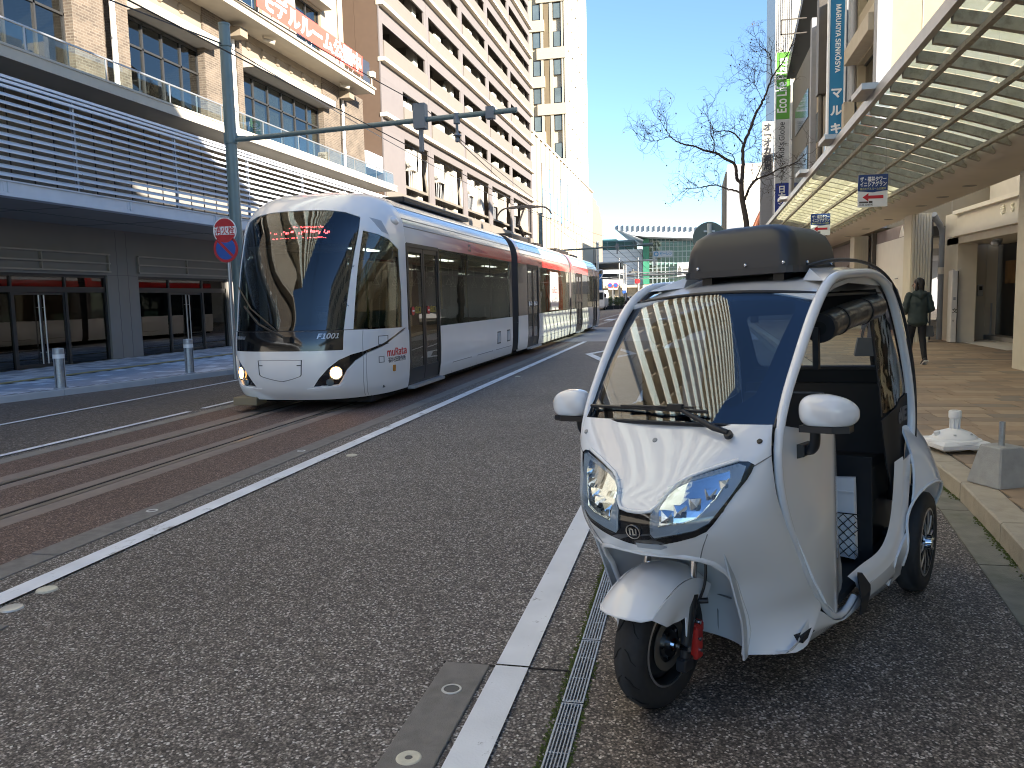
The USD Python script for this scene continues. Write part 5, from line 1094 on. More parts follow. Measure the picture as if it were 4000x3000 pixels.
def hand(c, d, up, s=1.):
    """palm, four curled fingers and a thumb; c the wrist, d the hand's direction"""
    d = np.asarray(d, float)/np.linalg.norm(d); up = np.asarray(up, float); w = np.cross(d, up); w /= np.linalg.norm(w); up = np.cross(w, d); c = np.asarray(c, float)
    ch = [[(c, .024*s), (c+d*.03*s, .026*s)]]+[[(c+d*.03*s+w*k*.018*s, .012*s), (c+d*.085*s+w*k*.02*s, .011*s)] for k in (-1.5, -.5, .5, 1.5)]
    for k, L in zip((-1.5, -.5, .5, 1.5), (.055, .068, .072, .062)): p = c+d*.088*s+w*k*.021*s; ch.append([(p, .0095*s), (p+(d*.8-up*.4)*L*.5*s, .009*s), (p+(d*.95-up*1.2)*L*.75*s, .0078*s)])
    p = c+d*.03*s+w*.03*s; ch.append([(p, .012*s), (p+(d*.5+w*.7)*.035*s, .0105*s), (p+(d*.9+w*.45-up*.3)*.06*s, .009*s)])
    return blob(ch, .006*s if s < 3 else .02, 3)
def person(label, loc, rot, H=1.65, coat='coat_green', legs='trouser_black', hair='hair_black', stride=.25, hem=.74, long_hair=True, quilt=True, detail=1., arms='front', headturn=.4, cap=None, coatlen=None):
    k = H/1.70; t = thing('person', label, 'person', loc, rot); A_ = lambda x, y, z: np.array([x, y, z])*k; rl = .028*k/detail
    f1, f2 = stride, -stride
    hipz = .90
    L = {}
    lg = []
    for s, fy in ((-1, f1), (1, f2)):
        hip = A_(s*.085, 0, hipz); foot = A_(s*.095, fy, .09 if fy >= 0 else .13); knee = (hip+foot)/2+A_(0, .06 if fy < 0 else .035, .03); L[s] = (hip, knee, foot)
        lg += [[(hip, .098*k), (knee, .068*k), (foot, .05*k)]]
    lg += [[(A_(-.07, 0, hipz+.02), .10*k), (A_(.07, 0, hipz+.02), .10*k)]]
    put(t, 'trousers', (lambda m: (m.vertices, m.faces))(blob(lg, rl)), legs, smooth=60)
    for s in (-1, 1):
        hip, knee, foot = L[s]; lift = s > 0
        pitch = .5 if lift else -.05; T = np.eye(4); c_, s_ = math.cos(-pitch), math.sin(-pitch); T[1:3, 1:3] = [[c_, -s_], [s_, c_]]; T[:3, 3] = foot-A_(0, 0, .05)
        sh = blob([[(A_(0, -.05, 0), .042*k), (A_(0, .06, -.005), .044*k), (A_(0, .15, -.012), .034*k)]], rl*.8, 4); g = G().tm(sh, T)
        shoe = put(t, 'shoe', g, 'shoe_black', smooth=60)
        put(shoe, 'sole', G().hull([tuple((T@np.array([x*k, y*k, z*k, 1]))[:3]) for x in (-.043, .043) for y in (-.09, .17) for z in (-.052, -.033)]), 'shoe_sole')
    wv = 1. if quilt else .86
    body = [[(A_(0, -.01, hem+.09), np.array([.195, .145, .09])*k*wv), (A_(0, 0, 1.0), np.array([.185, .145, .1])*k*wv), (A_(0, -.01, 1.25), np.array([.19, .135, .1])*k*wv), (A_(0, -.015, 1.37), np.array([.155, .10, .06])*k)], [(A_(0, -.015, 1.37), .085*k), (A_(0, 0, 1.45), .065*k)]]
    if coatlen: body.append([(A_(0, 0, 1.0), np.array([.17, .14, .1])*k), (A_(0, -.02, coatlen), np.array([.20, .18, .05])*k)])
    hands = []
    for s in (-1, 1):
        sh = A_(s*.175, -.01, 1.36)
        if arms == 'front': el = A_(s*.25, -.02, 1.09); wr = A_(s*.16, .20, 1.02); dr = A_(-s*.6, .7, .0)
        elif arms == 'walk': el = A_(s*.23, -.06*s, 1.10); wr = A_(s*.225, .10*s, .88); dr = A_(0, .2*s, -1)
        elif arms == 'push': el = A_(s*.23, .05, 1.12); wr = A_(s*.18, .33, 1.02); dr = A_(0, 1, -.2)
        else: el = A_(s*.26, .10, 1.10); wr = A_(s*.15, .36, 1.06); dr = A_(0, 1, .1)
        ar = .062 if quilt else .050
        body += [[(sh, ar*1.1*k), (el, ar*k), (wr, ar*.8*k)]]; hands.append((wr, dr))
    m = blob(body, rl, 8)
    if quilt:
        v = m.vertices.copy(); r = np.linalg.norm(v[:, :2], axis=1, keepdims=True); q = np.abs(np.sin(v[:, 2]/k*math.pi/.115))**.6; v[:, :2] *= 1+.05*(q[:, None]-.6); v += (meshkit.noise(v*22)[:, None]-.5)*.012; m = trimesh.Trimesh(v, m.faces, process=False)
    ct = put(t, 'coat', (m.vertices, m.faces), coat, smooth=60)
    if quilt: 
        hd = blob([[(A_(-.09, -.08, 1.40), .055*k), (A_(0, -.13, 1.36), .06*k), (A_(.09, -.08, 1.40), .055*k)], [(A_(0, -.10, 1.42), .06*k), (A_(0, -.14, 1.33), .05*k)]], rl*.8, 5); put(ct, 'hood', (hd.vertices, hd.faces), coat, smooth=60)
    for wr, dr in hands:
        h = hand(wr+dr/np.linalg.norm(dr)*.02*k, dr, (0, 0, 1), k*(1. if detail > .7 else .99)); put(t, 'hand', (h.vertices, h.faces), 'skin', smooth=60)
    hc = A_(0, .02, 1.575); ca, sa = math.cos(headturn), math.sin(headturn); Hd = np.eye(4); Hd[:2, :2] = [[ca, -sa], [sa, ca]]; Hd[:3, 3] = hc
    hm = blob([[((0, -.01*k, .03*k), np.array([.074, .09, .085])*k), ((0, .025*k, -.055*k), np.array([.05, .055, .055])*k)], [((0, -.005*k, -.05*k), .05*k), ((0, -.02*k, -.13*k), .05*k)], [((0, .092*k, -.005*k), .010*k), ((0, .105*k, -.03*k), .014*k)], [((.074*k, -.01*k, -.01*k), .014*k), ((.076*k, -.012*k, -.035*k), .011*k)], [((-.074*k, -.01*k, -.01*k), .014*k), ((-.076*k, -.012*k, -.035*k), .011*k)]], .014*k/detail, 3)
    hd = put(t, 'head', G().tm(hm, Hd), 'skin', smooth=60)
    for s in (-1, 1): put(hd, 'eye', G().ball((s*.031*k, .082*k, .005*k), .009*k, 1).xf(Hd), 'shoe_black')
    put(hd, 'mouth', G().ball((0, .083*k, -.065*k), .012*k, 1, (1.7, .5, .4)).xf(Hd), pm('lips', (.30, .12, .10), .5) if 'lips' not in M else 'lips')
    hr = [[((0, -.022*k, .05*k), np.array([.088, .10, .085])*k), ((0, -.035*k, -.01*k), np.array([.086, .085, .075])*k)]]
    if long_hair: hr += [[((0, -.04*k, 0), np.array([.088, .075, .06])*k), ((0, -.05*k, -.14*k), np.array([.085, .06, .06])*k), ((0, -.045*k, -.21*k), np.array([.07, .045, .03])*k)]]+[[((s*.075*k, 0, .03*k), .028*k), ((s*.08*k, .01*k, -.12*k), .026*k), ((s*.07*k, .02*k, -.20*k), .016*k)] for s in (-1, 1)]
    hb = blob(hr, .016*k/detail, 4)
    if detail > .9: v = hb.vertices; hb = trimesh.Trimesh(v+(meshkit.noise(v*np.array([60, 60, 14]))[:, None]-.5)*.010, hb.faces, process=False)
    put(hd, 'hair', G().tm(hb, Hd), hair if not cap else cap, smooth=60)
    return t
wm = person('woman in a dark green quilted jacket and black trousers walking away on the sidewalk', (4.33, 17.3, SW+.002), .10, 1.70, stride=.16, headturn=1.0)
hb_ = thing('handbag', 'small dark handbag hanging at the right side of the woman in green', 'bag', (4.53, 17.36, 0))
put(hb_, 'body', G().hull([(sx*w, sy*.05, z) for w, z in ((.10, .70), (.12, .72), (.09, .92)) for sx in (-1, 1) for sy in (-1, 1)]), 'bag_grey', smooth=30)
put(hb_, 'strap', G().tube(curve([(-.06, 0, .92), (-.02, 0, 1.02), (.05, 0, .92)], 10), .008, 6), 'bag_grey')
p2 = person('person in a grey coat seen through the rear window of the three-wheeler', (3.18, 15.3, SW), 2.6, 1.58, coat='coat_grey', legs='trouser_black', quilt=False, stride=.12, arms='walk', coatlen=.62)
tb = thing('tote_bag', 'dark grey tote bag held by the person in the grey coat', 'bag', (2.98, 15.1, SW))
put(tb, 'body', G().hull([(sx*w, sy*.06, z) for w, z in ((.20, .34), (.21, .36), (.16, .66)) for sx in (-1, 1) for sy in (-1, 1)]), 'bag_grey', smooth=30)
for s in (-1, 1): put(tb, 'handle', G().tube(curve([(-.09, s*.05, .65), (-.05, s*.04, .84), (0, 0, .90), (.05, s*.04, .84), (.09, s*.05, .65)], 16), .010, 6), 'bag_grey')
person('far pedestrian in a dark coat pushing a pushchair at the crossing', (-8.98, 107.2, 0), 1.2, 1.5, coat='coat_black', quilt=False, detail=.55, arms='push', cap='white_cap', long_hair=False)
person('far pedestrian in a black coat and pale cap, middle of three', (-8.4, 107.8, 0), -.3, 1.58, coat='coat_black', quilt=False, detail=.55, arms='walk', cap='white_cap', long_hair=False, coatlen=.6)
person('far pedestrian in a long black coat, rightmost of three', (-8.0, 107.3, 0), -.9, 1.58, coat='coat_black', quilt=False, detail=.55, arms='walk', coatlen=.45, stride=.35)
pc = thing('pushchair', 'small pushchair beside the far pedestrian', 'pushchair', (-8.65, 106.7, 0))
put(pc, 'seat', G().hull([(-.2, -.25, .35), (.2, -.25, .35), (-.2, .2, .3), (.2, .2, .3), (-.2, .25, .75), (.2, .25, .75)]), 'coat_grey')
put(pc, 'hood', G().ball((0, .15, .75), .26, 1), 'coat_black'); put(pc, 'frame', G().tube([(-.2, .5, .95), (-.2, -.3, .1)], .015, 5).tube([(.2, .5, .95), (.2, -.3, .1)], .015, 5), 'steel_post')
for s in (-1, 1):
    for y in (-.3, .25): put(pc, 'wheel', G().lathe([(.04, -.015), (.1, -.015), (.1, .015), (.04, .015)], (s*.22, y, .1), 'x', 12), 'shoe_black')

# ---------------------------------------------------------------- far vehicles and planters
pm('car_red', (.32, .012, .016), .25, coat=.8, var=.03); pm('car_silver', (.40, .42, .45), .25, metal=.5, coat=.6, var=.03); pm('car_white', (.72, .72, .72), .3, coat=.5, var=.03); pm('car_glass', (.02, .025, .03), .05, spec=.8); pm('tail_red', (.45, .02, .02), .3); pm('tyre', (.018, .018, .019), .8, var=.2, scale=30.); pm('rim_silver', (.45, .45, .46), .3, metal=.8); pm('plate_white', (.65, .65, .62), .5)
def car(label, loc, rot, paint):
    t = thing('car', label, 'car', loc, rot); side = [(-2.1, .35), (-2.15, .75), (-1.95, .95), (-1.35, 1.02), (-.75, 1.42), (.75, 1.46), (1.6, 1.05), (2.05, .98), (2.12, .55), (2.05, .32)]
    g = G(); T = frame((-.82, 0, 0), (0, 1, 0), (0, 0, 1), (1, 0, 0)); g.prism(Polygon([(a, b) for a, b in side if b < 1.1]+[]).convex_hull, 0, 1.64, T)
    put(t, 'body', g, paint)
    cab = [(s*w, y, z) for s in (-1, 1) for w, y, z in ((.78, -1.3, 1.0), (.78, 1.7, 1.0), (.6, -.7, 1.44), (.6, .85, 1.46))]; put(t, 'cabin', G().hull(cab), paint)
    put(t, 'rear_window', G().hull([(s*.58, 1.62-.0, 1.06) for s in (-1, 1)]+[(s*.52, .93, 1.41) for s in (-1, 1)]+[(s*.58, 1.68, 1.07) for s in (-1, 1)]+[(s*.52, .98, 1.43) for s in (-1, 1)]), 'car_glass')
    put(t, 'windscreen', G().hull([(s*.66, -1.33, 1.03) for s in (-1, 1)]+[(s*.55, -.74, 1.42) for s in (-1, 1)]+[(s*.66, -1.3, 1.03) for s in (-1, 1)]+[(s*.55, -.7, 1.40) for s in (-1, 1)]), 'car_glass')
    for s in (-1, 1): put(t, 'side_window', G().hull([(s*q, y, z) for y, z, q in ((-1.0, 1.06, .765), (1.35, 1.06, .765), (.75, 1.40, .64), (-.6, 1.39, .64), (-1., 1.06, .74), (1.35, 1.06, .74))]), 'car_glass')
    for s in (-1, 1):
        put(t, 'tail_lamp', G().box(s*.55-.2, s*.55+.2, 2.08, 2.13, .75, .92), 'tail_red'); put(t, 'headlight', G().box(s*.55-.2, s*.55+.2, -2.16, -2.1, .62, .78), 'plate_white')
        for y in (-1.3, 1.3): w = put(t, 'wheel', G().lathe([(.2, -.1), (.31, -.1), (.32, 0), (.31, .1), (.2, .1)], (s*.74, y, .32), 'x', 18), 'tyre'); put(w, 'rim', G().lathe([(0, s*.09), (.2, s*.1), (.21, s*.06)], (s*.74, y, .32), 'x', 14), 'rim_silver')
    put(t, 'number_plate', G().box(-.2, .2, 2.09, 2.14, .55, .68), 'plate_white'); return t
car('red hatchback seen from behind beyond the far pedestrians', (-9.0, 134, 0), math.pi, 'car_red').GetChildren()
car('silver car crossing at the far end beyond the red one', (-7.0, 143, 0), 1.2, 'car_silver')
car('dark-windowed silver car parked behind the far planters', (-10.6, 131, 0), 1.3, 'car_silver')
bus = thing('white_minibus', 'white minibus front half hidden behind the tail of the tram', 'minibus', (-11.2, 95, 0))
put(bus, 'body', G().hull([(sx*(1.0-b*.1), y+b*.1, z) for sx in (-1, 1) for y in (0, 5) for b, z in ((1, .3), (0, .5), (0, 1.9), (1, 2.35))]), 'car_white')
put(bus, 'windscreen', G().box(-.85, .85, -.03, .02, 1.25, 2.1), 'car_glass'); put(bus, 'mirror', G().box(1.02, 1.22, -.15, 0, 1.5, 1.95, bev=.03).box(.95, 1.1, -.1, -.05, 1.9, 1.95), 'door_black')
put(bus, 'number_plate', G().box(-.2, .2, -.04, -.0, .5, .65), 'plate_white')
for s in (-1, 1):
    put(bus, 'headlight', G().box(s*.7-.15, s*.7+.15, -.04, .0, .75, .9), 'plate_white')
    for y in (1., 4.): put(bus, 'wheel', G().lathe([(.0, -.1), (.35, -.1), (.35, .1), (.0, .1)], (s*.9, y, .35), 'x', 16), 'tyre')
pm('leaf_green', (.045, .075, .03), .7, var=.4, scale=6.); pm('planter', (.03, .03, .03), .7)
for k, (x, y, l) in enumerate([(-10.0, 100, 'leftmost black planter with a leafy shrub near the far crossing'), (-9.3, 101, 'middle black planter with a shrub near the far crossing'), (-8.8, 102.5, 'right black planter with a shrub near the far crossing'), (-10.9, 103, 'rear black planter with a thin shrub near the minibus')]):
    t = thing('planter', l, 'planter', (x, y, 0)); put(t, 'pot', G().hull([(sx*w, sy*w*.7, z) for sx in (-1, 1) for sy in (-1, 1) for w, z in ((.36, 0), (.42, .45))]), 'planter')
    rr = random.Random(k); g = G(); 
    for i in range(420):
        a, h = rr.random()*6.28, .45+rr.random()*1.05; r = (.48*rr.random()**.5)*(1-abs(h-.95)/1.0); c = np.array([r*math.cos(a), r*math.sin(a), h]); q = np.array([[rr.gauss(0, .07) for _ in range(3)] for _ in range(3)]); g.add(c+q, [[0, 1, 2]])
    put(t, 'shrub', g, 'leaf_green'); put(t, 'stem', G().cyl((0, 0, .4), (0, 0, 1.0), .025, n=6), 'bark')
# ---------------------------------------------------------------- tram
def mkt(t): t = np.array(t, float); return PchipInterpolator(t[:, 0], t[:, 1])
tW = mkt([(.15, 1.22), (.2, 1.24), (.4, 1.28), (.7, 1.30), (2.7, 1.30), (2.9, 1.275), (3.1, 1.20), (3.25, 1.08), (3.38, .85), (3.44, .5), (3.47, .0)])
tY = mkt([(.15, 11.06), (.2, 11.0), (.35, 10.86), (.6, 10.8), (1.05, 10.82), (1.3, 10.88), (2.0, 11.07), (2.7, 11.38), (2.95, 11.53), (3.1, 11.66), (3.25, 11.86), (3.38, 12.12), (3.44, 12.4), (3.47, 12.7)])
TX, YS = -5.95, 12.75
def nose(t, z):
    ph = t*math.pi/2; a, b = abs(math.sin(ph)), abs(math.cos(ph))
    return np.array([TX+float(tW(z))*math.copysign(a**(2/2.7), t), YS-(YS-float(tY(z)))*b**(2/2.7), z])
def side(y, z, s=1): return np.array([TX+s*float(tW(z)), y, z])
RF = (TX, 14.5, 1.7)
pm('tram_white', (.80, .795, .785), .22, var=.02, coat=.6)
n = {'g': ('geometry', {}), 'x': ('separate_xyz', {}), 'mr': ('map_range', {'from_min': 13.2, 'from_max': 17.5, 'clamp': True}), 'mx': ('mix', {'color1': (.78, .76, .74), 'color2': (.52, .025, .022)}), 'p': ('principled_bsdf', {'roughness': .18, 'coat_weight': .7})}
M['tram_red_fade'] = usdkit.material(stage, '/World/Looks/tram_red_fade', n, [('g.position', 'x.vector'), ('x.y', 'mr.value'), ('mr.result', 'mx.fac'), ('mx.color', 'p.base_color')], surface='p.BSDF')
pm('tram_red', (.50, .022, .02), .18, coat=.7, var=.03); pm('tram_roof', (.60, .62, .66), .16, metal=.35, coat=.6, var=.03); pm('tram_black', (.008, .009, .011), .12, coat=.8, spec=.6); pm('tram_dark', (.020, .016, .014), .4); pm('tram_under', (.012, .011, .010), .9)
pm('bellows', (.045, .038, .036), .8); pm('seam', (.10, .10, .10), .7); pm('orange_lamp', (.55, .22, .02), .3); pm('orange_door', (.40, .30, .05), .5)
glass('tram_windscreen', (.42, .50, .56), (1, 1, 1), ior=1.6, wav=.02, wscale=1.4)
glass('tram_glass', (.55, .58, .56), (.95, .97, .95), ior=1.6, wav=.035, wscale=1.8)
glass('tram_door_glass', (.5, .5, .47), (1, 1, 1), ior=1.6, wav=.02, wscale=1.5)
pm('interior_pale', (.60, .60, .54), .8); pm('interior_floor', (.12, .12, .12), .8); pm('seat_green', (.05, .10, .09), .8)
pm('lamp_warm', (1., .50, .12), .3, emit=2.2); pm('led_red', (1., .07, .06), .4, emit=5.); pm('chrome', (.75, .76, .78), .08, metal=1., var=.02)
pm('logo_silver', (.5, .52, .55), .3, metal=.5); pm('muraju_red', (.55, .03, .03), .4)
TM = thing('tram', 'white and red three-car tram coming down the street, headlights lit', 'tram', (TX, 11., 0))
def tput(name, g, mat, parent=None, smooth=False, label=None): return put(parent or TM, name, g, mat, smooth, label, world=True)
ws = Polygon([(-.435, 1.245), (.40, 1.245), (.415, 1.6), (.44, 2.2), (.47, 2.95), (.33, 3.03), (.16, 3.07), (0, 3.08), (-.18, 3.07), (-.36, 3.03), (-.485, 2.95), (-.465, 2.2), (-.445, 1.6)])
bp = Polygon([(-.43, .945), (.395, .945), (.40, 1.235), (-.435, 1.235)])
sw = Polygon([(.475, 1.235), (.955, 1.22), (.955, 1.8), (.925, 2.48), (.80, 2.62), (.66, 2.69), (.50, 2.74), (.488, 2.2)])
swl = shapely.affinity.scale(sw, -1, 1, origin=(0, 0))
hl = Polygon([(.16, .40), (.21, .54), (.28, .69), (.36, .80), (.46, .87), (.57, .91), (.75, 1.0), (.97, 1.19), (.97, 1.165), (.75, .955), (.60, .87), (.50, .77), (.43, .65), (.385, .50), (.355, .425)])
hll = shapely.affinity.scale(hl, -1, 1, origin=(0, 0))
shell = sbox(-1, .2, 1, 3.46)
for q in (ws, sw, swl, hl, hll, bp): shell = shell.difference(q)
tput('nose', G().patch(shell, nose, .035, .07, 0, .03, RF), 'tram_white', smooth=50)
put_ws = tput('windscreen', G().patch(ws.buffer(-.004), nose, .04, .08, -.006, .012, RF), 'tram_windscreen', smooth=60)
fr = ws.buffer(.0).difference(shapely.affinity.scale(ws, .93, .90, origin=(-.02, 2.05)))
top_band = Polygon([(-.5, 2.55), (.5, 2.55), (.5, 3.1), (-.5, 3.1)]).intersection(ws)
tput('windscreen_border', G().patch(fr.union(shapely.affinity.translate(top_band.buffer(-.001), 0, 0)).buffer(0).difference(sbox(-.22, 2.615, .235, 2.86)), nose, .04, .08, -.022, .004, RF), 'tram_black', put_ws, 60)
tput('display_panel', G().patch(sbox(-.22, 2.61, .235, 2.86), nose, .05, .1, -.03, .004, RF), 'tram_dark', put_ws, 60)
rl = random.Random(4); rows = []
for z0, z1, t0, t1, nn in ((2.80, 2.835, -.02, .17, 26), (2.70, 2.775, -.14, .215, 30), (2.635, 2.66, -.11, .21, 24)):
    for i in range(nn):
        a = t0+(t1-t0)*i/nn; 
        if rl.random() < .2: continue
        zz0 = z0+(z1-z0)*rl.random()*.5; rows.append(sbox(a, zz0, a+(t1-t0)/nn*rl.uniform(.3, .8), min(z1, zz0+(z1-z0)*rl.uniform(.25, .6))))
g = G()
for r in rows: g.patch(r, nose, .1, .1, -.024, 0, RF)
tput('display_dots', g, 'led_red', put_ws)
tput('front_panel', G().patch(bp, nose, .04, .08, -.004, .01, RF), 'tram_black', smooth=60)
tput('panel_seam', G().patch(sbox(-.60, 1.235, .60, 1.245), nose, .04, .1, .001, .004, RF), 'tram_dark')
def wrap_text(text, t0, z0, h, width_t, bold=1, ital=.25):
    p = text_poly(text, h, bold); b = p.bounds; p = shapely.affinity.affine_transform(p, [width_t/(b[2]-b[0]), ital*width_t/(b[2]-b[0])*.9, 0, 1, t0-b[0]*width_t/(b[2]-b[0]), z0-b[1]])
    g = G(); 
    for q in getattr(p, 'geoms', [p]): g.patch(q, nose, .05, .1, .003, .002, RF)
    return g
tput('maker_lettering', wrap_text('FUKURAM', -.40, 1.12, .05, .14), 'logo_silver'); tput('number_lettering', wrap_text('F1001', .20, 1.12, .075, .16, 2), 'logo_silver')
tput('side_window', G().patch(sw.buffer(-.004), nose, .04, .08, -.006, .01, RF), 'tram_glass', smooth=60); tput('side_window', G().patch(swl.buffer(-.004), nose, .04, .08, -.006, .01, RF), 'tram_glass', smooth=60)
for q in (sw, swl): tput('window_border', G().patch(q.difference(q.buffer(-.03)), nose, .04, .08, -.017, .004, RF), 'tram_black', smooth=60)
tput('upper_panel', G().patch(Polygon([(.565, 2.95), (.70, 2.91), (.785, 2.70), (.70, 2.74)]), nose, .04, .08, .003, .004, RF), 'station_grey')
tput('corner_cap', G().ball((TX+1.22, 12.45, 2.93), .10, 2, (.7, 1.6, .8)), 'tram_white', smooth=60)
for q in (hl, hll):
    h = tput('headlight', G().patch(q, nose, .03, .06, -.03, .006, RF), 'tram_black', smooth=60); s = 1 if q is hl else -1
    c = nose(s*.335, .61); d = (nose(s*.335+.02, .61)-nose(s*.335-.02, .61)); d /= np.linalg.norm(d); nn = np.cross(d, [0, 0, 1]); nn /= np.linalg.norm(nn)
    T = frame(c-nn*.015, d, (0, 0, 1), nn)
    tput('lamp', G().lathe([(0, .022), (.06, .018), (.088, 0)], n=24).xf(T), 'lamp_warm', h); tput('lamp_rim', G().lathe([(.085, -.01), (.09, .018), (.105, .02), (.11, -.01)], n=28).xf(T), 'chrome', h)
    c2 = nose(s*.29, .47); tput('fog_lamp', G().lathe([(0, .02), (.05, .012), (.06, -.01)], n=18).xf(frame(c2-nn*.02, d, (0, 0, 1), nn)), 'far_glass', h)
    lip = Polygon([(s*.12, .385), (s*.36, .41), (s*.40, .47), (s*.42, .39), (s*.36, .365), (s*.16, .35)])
    tput('headlight_lip', G().patch(lip, nose, .03, .06, .012, .012, RF), 'tram_white', smooth=60)
hp = Polygon([(-.124, .81), (-.118, .60), (-.105, .575), (0, .50), (.085, .575), (.092, .60), (.097, .815)])
tput('coupler_hatch', G().patch(hp.buffer(.004).difference(hp.buffer(-.003)), nose, .03, .06, .001, .003, RF), 'seam')
for t in (-.105, .08): tput('hatch_latch', G().patch(sbox(t-.012, .73, t+.012, .745), nose, .03, .06, .004, .004, RF), 'seam')
tput('nose_seam', G().patch(sbox(.556, .22, .559, 1.22).union(sbox(.585, .22, .588, .9)), nose, .03, .06, .001, .003, RF), 'seam')
tput('sweep_stripe', G().patch(Polygon([(.57, .905), (.75, .99), (.97, 1.205), (.985, 1.205), (.77, .975), (.60, .895)]), nose, .03, .06, .003, .004, RF), 'tram_black')
tput('amber_lamp', G().patch(sbox(.843, .535, .862, .635), nose, .02, .05, .02, .02, RF), 'orange_lamp')
for a, b, c, d in ((.70, .98, .80, 1.12), (.70, .70, .755, .80)): tput('side_hatch', G().patch(sbox(a, b, c, d).difference(sbox(a+.006, b+.01, c-.006, d-.01)), nose, .03, .06, .001, .003, RF), 'seam')
def side_text(text, y0, z0, h, w, mat, bold=1, s=1): 
    p = text_poly(text, h, bold); b = p.bounds; p = shapely.affinity.affine_transform(p, [w/(b[2]-b[0]), 0, 0, 1, y0-b[0]*w/(b[2]-b[0]), z0-b[1]])
    return p
def on_side(name, poly, mat, off=.003, th=.003, parent=None, smooth=False):
    g = G()
    for q in getattr(poly, 'geoms', [poly]): g.patch(q, side, .6, .12, off, th, RF)
    return tput(name, g, mat, parent, smooth)
def nose_side_text(name, text, t0, t1, z0, h, mat, bold):
    p = text_poly(text, h, bold); b = p.bounds; p = shapely.affinity.affine_transform(p, [(t1-t0)/(b[2]-b[0]), 0, 0, 1, t0-b[0]*(t1-t0)/(b[2]-b[0]), z0-b[1]]); g = G()
    for q in getattr(p, 'geoms', [p]): g.patch(q, nose, .05, .1, .003, .002, RF)
    tput(name, g, mat)
nose_side_text('brand_lettering', 'muRata', .785, .985, .78, .12, 'muraju_red', 2)
nose_side_text('company_lettering', '福井村田製作所', .795, .975, .68, .07, 'seam', 1)
# underframe and bumper block
tput('underframe', G().box(TX-1.08, TX+1.08, 11.6, 41., .10, .24), 'tram_under'); tput('lifeguard', G().box(TX-.95, TX-.55, 11.0, 11.3, .11, .235, bev=.01), pm('guard_wood', (.26, .21, .13), .8))
for y in (14.5, 18.3, 25.2, 28.1, 34.5, 38.5):
    for s in (-.53, .53): tput('wheel', G().lathe([(0, -.06), (.28, -.06), (.30, .05), (0, .06)], (TX+s, y, .31), 'x', 20), 'tram_under')
# car bodies
RED0, RED1 = 2.60, 2.86
def car_side(s, y0, y1, doors, wins, skirts):
    fn = lambda y, z: side(y, z, s)
    base = sbox(y0, .2, y1, 2.60)
    for a, b in doors: base = base.difference(sbox(a, .2, b, 2.615))
    for a, b in wins: base = base.difference(sbox(a, 1.165, b, 2.575))
    white = base.intersection(sbox(y0, .2, y1, 1.165)); upper = base.difference(sbox(y0, .1, y1, 1.165))
    g = G().patch(white, fn, .8, .12, 0, .04, RF); tput('side_panel', g, 'tram_white', smooth=40)
    if not upper.is_empty: tput('window_pillar', G().patch(upper, fn, .8, .3, 0, .04, RF), 'tram_black', smooth=40)
    tput('cantrail', G().patch(sbox(y0, 2.60, y1, 2.865), fn, .5, .05, .002, .04, RF), 'tram_red_fade' if y0 < 20 else 'tram_red', smooth=40)
    for z in (2.868, 3.0, 3.2): tput('roof_seam', G().patch(sbox(y0, z, y1, z+.012), fn, 2, .1, .004, .004, RF), 'tram_dark')
    for a, b in wins:
        nn = max(1, round((b-a)/2.)); 
        for i in range(nn):
            p, q = a+(b-a)*i/nn+.02, a+(b-a)*(i+1)/nn-.02
            w = tput('window', G().patch(sbox(p, 1.175, q, 2.565), fn, .8, .4, -.012, .01, RF), 'tram_glass', smooth=40)
            tput('window_rail', G().patch(sbox(p, 2.12, q, 2.145), fn, 1, .4, -.002, .012, RF), 'tram_black', w)
            tput('window_pillar', G().patch(sbox(q-.0, 1.165, q+.04, 2.575), fn, 1, .4, -.008, .02, RF), 'tram_black')
    for a, b in doors:
        m = (a+b)/2
        tput('door_frame', G().patch(sbox(a, .2, b, 2.615).difference(sbox(a+.05, .25, b-.05, 2.55)), fn, .8, .3, .006, .03, RF), 'tram_dark', smooth=40)
        tput('door_step', G().box(TX+s*1.24, TX+s*1.36, a, b, .17, .22), 'galvanised')
        for p, q in ((a+.05, m-.01), (m+.01, b-.05)):
            d = tput('door', G().patch(sbox(p, .25, q, 2.55).difference(sbox(p+.07, .50, q-.07, 2.47)), fn, .6, .3, -.01, .03, RF), 'tram_dark', smooth=40)
            tput('door_pane', G().patch(sbox(p+.07, .5, q-.07, 2.47), fn, .6, .4, -.02, .008, RF), 'tram_door_glass', d, 40)
            tput('door_band', G().patch(sbox(p+.10, 1.415, q-.10, 1.53), fn, .6, .4, -.012, .004, RF), 'tram_dark', d)
            if s > 0 and y0 < 30:
                c = p+.16; tput('no_entry_disc', G().lathe([(0, 0), (.075, .0), (.075, .006), (0, .007)], (TX+s*1.292, c+.05, 1.475), 'x', 18), 'muraju_red' if y0 < 15 else 'white_sign', d)
                if y0 < 15: tput('disc_bar', G().box(TX+1.299, TX+1.302, c, c+.1, 1.463, 1.487), 'white_sign', d)
                pt = side_text('出口' if y0 < 15 else '入口', p+.32, 1.425, .10, .28, None, 2); gg = G()
                for qq in getattr(pt, 'geoms', [pt]): gg.patch(qq, fn, .6, .2, -.006, .003, RF)
                tput('door_lettering', gg, 'orange_door' if y0 < 15 else 'white_sign', d)
    for a, b in skirts: tput('skirt_hatch', G().patch(sbox(a, .22, b, .42).difference(sbox(a+.012, .22, b-.012, .408)), fn, .8, .3, .001, .003, RF), 'seam')
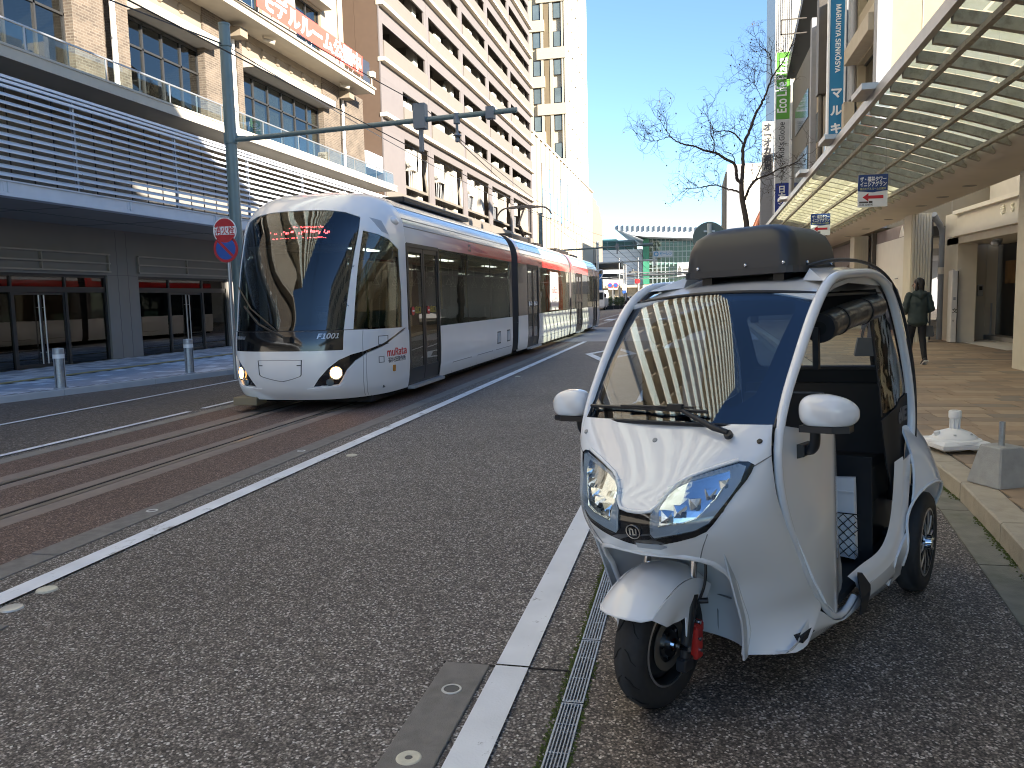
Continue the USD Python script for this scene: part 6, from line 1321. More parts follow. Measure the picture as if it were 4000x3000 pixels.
for s in (1, -1):
    car_side(s, 12.75, 20.75, [(12.78, 14.5)], [(14.56, 20.45)], [(15.3, 16.7), (17.2, 18.6), (18.9, 20.6)])
    car_side(s, 21.5, 30.9, [(22.8, 24.5)], [(24.62, 30.80)], [(24.9, 26.2), (26.6, 28.), (28.6, 30.3)])
    car_side(s, 31.3, 41.0, [(32.7, 34.5), (38.3, 39.9)], [(31.5, 32.6), (34.6, 38.2)], [(35, 36.2)])
for y0, y1 in ((12.75, 20.75), (21.5, 30.9), (31.3, 40.3)):
    g = G(); ZS = np.r_[2.865, 2.9, 2.95, 3.0, 3.05, 3.1, np.linspace(3.14, 3.36, 8), 3.38, 3.4, 3.42, 3.435, 3.45, 3.46, 3.467, 3.47]
    prof = [(s*float(tW(z)), z) for s in (1,) for z in ZS]; prof = prof+[(-x, z) for x, z in prof[::-1]][1:]
    n = len(prof); g.add([(TX+x, y, z) for y in (y0, y1) for x, z in prof], [[i, n+i, n+i+1, i+1] for i in range(n-1)])
    tput('roof', g, 'tram_roof', smooth=60)
tput('rear_cap', G().hull([side(40.3, z, s) for z in (.2, 1.2, 2.6, 3.0) for s in (-1, 1)]+[side(40.3, z, s)*np.array([1, 1, 1]) for z in (3.3, 3.44) for s in (-1, 1)]+[np.array([TX+s*.95, 41.3, z]) for z in (.3, 1.3) for s in (-1, 1)]+[np.array([TX+s*.8, 40.9, 3.0]) for s in (-1, 1)]), 'tram_roof')
for k, (y0, y1) in enumerate(((20.75, 21.5), (30.9, 31.3))):
    zs = [.25, 1., 2., 2.6, 2.86, 3.05, 3.2, 3.3, 3.38]; n = int((y1-y0)/.075)
    g = G()
    for i in range(n):
        a, b = y0+(y1-y0)*i/n, y0+(y1-y0)*(i+1)/n
        for s in (1, -1):
            for za, zb in zip(zs[:-1], zs[1:]):
                pa = [side(a, za, s), side((a+b)/2, za, s)-np.array([s*.05, 0, 0]), side(b, za, s)]; pb = [side(a, zb, s), side((a+b)/2, zb, s)-np.array([s*.05, 0, .02]), side(b, zb, s)]
                for j in (0, 1): g.add([pa[j], pa[j+1], pb[j+1], pb[j]], [[0, 1, 2], [0, 2, 3]])
    tput('bellows', g, 'bellows')
    ye = y1+.02
    tput('red_arch', (lambda g: ([[g.add([side(ye, a, s)+np.array([s*.004, 0, .004]), side(ye+.42, a, s)+np.array([s*.004, 0, .004]), side(ye+.42, b, s)+np.array([s*.004, 0, .004]), side(ye, b, s)+np.array([s*.004, 0, .004])], [[0, 1, 2], [0, 2, 3]]) for a, b in zip([2.6, 2.7, 2.8, 2.88, 2.96, 3.04, 3.1, 3.16, 3.22, 3.28, 3.33, 3.38, 3.42], [2.7, 2.8, 2.88, 2.96, 3.04, 3.1, 3.16, 3.22, 3.28, 3.33, 3.38, 3.42, 3.45])] for s in (1, -1)], g)[1])(G()), pm('arch_bright', (.62, .02, .022), .2, coat=.6) if 'arch_bright' not in M else 'arch_bright', smooth=60)
    tput('black_pillar', G().patch(sbox(ye, 1.17, ye+.35, 2.6), side, 1, .3, .005, .01, RF), 'tram_black')
# printed panel on the second car, with the sponsor's lettering
on_side('window_poster', sbox(26.6, 1.22, 28.2, 2.5), 'tram_white', .006, .004)
on_side('poster_lettering', side_text('muRata', 26.75, 1.78, .22, 1.3, None, 2), 'muraju_red', .009, .003)
on_side('poster_company', side_text('福井村田製作所', 26.85, 1.48, .16, 1.1, None, 1), 'seam', .009, .003)
on_side('poster_heading', side_text('つながる', 26.85, 2.25, .14, 1.1, None, 1) if False else sbox(26.85, 2.28, 27.9, 2.3), 'seam', .009, .003)
for y in (19.0, 20.05): on_side('vent_grille', sbox(y, .55, y+.38, .85).difference(sbox(y+.03, .58, y+.35, .82)), 'seam', .002, .004); on_side('vent_mesh', sbox(y+.03, .58, y+.35, .82), 'station_grey', .001, .002)
on_side('red_mark', Polygon([(16.6, 2.66), (16.8, 2.66), (16.8, 2.8), (16.6, 2.8)]).difference(sbox(16.63, 2.69, 16.77, 2.77)), 'tram_dark', .004, .003)
# interior
tput('interior_floor', G().box(TX-1.2, TX+1.2, 11.8, 40, .30, .34), 'interior_floor'); tput('interior_ceiling', G().box(TX-1.1, TX+1.1, 12.3, 40, 2.62, 2.66), 'interior_pale')
for y in np.arange(15, 39.5, 1.5):
    if 20.5 < y < 21.6 or 22.5 < y < 24.6: continue
    for s in (-1, 1):
        st = tput('seat', G().box(TX+s*.75-.4, TX+s*.75+.4, y, y+.45, .65, .78).box(TX+s*.75-.4, TX+s*.75+.4, y+.40, y+.5, .78, 1.45), 'seat_green')
for y in np.arange(14.6, 39, 1.1):
    for s in (-.45, .45): tput('grab_strap', G().tube([(TX+s, y, 2.6), (TX+s, y, 2.2)], .012, 4).tube([(TX+s-.07, y, 2.0), (TX+s+.07, y, 2.0), (TX+s, y, 2.14)], .012, 4, closed=True), 'interior_pale')
for y in (12.85, 14.6, 17, 19): tput('grab_pole', G().cyl((TX+.55, y, .3), (TX+.55, y, 2.62), .018, n=8), 'orange_door')
tput('cab_partition', G().box(TX-1.1, TX+.2, 12.8, 12.85, .3, 2.5), 'tram_dark'); tput('dashboard', G().hull([(TX+s*.95, y, z) for s in (-1, 1) for y, z in ((11.25, .9), (11.25, 1.22), (11.75, 1.15), (11.75, .7))]), 'tram_dark')
for y in (13.6, 16, 18.5, 23, 26, 29, 33, 36): tput('ceiling_lamp', G().box(TX-.1, TX+.1, y, y+1., 2.60, 2.615), pm('tube_light', (.9, .9, .82), .4, emit=1.2) if 'tube_light' not in M else 'tube_light')
# wiper
wp = [nose(-.44, 1.90), nose(-.30, 1.72), nose(-.10, 1.50), nose(.02, 1.14)]; out = np.array([.01, -.05, .0])
tput('wiper', G().tube([nose(-.28, 1.62)+out*1.3, nose(-.12, 1.36)+out*1.6, nose(.02, 1.13)+out], .016, 8).tube([nose(-.44, 1.92)+out, nose(-.2, 1.58)+out, nose(-.02, 1.28)+out], .012, 6).box(*(lambda c: (c[0]-.05, c[0]+.05, c[1]-.08, c[1], c[2]-.04, c[2]+.04))(nose(.03, 1.12))), 'tram_dark')
# roof equipment and pantograph
tput('roof_box', G().box(TX-.8, TX+.78, 14.2, 18.6, 3.46, 3.56, bev=.02), 'tram_dark'); tput('roof_unit', G().box(TX-.6, TX+.6, 24, 26.5, 3.45, 3.62, bev=.03).box(TX-.5, TX+.5, 33, 36, 3.44, 3.66, bev=.03).box(TX-.5, TX+.5, 37, 39, 3.44, 3.6, bev=.03), 'tram_dark')
PX, PY = TX, 28.6
pn = tput('pantograph', G().box(PX-.55, PX+.55, PY-.5, PY+.6, 3.46, 3.58).box(PX-.35, PX+.35, PY-.7, PY-.4, 3.55, 3.75).tube([(PX, PY+.4, 3.6), (PX, PY-.75, 4.22)], .045, 8).tube([(PX, PY-.75, 4.22), (PX, PY+.25, 4.86)], .035, 8).tube([(PX+.12, PY+.4, 3.6), (PX+.06, PY-.7, 4.15)], .015, 5), 'tram_dark')
tput('collector_head', G().tube(curve([(PX-1.0, PY+.25, 4.62), (PX-.85, PY+.25, 4.82), (PX-.6, PY+.25, 4.9), (PX+.6, PY+.25, 4.9), (PX+.85, PY+.25, 4.82), (PX+1.0, PY+.25, 4.62)], 24), .03, 6).tube([(PX-.65, PY+.1, 4.87), (PX+.65, PY+.1, 4.87)], .03, 6).tube([(PX-.65, PY+.1, 4.87), (PX-.65, PY+.25, 4.9)], .02, 5).tube([(PX+.65, PY+.1, 4.87), (PX+.65, PY+.25, 4.9)], .02, 5), 'tram_dark', pn)
tput('mirror_arm', G().tube(curve([(TX+1.25, 40.6, 2.9), (TX+1.5, 40.7, 2.95), (TX+1.5, 40.7, 2.7), (TX+1.35, 40.6, 2.5)], 12), .03, 6), 'tram_white')
# driver in the cab
dr = thing('driver', 'tram driver in dark uniform seen through the windscreen, one white glove raised', 'person', (TX+.05, 12.15, .55), math.pi)
pts = [[((0, 0, .18), np.array([.19, .14, .12])), ((0, 0, .55), np.array([.20, .13, .12])), ((0, 0, .70), np.array([.15, .1, .06]))], [((0, 0, .70), .07), ((0, 0, .78), .06)],
       [((-.19, 0, .66), .062), ((-.28, .16, .45), .052), ((-.12, .42, .52), .042)], [((.19, 0, .66), .062), ((.27, .14, .42), .052), ((.2, .4, .40), .042)], [((-.1, 0, .12), .1), ((-.12, .45, .12), .075), ((-.12, .48, -.2), .05)], [((.1, 0, .12), .1), ((.12, .45, .12), .075), ((.12, .48, -.2), .05)]]
m = blob(pts, .03, 6); put(dr, 'uniform', (m.vertices, m.faces), 'driver_uniform', smooth=60)
m = blob([[((0, .01, .93), np.array([.075, .09, .09])), ((0, .03, .85), np.array([.05, .055, .05]))], [((0, .01, .86), .05), ((0, 0, .77), .05)], [((0, .10, .91), .012), ((0, .108, .89), .014)]], .014, 3); hd = put(dr, 'head', (m.vertices, m.faces), 'skin', smooth=60)
put(hd, 'cap', G().lathe([(0, 1.05), (.11, 1.04), (.115, 1.0), (.09, .975), (.088, .95)], (0, .0, 0), n=20).hull([(-.06, .08, .965), (.06, .08, .965), (-.045, .15, .95), (.045, .15, .95), (0, .16, .955), (-.06, .08, .955), (.06, .08, .955)]), 'driver_uniform', smooth=50)
for s in (-1, 1): put(hd, 'eye', G().ball((s*.031, .09, .935), .009, 1), 'shoe_black')
for c, d in (((-.12, .43, .52), (.3, .9, .1)), ((.2, .41, .40), (0, 1, 0))): h = hand(c, d, (0, 0, 1)); put(dr, 'glove', (h.vertices, h.faces), 'white_cap', smooth=60)
tput('driver_seat', G().box(TX-.2, TX+.3, 12.05, 12.45, .5, .62).box(TX-.2, TX+.3, 12.35, 12.45, .62, 1.25).cyl((TX+.05, 12.25, .3), (TX+.05, 12.25, .5), .08, n=10), 'seat_green')
# ---------------------------------------------------------------- electric three-wheeler (local: x to its left side = picture right, y rearwards, z up)
TH = math.radians(25); W0 = np.array([-.157, 3.11, 0.])
TK = thing('three_wheeler', 'white covered electric three-wheeler parked by the right kerb, black box on its roof', 'three-wheeler', W0, -TH)
pm('trike_white', (.74, .745, .76), .17, var=.01, coat=.7); pm('trike_liner', (.42, .44, .47), .5, var=.03); pm('plastic_black', (.014, .014, .016), .42, var=.1, scale=20.); pm('gloss_black', (.006, .007, .009), .06, coat=.6); pm('rubber', (.016, .016, .017), .72, var=.25, scale=40., bump=.15, bscale=200.); pm('rim_black', (.012, .012, .013), .3)
pm('seat_dark', (.020, .019, .019), .6, var=.2, scale=8.); pm('fabric_black', (.010, .010, .012), .75, var=.2, scale=15.); pm('lamp_grey', (.34, .36, .39), .3); pm('brake_red', (.40, .02, .015), .4); pm('box_black', (.026, .027, .030), .40, var=.08, bump=.12, bscale=500.); pm('panel_gap', (.16, .165, .17), .6); pm('seat_brown', (.10, .05, .03), .6)
glass('trike_glass', (.50, .60, .70), (1, 1, 1), ior=1.75, wav=.02, wscale=2.2); glass('lens_clear', (.88, .92, .95), (1, 1, 1), ior=1.5); glass('vinyl', (.62, .60, .54), (1, 1, .97), ior=1.5, rough=.06, wav=.35, wscale=9.)
kW = mkt([(.1, .44), (.3, .445), (.5, .44), (.76, .43), (1.0, .42), (1.2, .41)])
kD = mkt([(.1, .28), (.15, .33), (.2, .40), (.25, .50), (.30, .595), (.34, .615), (.45, .49), (.6, .36), (.76, .24), (.9, .16), (1.03, .14), (1.15, .175), (1.2, .2)])
kC = mkt([(.1, .22), (.2, .15), (.3, .10), (.5, .05), (.62, -.05), (.70, -.12), (.78, -.16), (.84, -.15), (.9, -.09), (1.0, .0), (1.15, .14), (1.2, .19)])
def cowl(u, z):                              # u -1..1 across the front
    s = math.sin(max(-1, min(1, u))*math.pi/2); a = abs(s); d, c = float(kD(z)), float(kC(z))
    return np.array([s*float(kW(z)), d-(d-c)*max(0, 1-a**2.4)**(1/1.5), z])
def su(poly): return Polygon([(2/math.pi*math.asin(max(-1, min(1, s))), z) for s, z in poly])
def mir(poly): return shapely.affinity.scale(poly, -1, 1, origin=(0, 0))
def dense(poly, d=.02): return shapely.segmentize(poly, d)
KR = (0, 1.0, .7)
LEAN = math.radians(-2.0); _cl, _sl = math.cos(LEAN), math.sin(LEAN); ROLLT = np.array([[_cl, 0, _sl, -_sl*1.1], [0, 1, 0, 0], [-_sl, 0, _cl, 1.1-_cl*1.1], [0, 0, 0, 1.]]); MODE = ['body']
STEER = np.array([[math.cos(-.09), -math.sin(-.09), 0, 0], [math.sin(-.09), math.cos(-.09), 0, 0], [0, 0, 1, 0], [0, 0, 0, 1.]])
def tk(name, g, mat, parent=None, smooth=False, label=None):
    if MODE[0] != 'axle':
        T = ROLLT if MODE[0] == 'body' else STEER; g = G().add(*g) if isinstance(g, tuple) else g; g.xf(T)
    return put(parent or TK, name, g, mat, smooth, label)
arch = su([(-.001, .672), (.366, .673), (.47, .661), (.54, .641), (.606, .593), (.618, .538), (.616, .449), (.624, .377), (.628, .311), (.615, .24), (.60, .05), (-.001, .05)])
arch = arch.union(mir(arch)).buffer(0)
body = Polygon([(-1, .215), (-.80, .205), (-.5, .215), (.5, .215), (.80, .205), (1, .215), (1, 1.145), (-1, 1.145)]).difference(arch)
tk('front_cowl', G().patch(body, cowl, .03, .022, 0, .006, KR), 'trike_white', smooth=50)
LIP = [(.60, .215), (.625, .31), (.622, .377), (.614, .449), (.616, .538), (.604, .593), (.54, .641), (.47, .661), (.366, .673), (0, .672)]
tk('arch_lip', G().tube([cowl(2/math.pi*math.asin(s), z)+np.array([0, .004, 0]) for s, z in [(-a, b) for a, b in LIP]+LIP[-2::-1]], .013, 10), 'trike_white', smooth=60)
def seam(pts, name='panel_gap'): 
    q = [cowl(2/math.pi*math.asin(max(-1, min(1, s))), z) for s, z in pts]; c = curve(q, 20) if len(q) > 2 else np.linspace(q[0], q[1], 12); tk('panel_seam', G().tube(c+np.array([0, -.0005, 0]), .0022, 5), 'panel_gap')
for s in (1, -1):
    seam([(s*.88, 1.0), (s*.95, 1.02), (s*.999, 1.035)]); seam([(s*.596, .772), (s*.54, .72), (s*.485, .668)])
# wheel-well liner
tk('wheel_well', G().patch(sbox(-1, .21, 1, .70), lambda t, z: np.array([.285*math.sin(t*math.pi/2), .16+.20*math.cos(t*math.pi/2)**.8-.17*max(0, (z-.35)/.35)+.0, z]), .08, .06, 0, .008, (0, -1, .4)), 'trike_liner', smooth=50)
for s in (-1, 1): tk('well_groove', G().tube([(s*.10, .345, .22), (s*.10, .342, .36), (s*.11, .318, .40), (s*.19, .27, .41)], .004, 5), 'panel_gap')
# lamp cluster
hlo = [(0, .836), (.147, .843), (.20, .863), (.235, .893), (.30, .93), (.37, .953), (.555, .986), (.77, 1.018), (.84, 1.018), (.888, 1.006), (.868, .98), (.84, .955), (.767, .908), (.70, .85), (.64, .81), (.59, .783), (.505, .764), (.37, .745), (.233, .728), (.1, .715), (0, .711)]
ho = su(dense(Polygon(hlo)).exterior.coords); band = ho.union(mir(ho)).buffer(.0005)
tk('lamp_panel', G().patch(band, cowl, .03, .02, .004, .008, KR), 'gloss_black', smooth=60)
tk('hood_lip', G().tube([cowl(2/math.pi*math.asin(s), z+.006)+np.array([0, -.004, .002]) for s, z in [(-.77, 1.018), (-.555, .986), (-.37, .953), (-.30, .93), (-.235, .893), (-.2, .863), (-.147, .843), (-.07, .837), (0, .836), (.07, .837), (.147, .843), (.2, .863), (.235, .893), (.30, .93), (.37, .953), (.555, .986), (.77, 1.018)]], .008, 8), 'trike_white', smooth=60)
lens = [(.158, .84), (.205, .865), (.25, .912), (.31, .938), (.37, .95), (.56, .98), (.77, 1.009), (.825, 1.0), (.795, .95), (.697, .868), (.607, .815), (.51, .79), (.186, .757), (.156, .77)]
refl = [(.238, .80), (.222, .86), (.25, .90), (.31, .925), (.40, .945), (.55, .965), (.71, .985), (.72, .962), (.645, .895), (.535, .832), (.44, .816)]
for s in (1, -1):
    f2 = (lambda p: p) if s > 0 else mir
    L = f2(su(dense(Polygon(lens)).exterior.coords)); R_ = f2(su(dense(Polygon(refl)).exterior.coords))
    h = tk('headlight', G().patch(L.difference(R_), cowl, .03, .02, .010, .004, KR), 'lamp_grey', smooth=60)
    tk('reflector_bowl', G().patch(R_.buffer(.003), cowl, .03, .02, .0065, .002, KR), 'chrome', h)
    for k, (a, z, w, hh) in enumerate([(.30, .835, .05, .05), (.40, .853, .05, .05), (.50, .873, .045, .055), (.60, .905, .045, .05), (.68, .94, .035, .035)]):
        c = cowl(s*2/math.pi*math.asin(a), z); nrm = np.array([s*a*.9, -1, .35]); nrm /= np.linalg.norm(nrm); ex = np.cross([0, 0, 1], nrm); ex /= np.linalg.norm(ex); T = frame(c+nrm*.006, ex, np.cross(nrm, ex), nrm)
        q = .5+.5*((k*7) % 3)/2; tk('led_cell', G().hull([tuple((T@np.array([x*w, y*hh, zz, 1]))[:3]) for x, y, zz in ((-.5, -.5, -.004), (.48, -.5, -.004), (-.5, .5, -.004), (.48, .5, -.004), (-.42, .40, .010*q), (.1-.3*(k % 2), -.1, .013), (-.4, -.42, .006))]), 'chrome', h)
        tk('led_slot', G().hull([tuple((T@np.array([x*w, y*hh, zz, 1]))[:3]) for x, y, zz in ((.0, -.42, .008), (.44, -.42, .004), (.46, .05, .004), (.2, .0, .009), (.2, -.2, .0105))]), 'gloss_black' if k % 2 else 'far_glass', h)
    tk('reflector_rim', G().tube([cowl(2/math.pi*math.asin(s*a), z)+np.array([0, -.012, 0]) for a, z in [(.238, .80), (.34, .81), (.44, .816), (.535, .832), (.645, .895), (.72, .962)]], .0035, 6), 'chrome', h)
    tk('lens', G().patch(L, cowl, .03, .02, .021, .003, KR), 'lens_clear', h, 60)
c = cowl(0, .772)+np.array([0, -.010, 0]); T = frame(c, (1, 0, 0), np.array([0, -.25, .97]), np.array([0, -.97, -.25]))
em = tk('emblem', G().lathe([(.026, 0), (.026, .004), (.030, .004), (.030, 0)], n=32).xf(T), 'chrome'); tk('emblem_bars', G().box(-.016, -.010, -.014, .014, 0, .004, T=T).box(-.003, .003, -.014, .012, 0, .004, T=T).box(.010, .016, -.014, .014, 0, .004, T=T).box(-.016, -.003, .008, .014, 0, .004, T=T).box(.003, .016, -.014, -.008, 0, .004, T=T), 'chrome', em)
tk('lower_lamp', G().patch(su([(-.02, .722), (.2, .727), (.26, .716), (.2, .704), (-.02, .702)]), cowl, .03, .02, .006, .006, KR), 'lamp_grey', smooth=60)
for s, z in ((-.058, 1.079), (.91, 1.089), (-.91, 1.089)): c = cowl(2/math.pi*math.asin(s), z); tk('hood_plug', G().lathe([(0, .004), (.009, .003), (.012, -.002)], n=16).xf(frame(c, (1, 0, 0), (0, .7, .7), (0, -.7, .7))), 'plastic_black' if s > 0 else 'pipe_grey')
# windscreen: ruled between base and head
def scr(u, v):                               # u -1..1, v 0..1
    b = np.array([.416*u, .20-.085*(1-u*u), 1.130+.012*(1-u*u)]); t = np.array([.440*u, .715-.07*(1-u*u)+.0, 1.652-.028*u*u]); p = b+(t-b)*v
    bow = 4*v*(1-v)*.035; return p+np.array([0, -bow*.7, bow*.7])
G_ = rrect(-.99, .0, .99, 1.0, .06)
wsn = tk('windscreen', G().patch(G_, scr, .06, .06, .0, .006, (0, 1.5, .8)), 'trike_glass', smooth=60)
inner = Polygon([(-.90, .14), (-.80, .10), (.62, .12), (.76, .2), (.80, .34), (.84, .86), (.78, .93), (-.85, .93), (-.90, .88)])
tk('windscreen_border', G().patch(G_.difference(inner), scr, .05, .05, -.007, .002, (0, 1.5, .8)), 'gloss_black', wsn, 60)
rim = [scr(-.995, v) for v in np.linspace(0, 1, 10)]+[scr(u, 1) for u in np.linspace(-.95, .95, 14)]+[scr(.995, v) for v in np.linspace(1, 0, 10)]+[scr(u, 0) for u in np.linspace(.95, -.95, 14)]
tk('windscreen_seal', G().tube(rim, .009, 6, closed=True), 'plastic_black', smooth=60)
# wiper: pivot at picture right, arm leaning left
pv = cowl(2/math.pi*math.asin(.66), 1.098)+np.array([0, -.012, .01]); e1 = scr(.12, .06)+np.array([0, -.03, .03]); e2 = scr(-.95, .07)+np.array([0, -.018, .018])
tk('wiper', G().lathe([(0, .02), (.016, .018), (.018, 0)], n=14).xf(frame(pv, (1, 0, 0), (0, .7, .7), (0, -.7, .7))).tube([pv+np.array([0, -.01, .014]), pv+np.array([-.06, -.008, .03]), e1], [.011, .013, .008], 8).tube([scr(.42, .05)+np.array([0, -.018, .02]), scr(-.1, .055)+np.array([0, -.022, .022]), e2], .007, 6).tube([scr(.3, .06)+np.array([0, -.03, .03]), e1, scr(-.5, .065)+np.array([0, -.027, .026])], .005, 6).box(*(lambda c: (c[0]-.03, c[0]+.03, c[1]-.012, c[1]+.012, c[2]-.01, c[2]+.012))(e1)), 'plastic_black', smooth=50)
# door frames: one tube loop each side
loop = [(.470, 1.00, .238), (.458, .90, .200), (.448, .78, .215), (.440, .62, .33), (.436, .47, .47), (.432, .345, .64), (.430, .24, .80), (.428, .185, .95), (.428, .185, 1.06), (.428, .225, 1.16), (.436, .385, 1.36), (.444, .56, 1.535), (.447, .70, 1.635), (.447, .83, 1.685), (.447, 1.05, 1.708), (.45, 1.35, 1.716), (.453, 1.58, 1.70), (.46, 1.78, 1.62), (.47, 1.93, 1.45), (.48, 2.05, 1.24), (.49, 2.10, 1.05), (.495, 2.09, .84), (.498, 2.02, .68)]
SX = lambda s, pts: [(s*x, y, z) for x, y, z in pts]
for s in (1, -1):
    c = curve(SX(s, loop), 70); r = np.interp(np.linspace(0, 1, 70), [0, .12, .30, .45, .6, 1], [.015, .015, .017, .022, .022, .023])
    tk('door_frame', G().tube(c, r, 14), 'trike_white', smooth=70)
    tk('frame_seal', G().tube(np.array(curve(SX(s, [(x-.028, y+.028, z-.01) for x, y, z in loop[9:21]]), 40)), .010, 6), 'plastic_black', smooth=60)
    # leg shield inside the frame
    lp = Polygon([(.20, 1.135), (.42, 1.09), (.78, 1.035), (.86, 1.0), (.90, .93), (.92, .80), (.93, .62), (.97, .45), (1.02, .36), (1.03, .29), (.98, .245), (.90, .225), (.78, .235), (.62, .33), (.47, .48), (.34, .65), (.23, .81), (.175, .95), (.175, 1.06)])
    tk('leg_shield', G().patch(lp.buffer(.004, join_style=1), lambda y, z: np.array([s*(.435+.030*math.sin(max(0, min(1, (y-.2)/.75))*math.pi)-.02*max(0, (y-.80)/.2)), y, z]), .05, .05, 0, .018, (0, .6, .6)), 'trike_white', smooth=45)
    # sill: stepped ledge lofted between guide lines, and the skirt below it
    SA = [(.45, .98, .335), (.47, 1.2, .345), (.49, 1.42, .36), (.495, 1.56, .43), (.497, 1.64, .56), (.495, 1.70, .74)]; SB = [(.478, 1.0, .305), (.50, 1.22, .318), (.518, 1.46, .336), (.522, 1.62, .41), (.524, 1.71, .55), (.520, 1.77, .76)]
    SB2 = [(x+.003, y+.006, z-.022) for x, y, z in SB]; SC = [(.495, 1.03, .255), (.514, 1.25, .262), (.534, 1.52, .285), (.54, 1.70, .37), (.54, 1.80, .52), (.536, 1.88, .76)]
    CC = [(.425, .42, .275), (.434, .59, .298), (.452, .76, .205), (.465, .88, .182), (.482, .98, .215), (.495, 1.05, .253), (.512, 1.25, .262), (.53, 1.48, .283), (.536, 1.58, .31)]; CD = [(.405, .28, .222), (.43, .50, .200), (.452, .80, .178), (.46, .95, .168), (.47, 1.06, .162), (.485, 1.25, .152), (.50, 1.48, .142), (.505, 1.58, .14)]
    def loft(lines, n=44):
        cs = [curve(SX(s, q), n) for q in lines]; m = len(cs); return G().add(np.vstack(cs), [[j*n+i, j*n+i+1, (j+1)*n+i+1, (j+1)*n+i] for j in range(m-1) for i in range(n-1)])
    tk('sill', loft([SA, SB, SB2, SC]), 'trike_white', smooth=35); tk('side_skirt', loft([CC, [tuple((np.array(a)+np.array(b))/2+np.array([.012, 0, 0])) for a, b in zip(CC, CD)], CD, [(x-.06, y, z+.004) for x, y, z in CD]]), 'trike_white', smooth=50)
    # rear quarter with wheel arch
    rq = Polygon([(1.50, .14), (1.53, .287), (1.70, .37), (1.80, .52), (1.88, .76), (2.0, .90), (2.10, .97), (2.22, .90), (2.38, .77), (2.50, .62), (2.56, .46), (2.54, .33), (2.44, .26), (2.2, .14)]).difference(Point(2.0, .275).buffer(.315, 32)).difference(sbox(1.97, 0, 2.6, .2))
    def rqf(y, z): return np.array([s*(.500+.040*math.exp(-((z-.30)/.12)**2)*max(0, min(1, (2.0-y)/.3))+.150*math.exp(-((y-2.08)/.30)**2)*math.exp(-((z-.50)/.30)**2)-.08*max(0, (y-2.25)/.3)**1.6-.08*max(0, (z-.75)/.2)), y, z])
    tk('rear_quarter', G().patch(rq, rqf, .04, .04, 0, .012, (0, 1.9, .5)), 'trike_white', smooth=50)
    arcp = [rqf(2.0+.315*math.cos(a), .275+.315*math.sin(a)) for a in np.linspace(-.15, math.pi+.25, 26)]
    tk('arch_flange', G().tube(arcp, .008, 6), 'trike_white', smooth=60)
    tk('wheel_housing', G().lathe([(.325, -.12), (.33, .03), (.1, .03)], (s*.42, 2.0, .275), 'x', 24) if False else G().box(s*.36-.01, s*.36+.01, 1.66, 2.36, .2, .62), 'plastic_black')
    # rear wheels
    MODE[0] = 'axle'; wc = (s*.562, 2.0, .272)
    tyre = tk('rear_wheel', G().lathe([(.185, -.052), (.215, -.064), (.25, -.062), (.270, -.045), (.275, 0), (.270, .045), (.25, .062), (.215, .064), (.185, .052)], wc, 'x', 44, True), 'rubber', smooth=45)
    tk('rim', G().lathe([(.186, s*.050), (.178, s*.058), (.168, s*.052), (.162, s*.02), (.160, -s*.04)], wc, 'x', 40), 'rim_black', tyre, 45); tk('rim_edge', G().lathe([(.182, s*.054), (.187, s*.058), (.176, s*.060)], wc, 'x', 40, True), 'rim_silver', tyre, 45)
    tk('brake_drum', G().lathe([(0, -.04), (.15, -.04), (.15, s*.0), (0, s*.005)], wc, 'x', 24), 'rim_black', tyre)
    for k in range(10):
        a = k*math.pi/5
        for da in (-.13, .13): p0 = np.array([wc[0]+s*.045, wc[1]+.045*math.cos(a), wc[2]+.045*math.sin(a)]); p1 = np.array([wc[0]+s*.05, wc[1]+.17*math.cos(a+da), wc[2]+.17*math.sin(a+da)]); tk('spoke', G().tube([p0, (p0+p1)/2+np.array([s*.006, 0, 0]), p1], [.009, .006, .007], 6), 'rim_silver' if da > 0 else 'rim_black', tyre)
    tk('hub', G().lathe([(0, s*.085), (.024, s*.083), (.028, s*.075), (.030, s*.055), (.044, s*.055), (.046, s*.03)], wc, 'x', 20), 'chrome', tyre, 40)
    for k in range(4): a = k*math.pi/2+.4; tk('lug_nut', G().cyl((wc[0]+s*.05, wc[1]+.04*math.cos(a), wc[2]+.04*math.sin(a)), (wc[0]+s*.085, wc[1]+.04*math.cos(a), wc[2]+.04*math.sin(a)), .009, n=6), 'chrome', tyre)
    MODE[0] = 'body'
    # mirror
    ic = trimesh.creation.icosphere(subdivisions=4, radius=1.); v = np.sign(ic.vertices)*np.abs(ic.vertices)**np.array([.5, .8, .8]); tp_ = 1-.30*np.clip((v[:, 0]+.2)/1.2, 0, 1)**2; v = v*np.stack([np.full(len(v), .103), .062*tp_, .064*tp_], 1); v[:, 1] = np.minimum(v[:, 1], .030); v[:, 2] = np.maximum(v[:, 2]-.012*(v[:, 0] > 0)*v[:, 0]/.1, -.054); v[:, 1] += .03*np.clip(v[:, 0]/.1, 0, 1)**2
    mi = tk('mirror', (np.array([s, 1, 1])*v+np.array([s*.575, .305, 1.185]), ic.faces if s > 0 else ic.faces[:, ::-1]), 'trike_white', smooth=50); tk('mirror_base', G().hull([(s*x, y, z) for x, y0, y1 in ((.478, .268, .335), (.60, .258, .34), (.655, .29, .345)) for y in (y0, y1) for z in (1.106, 1.13)]), 'plastic_black', mi)
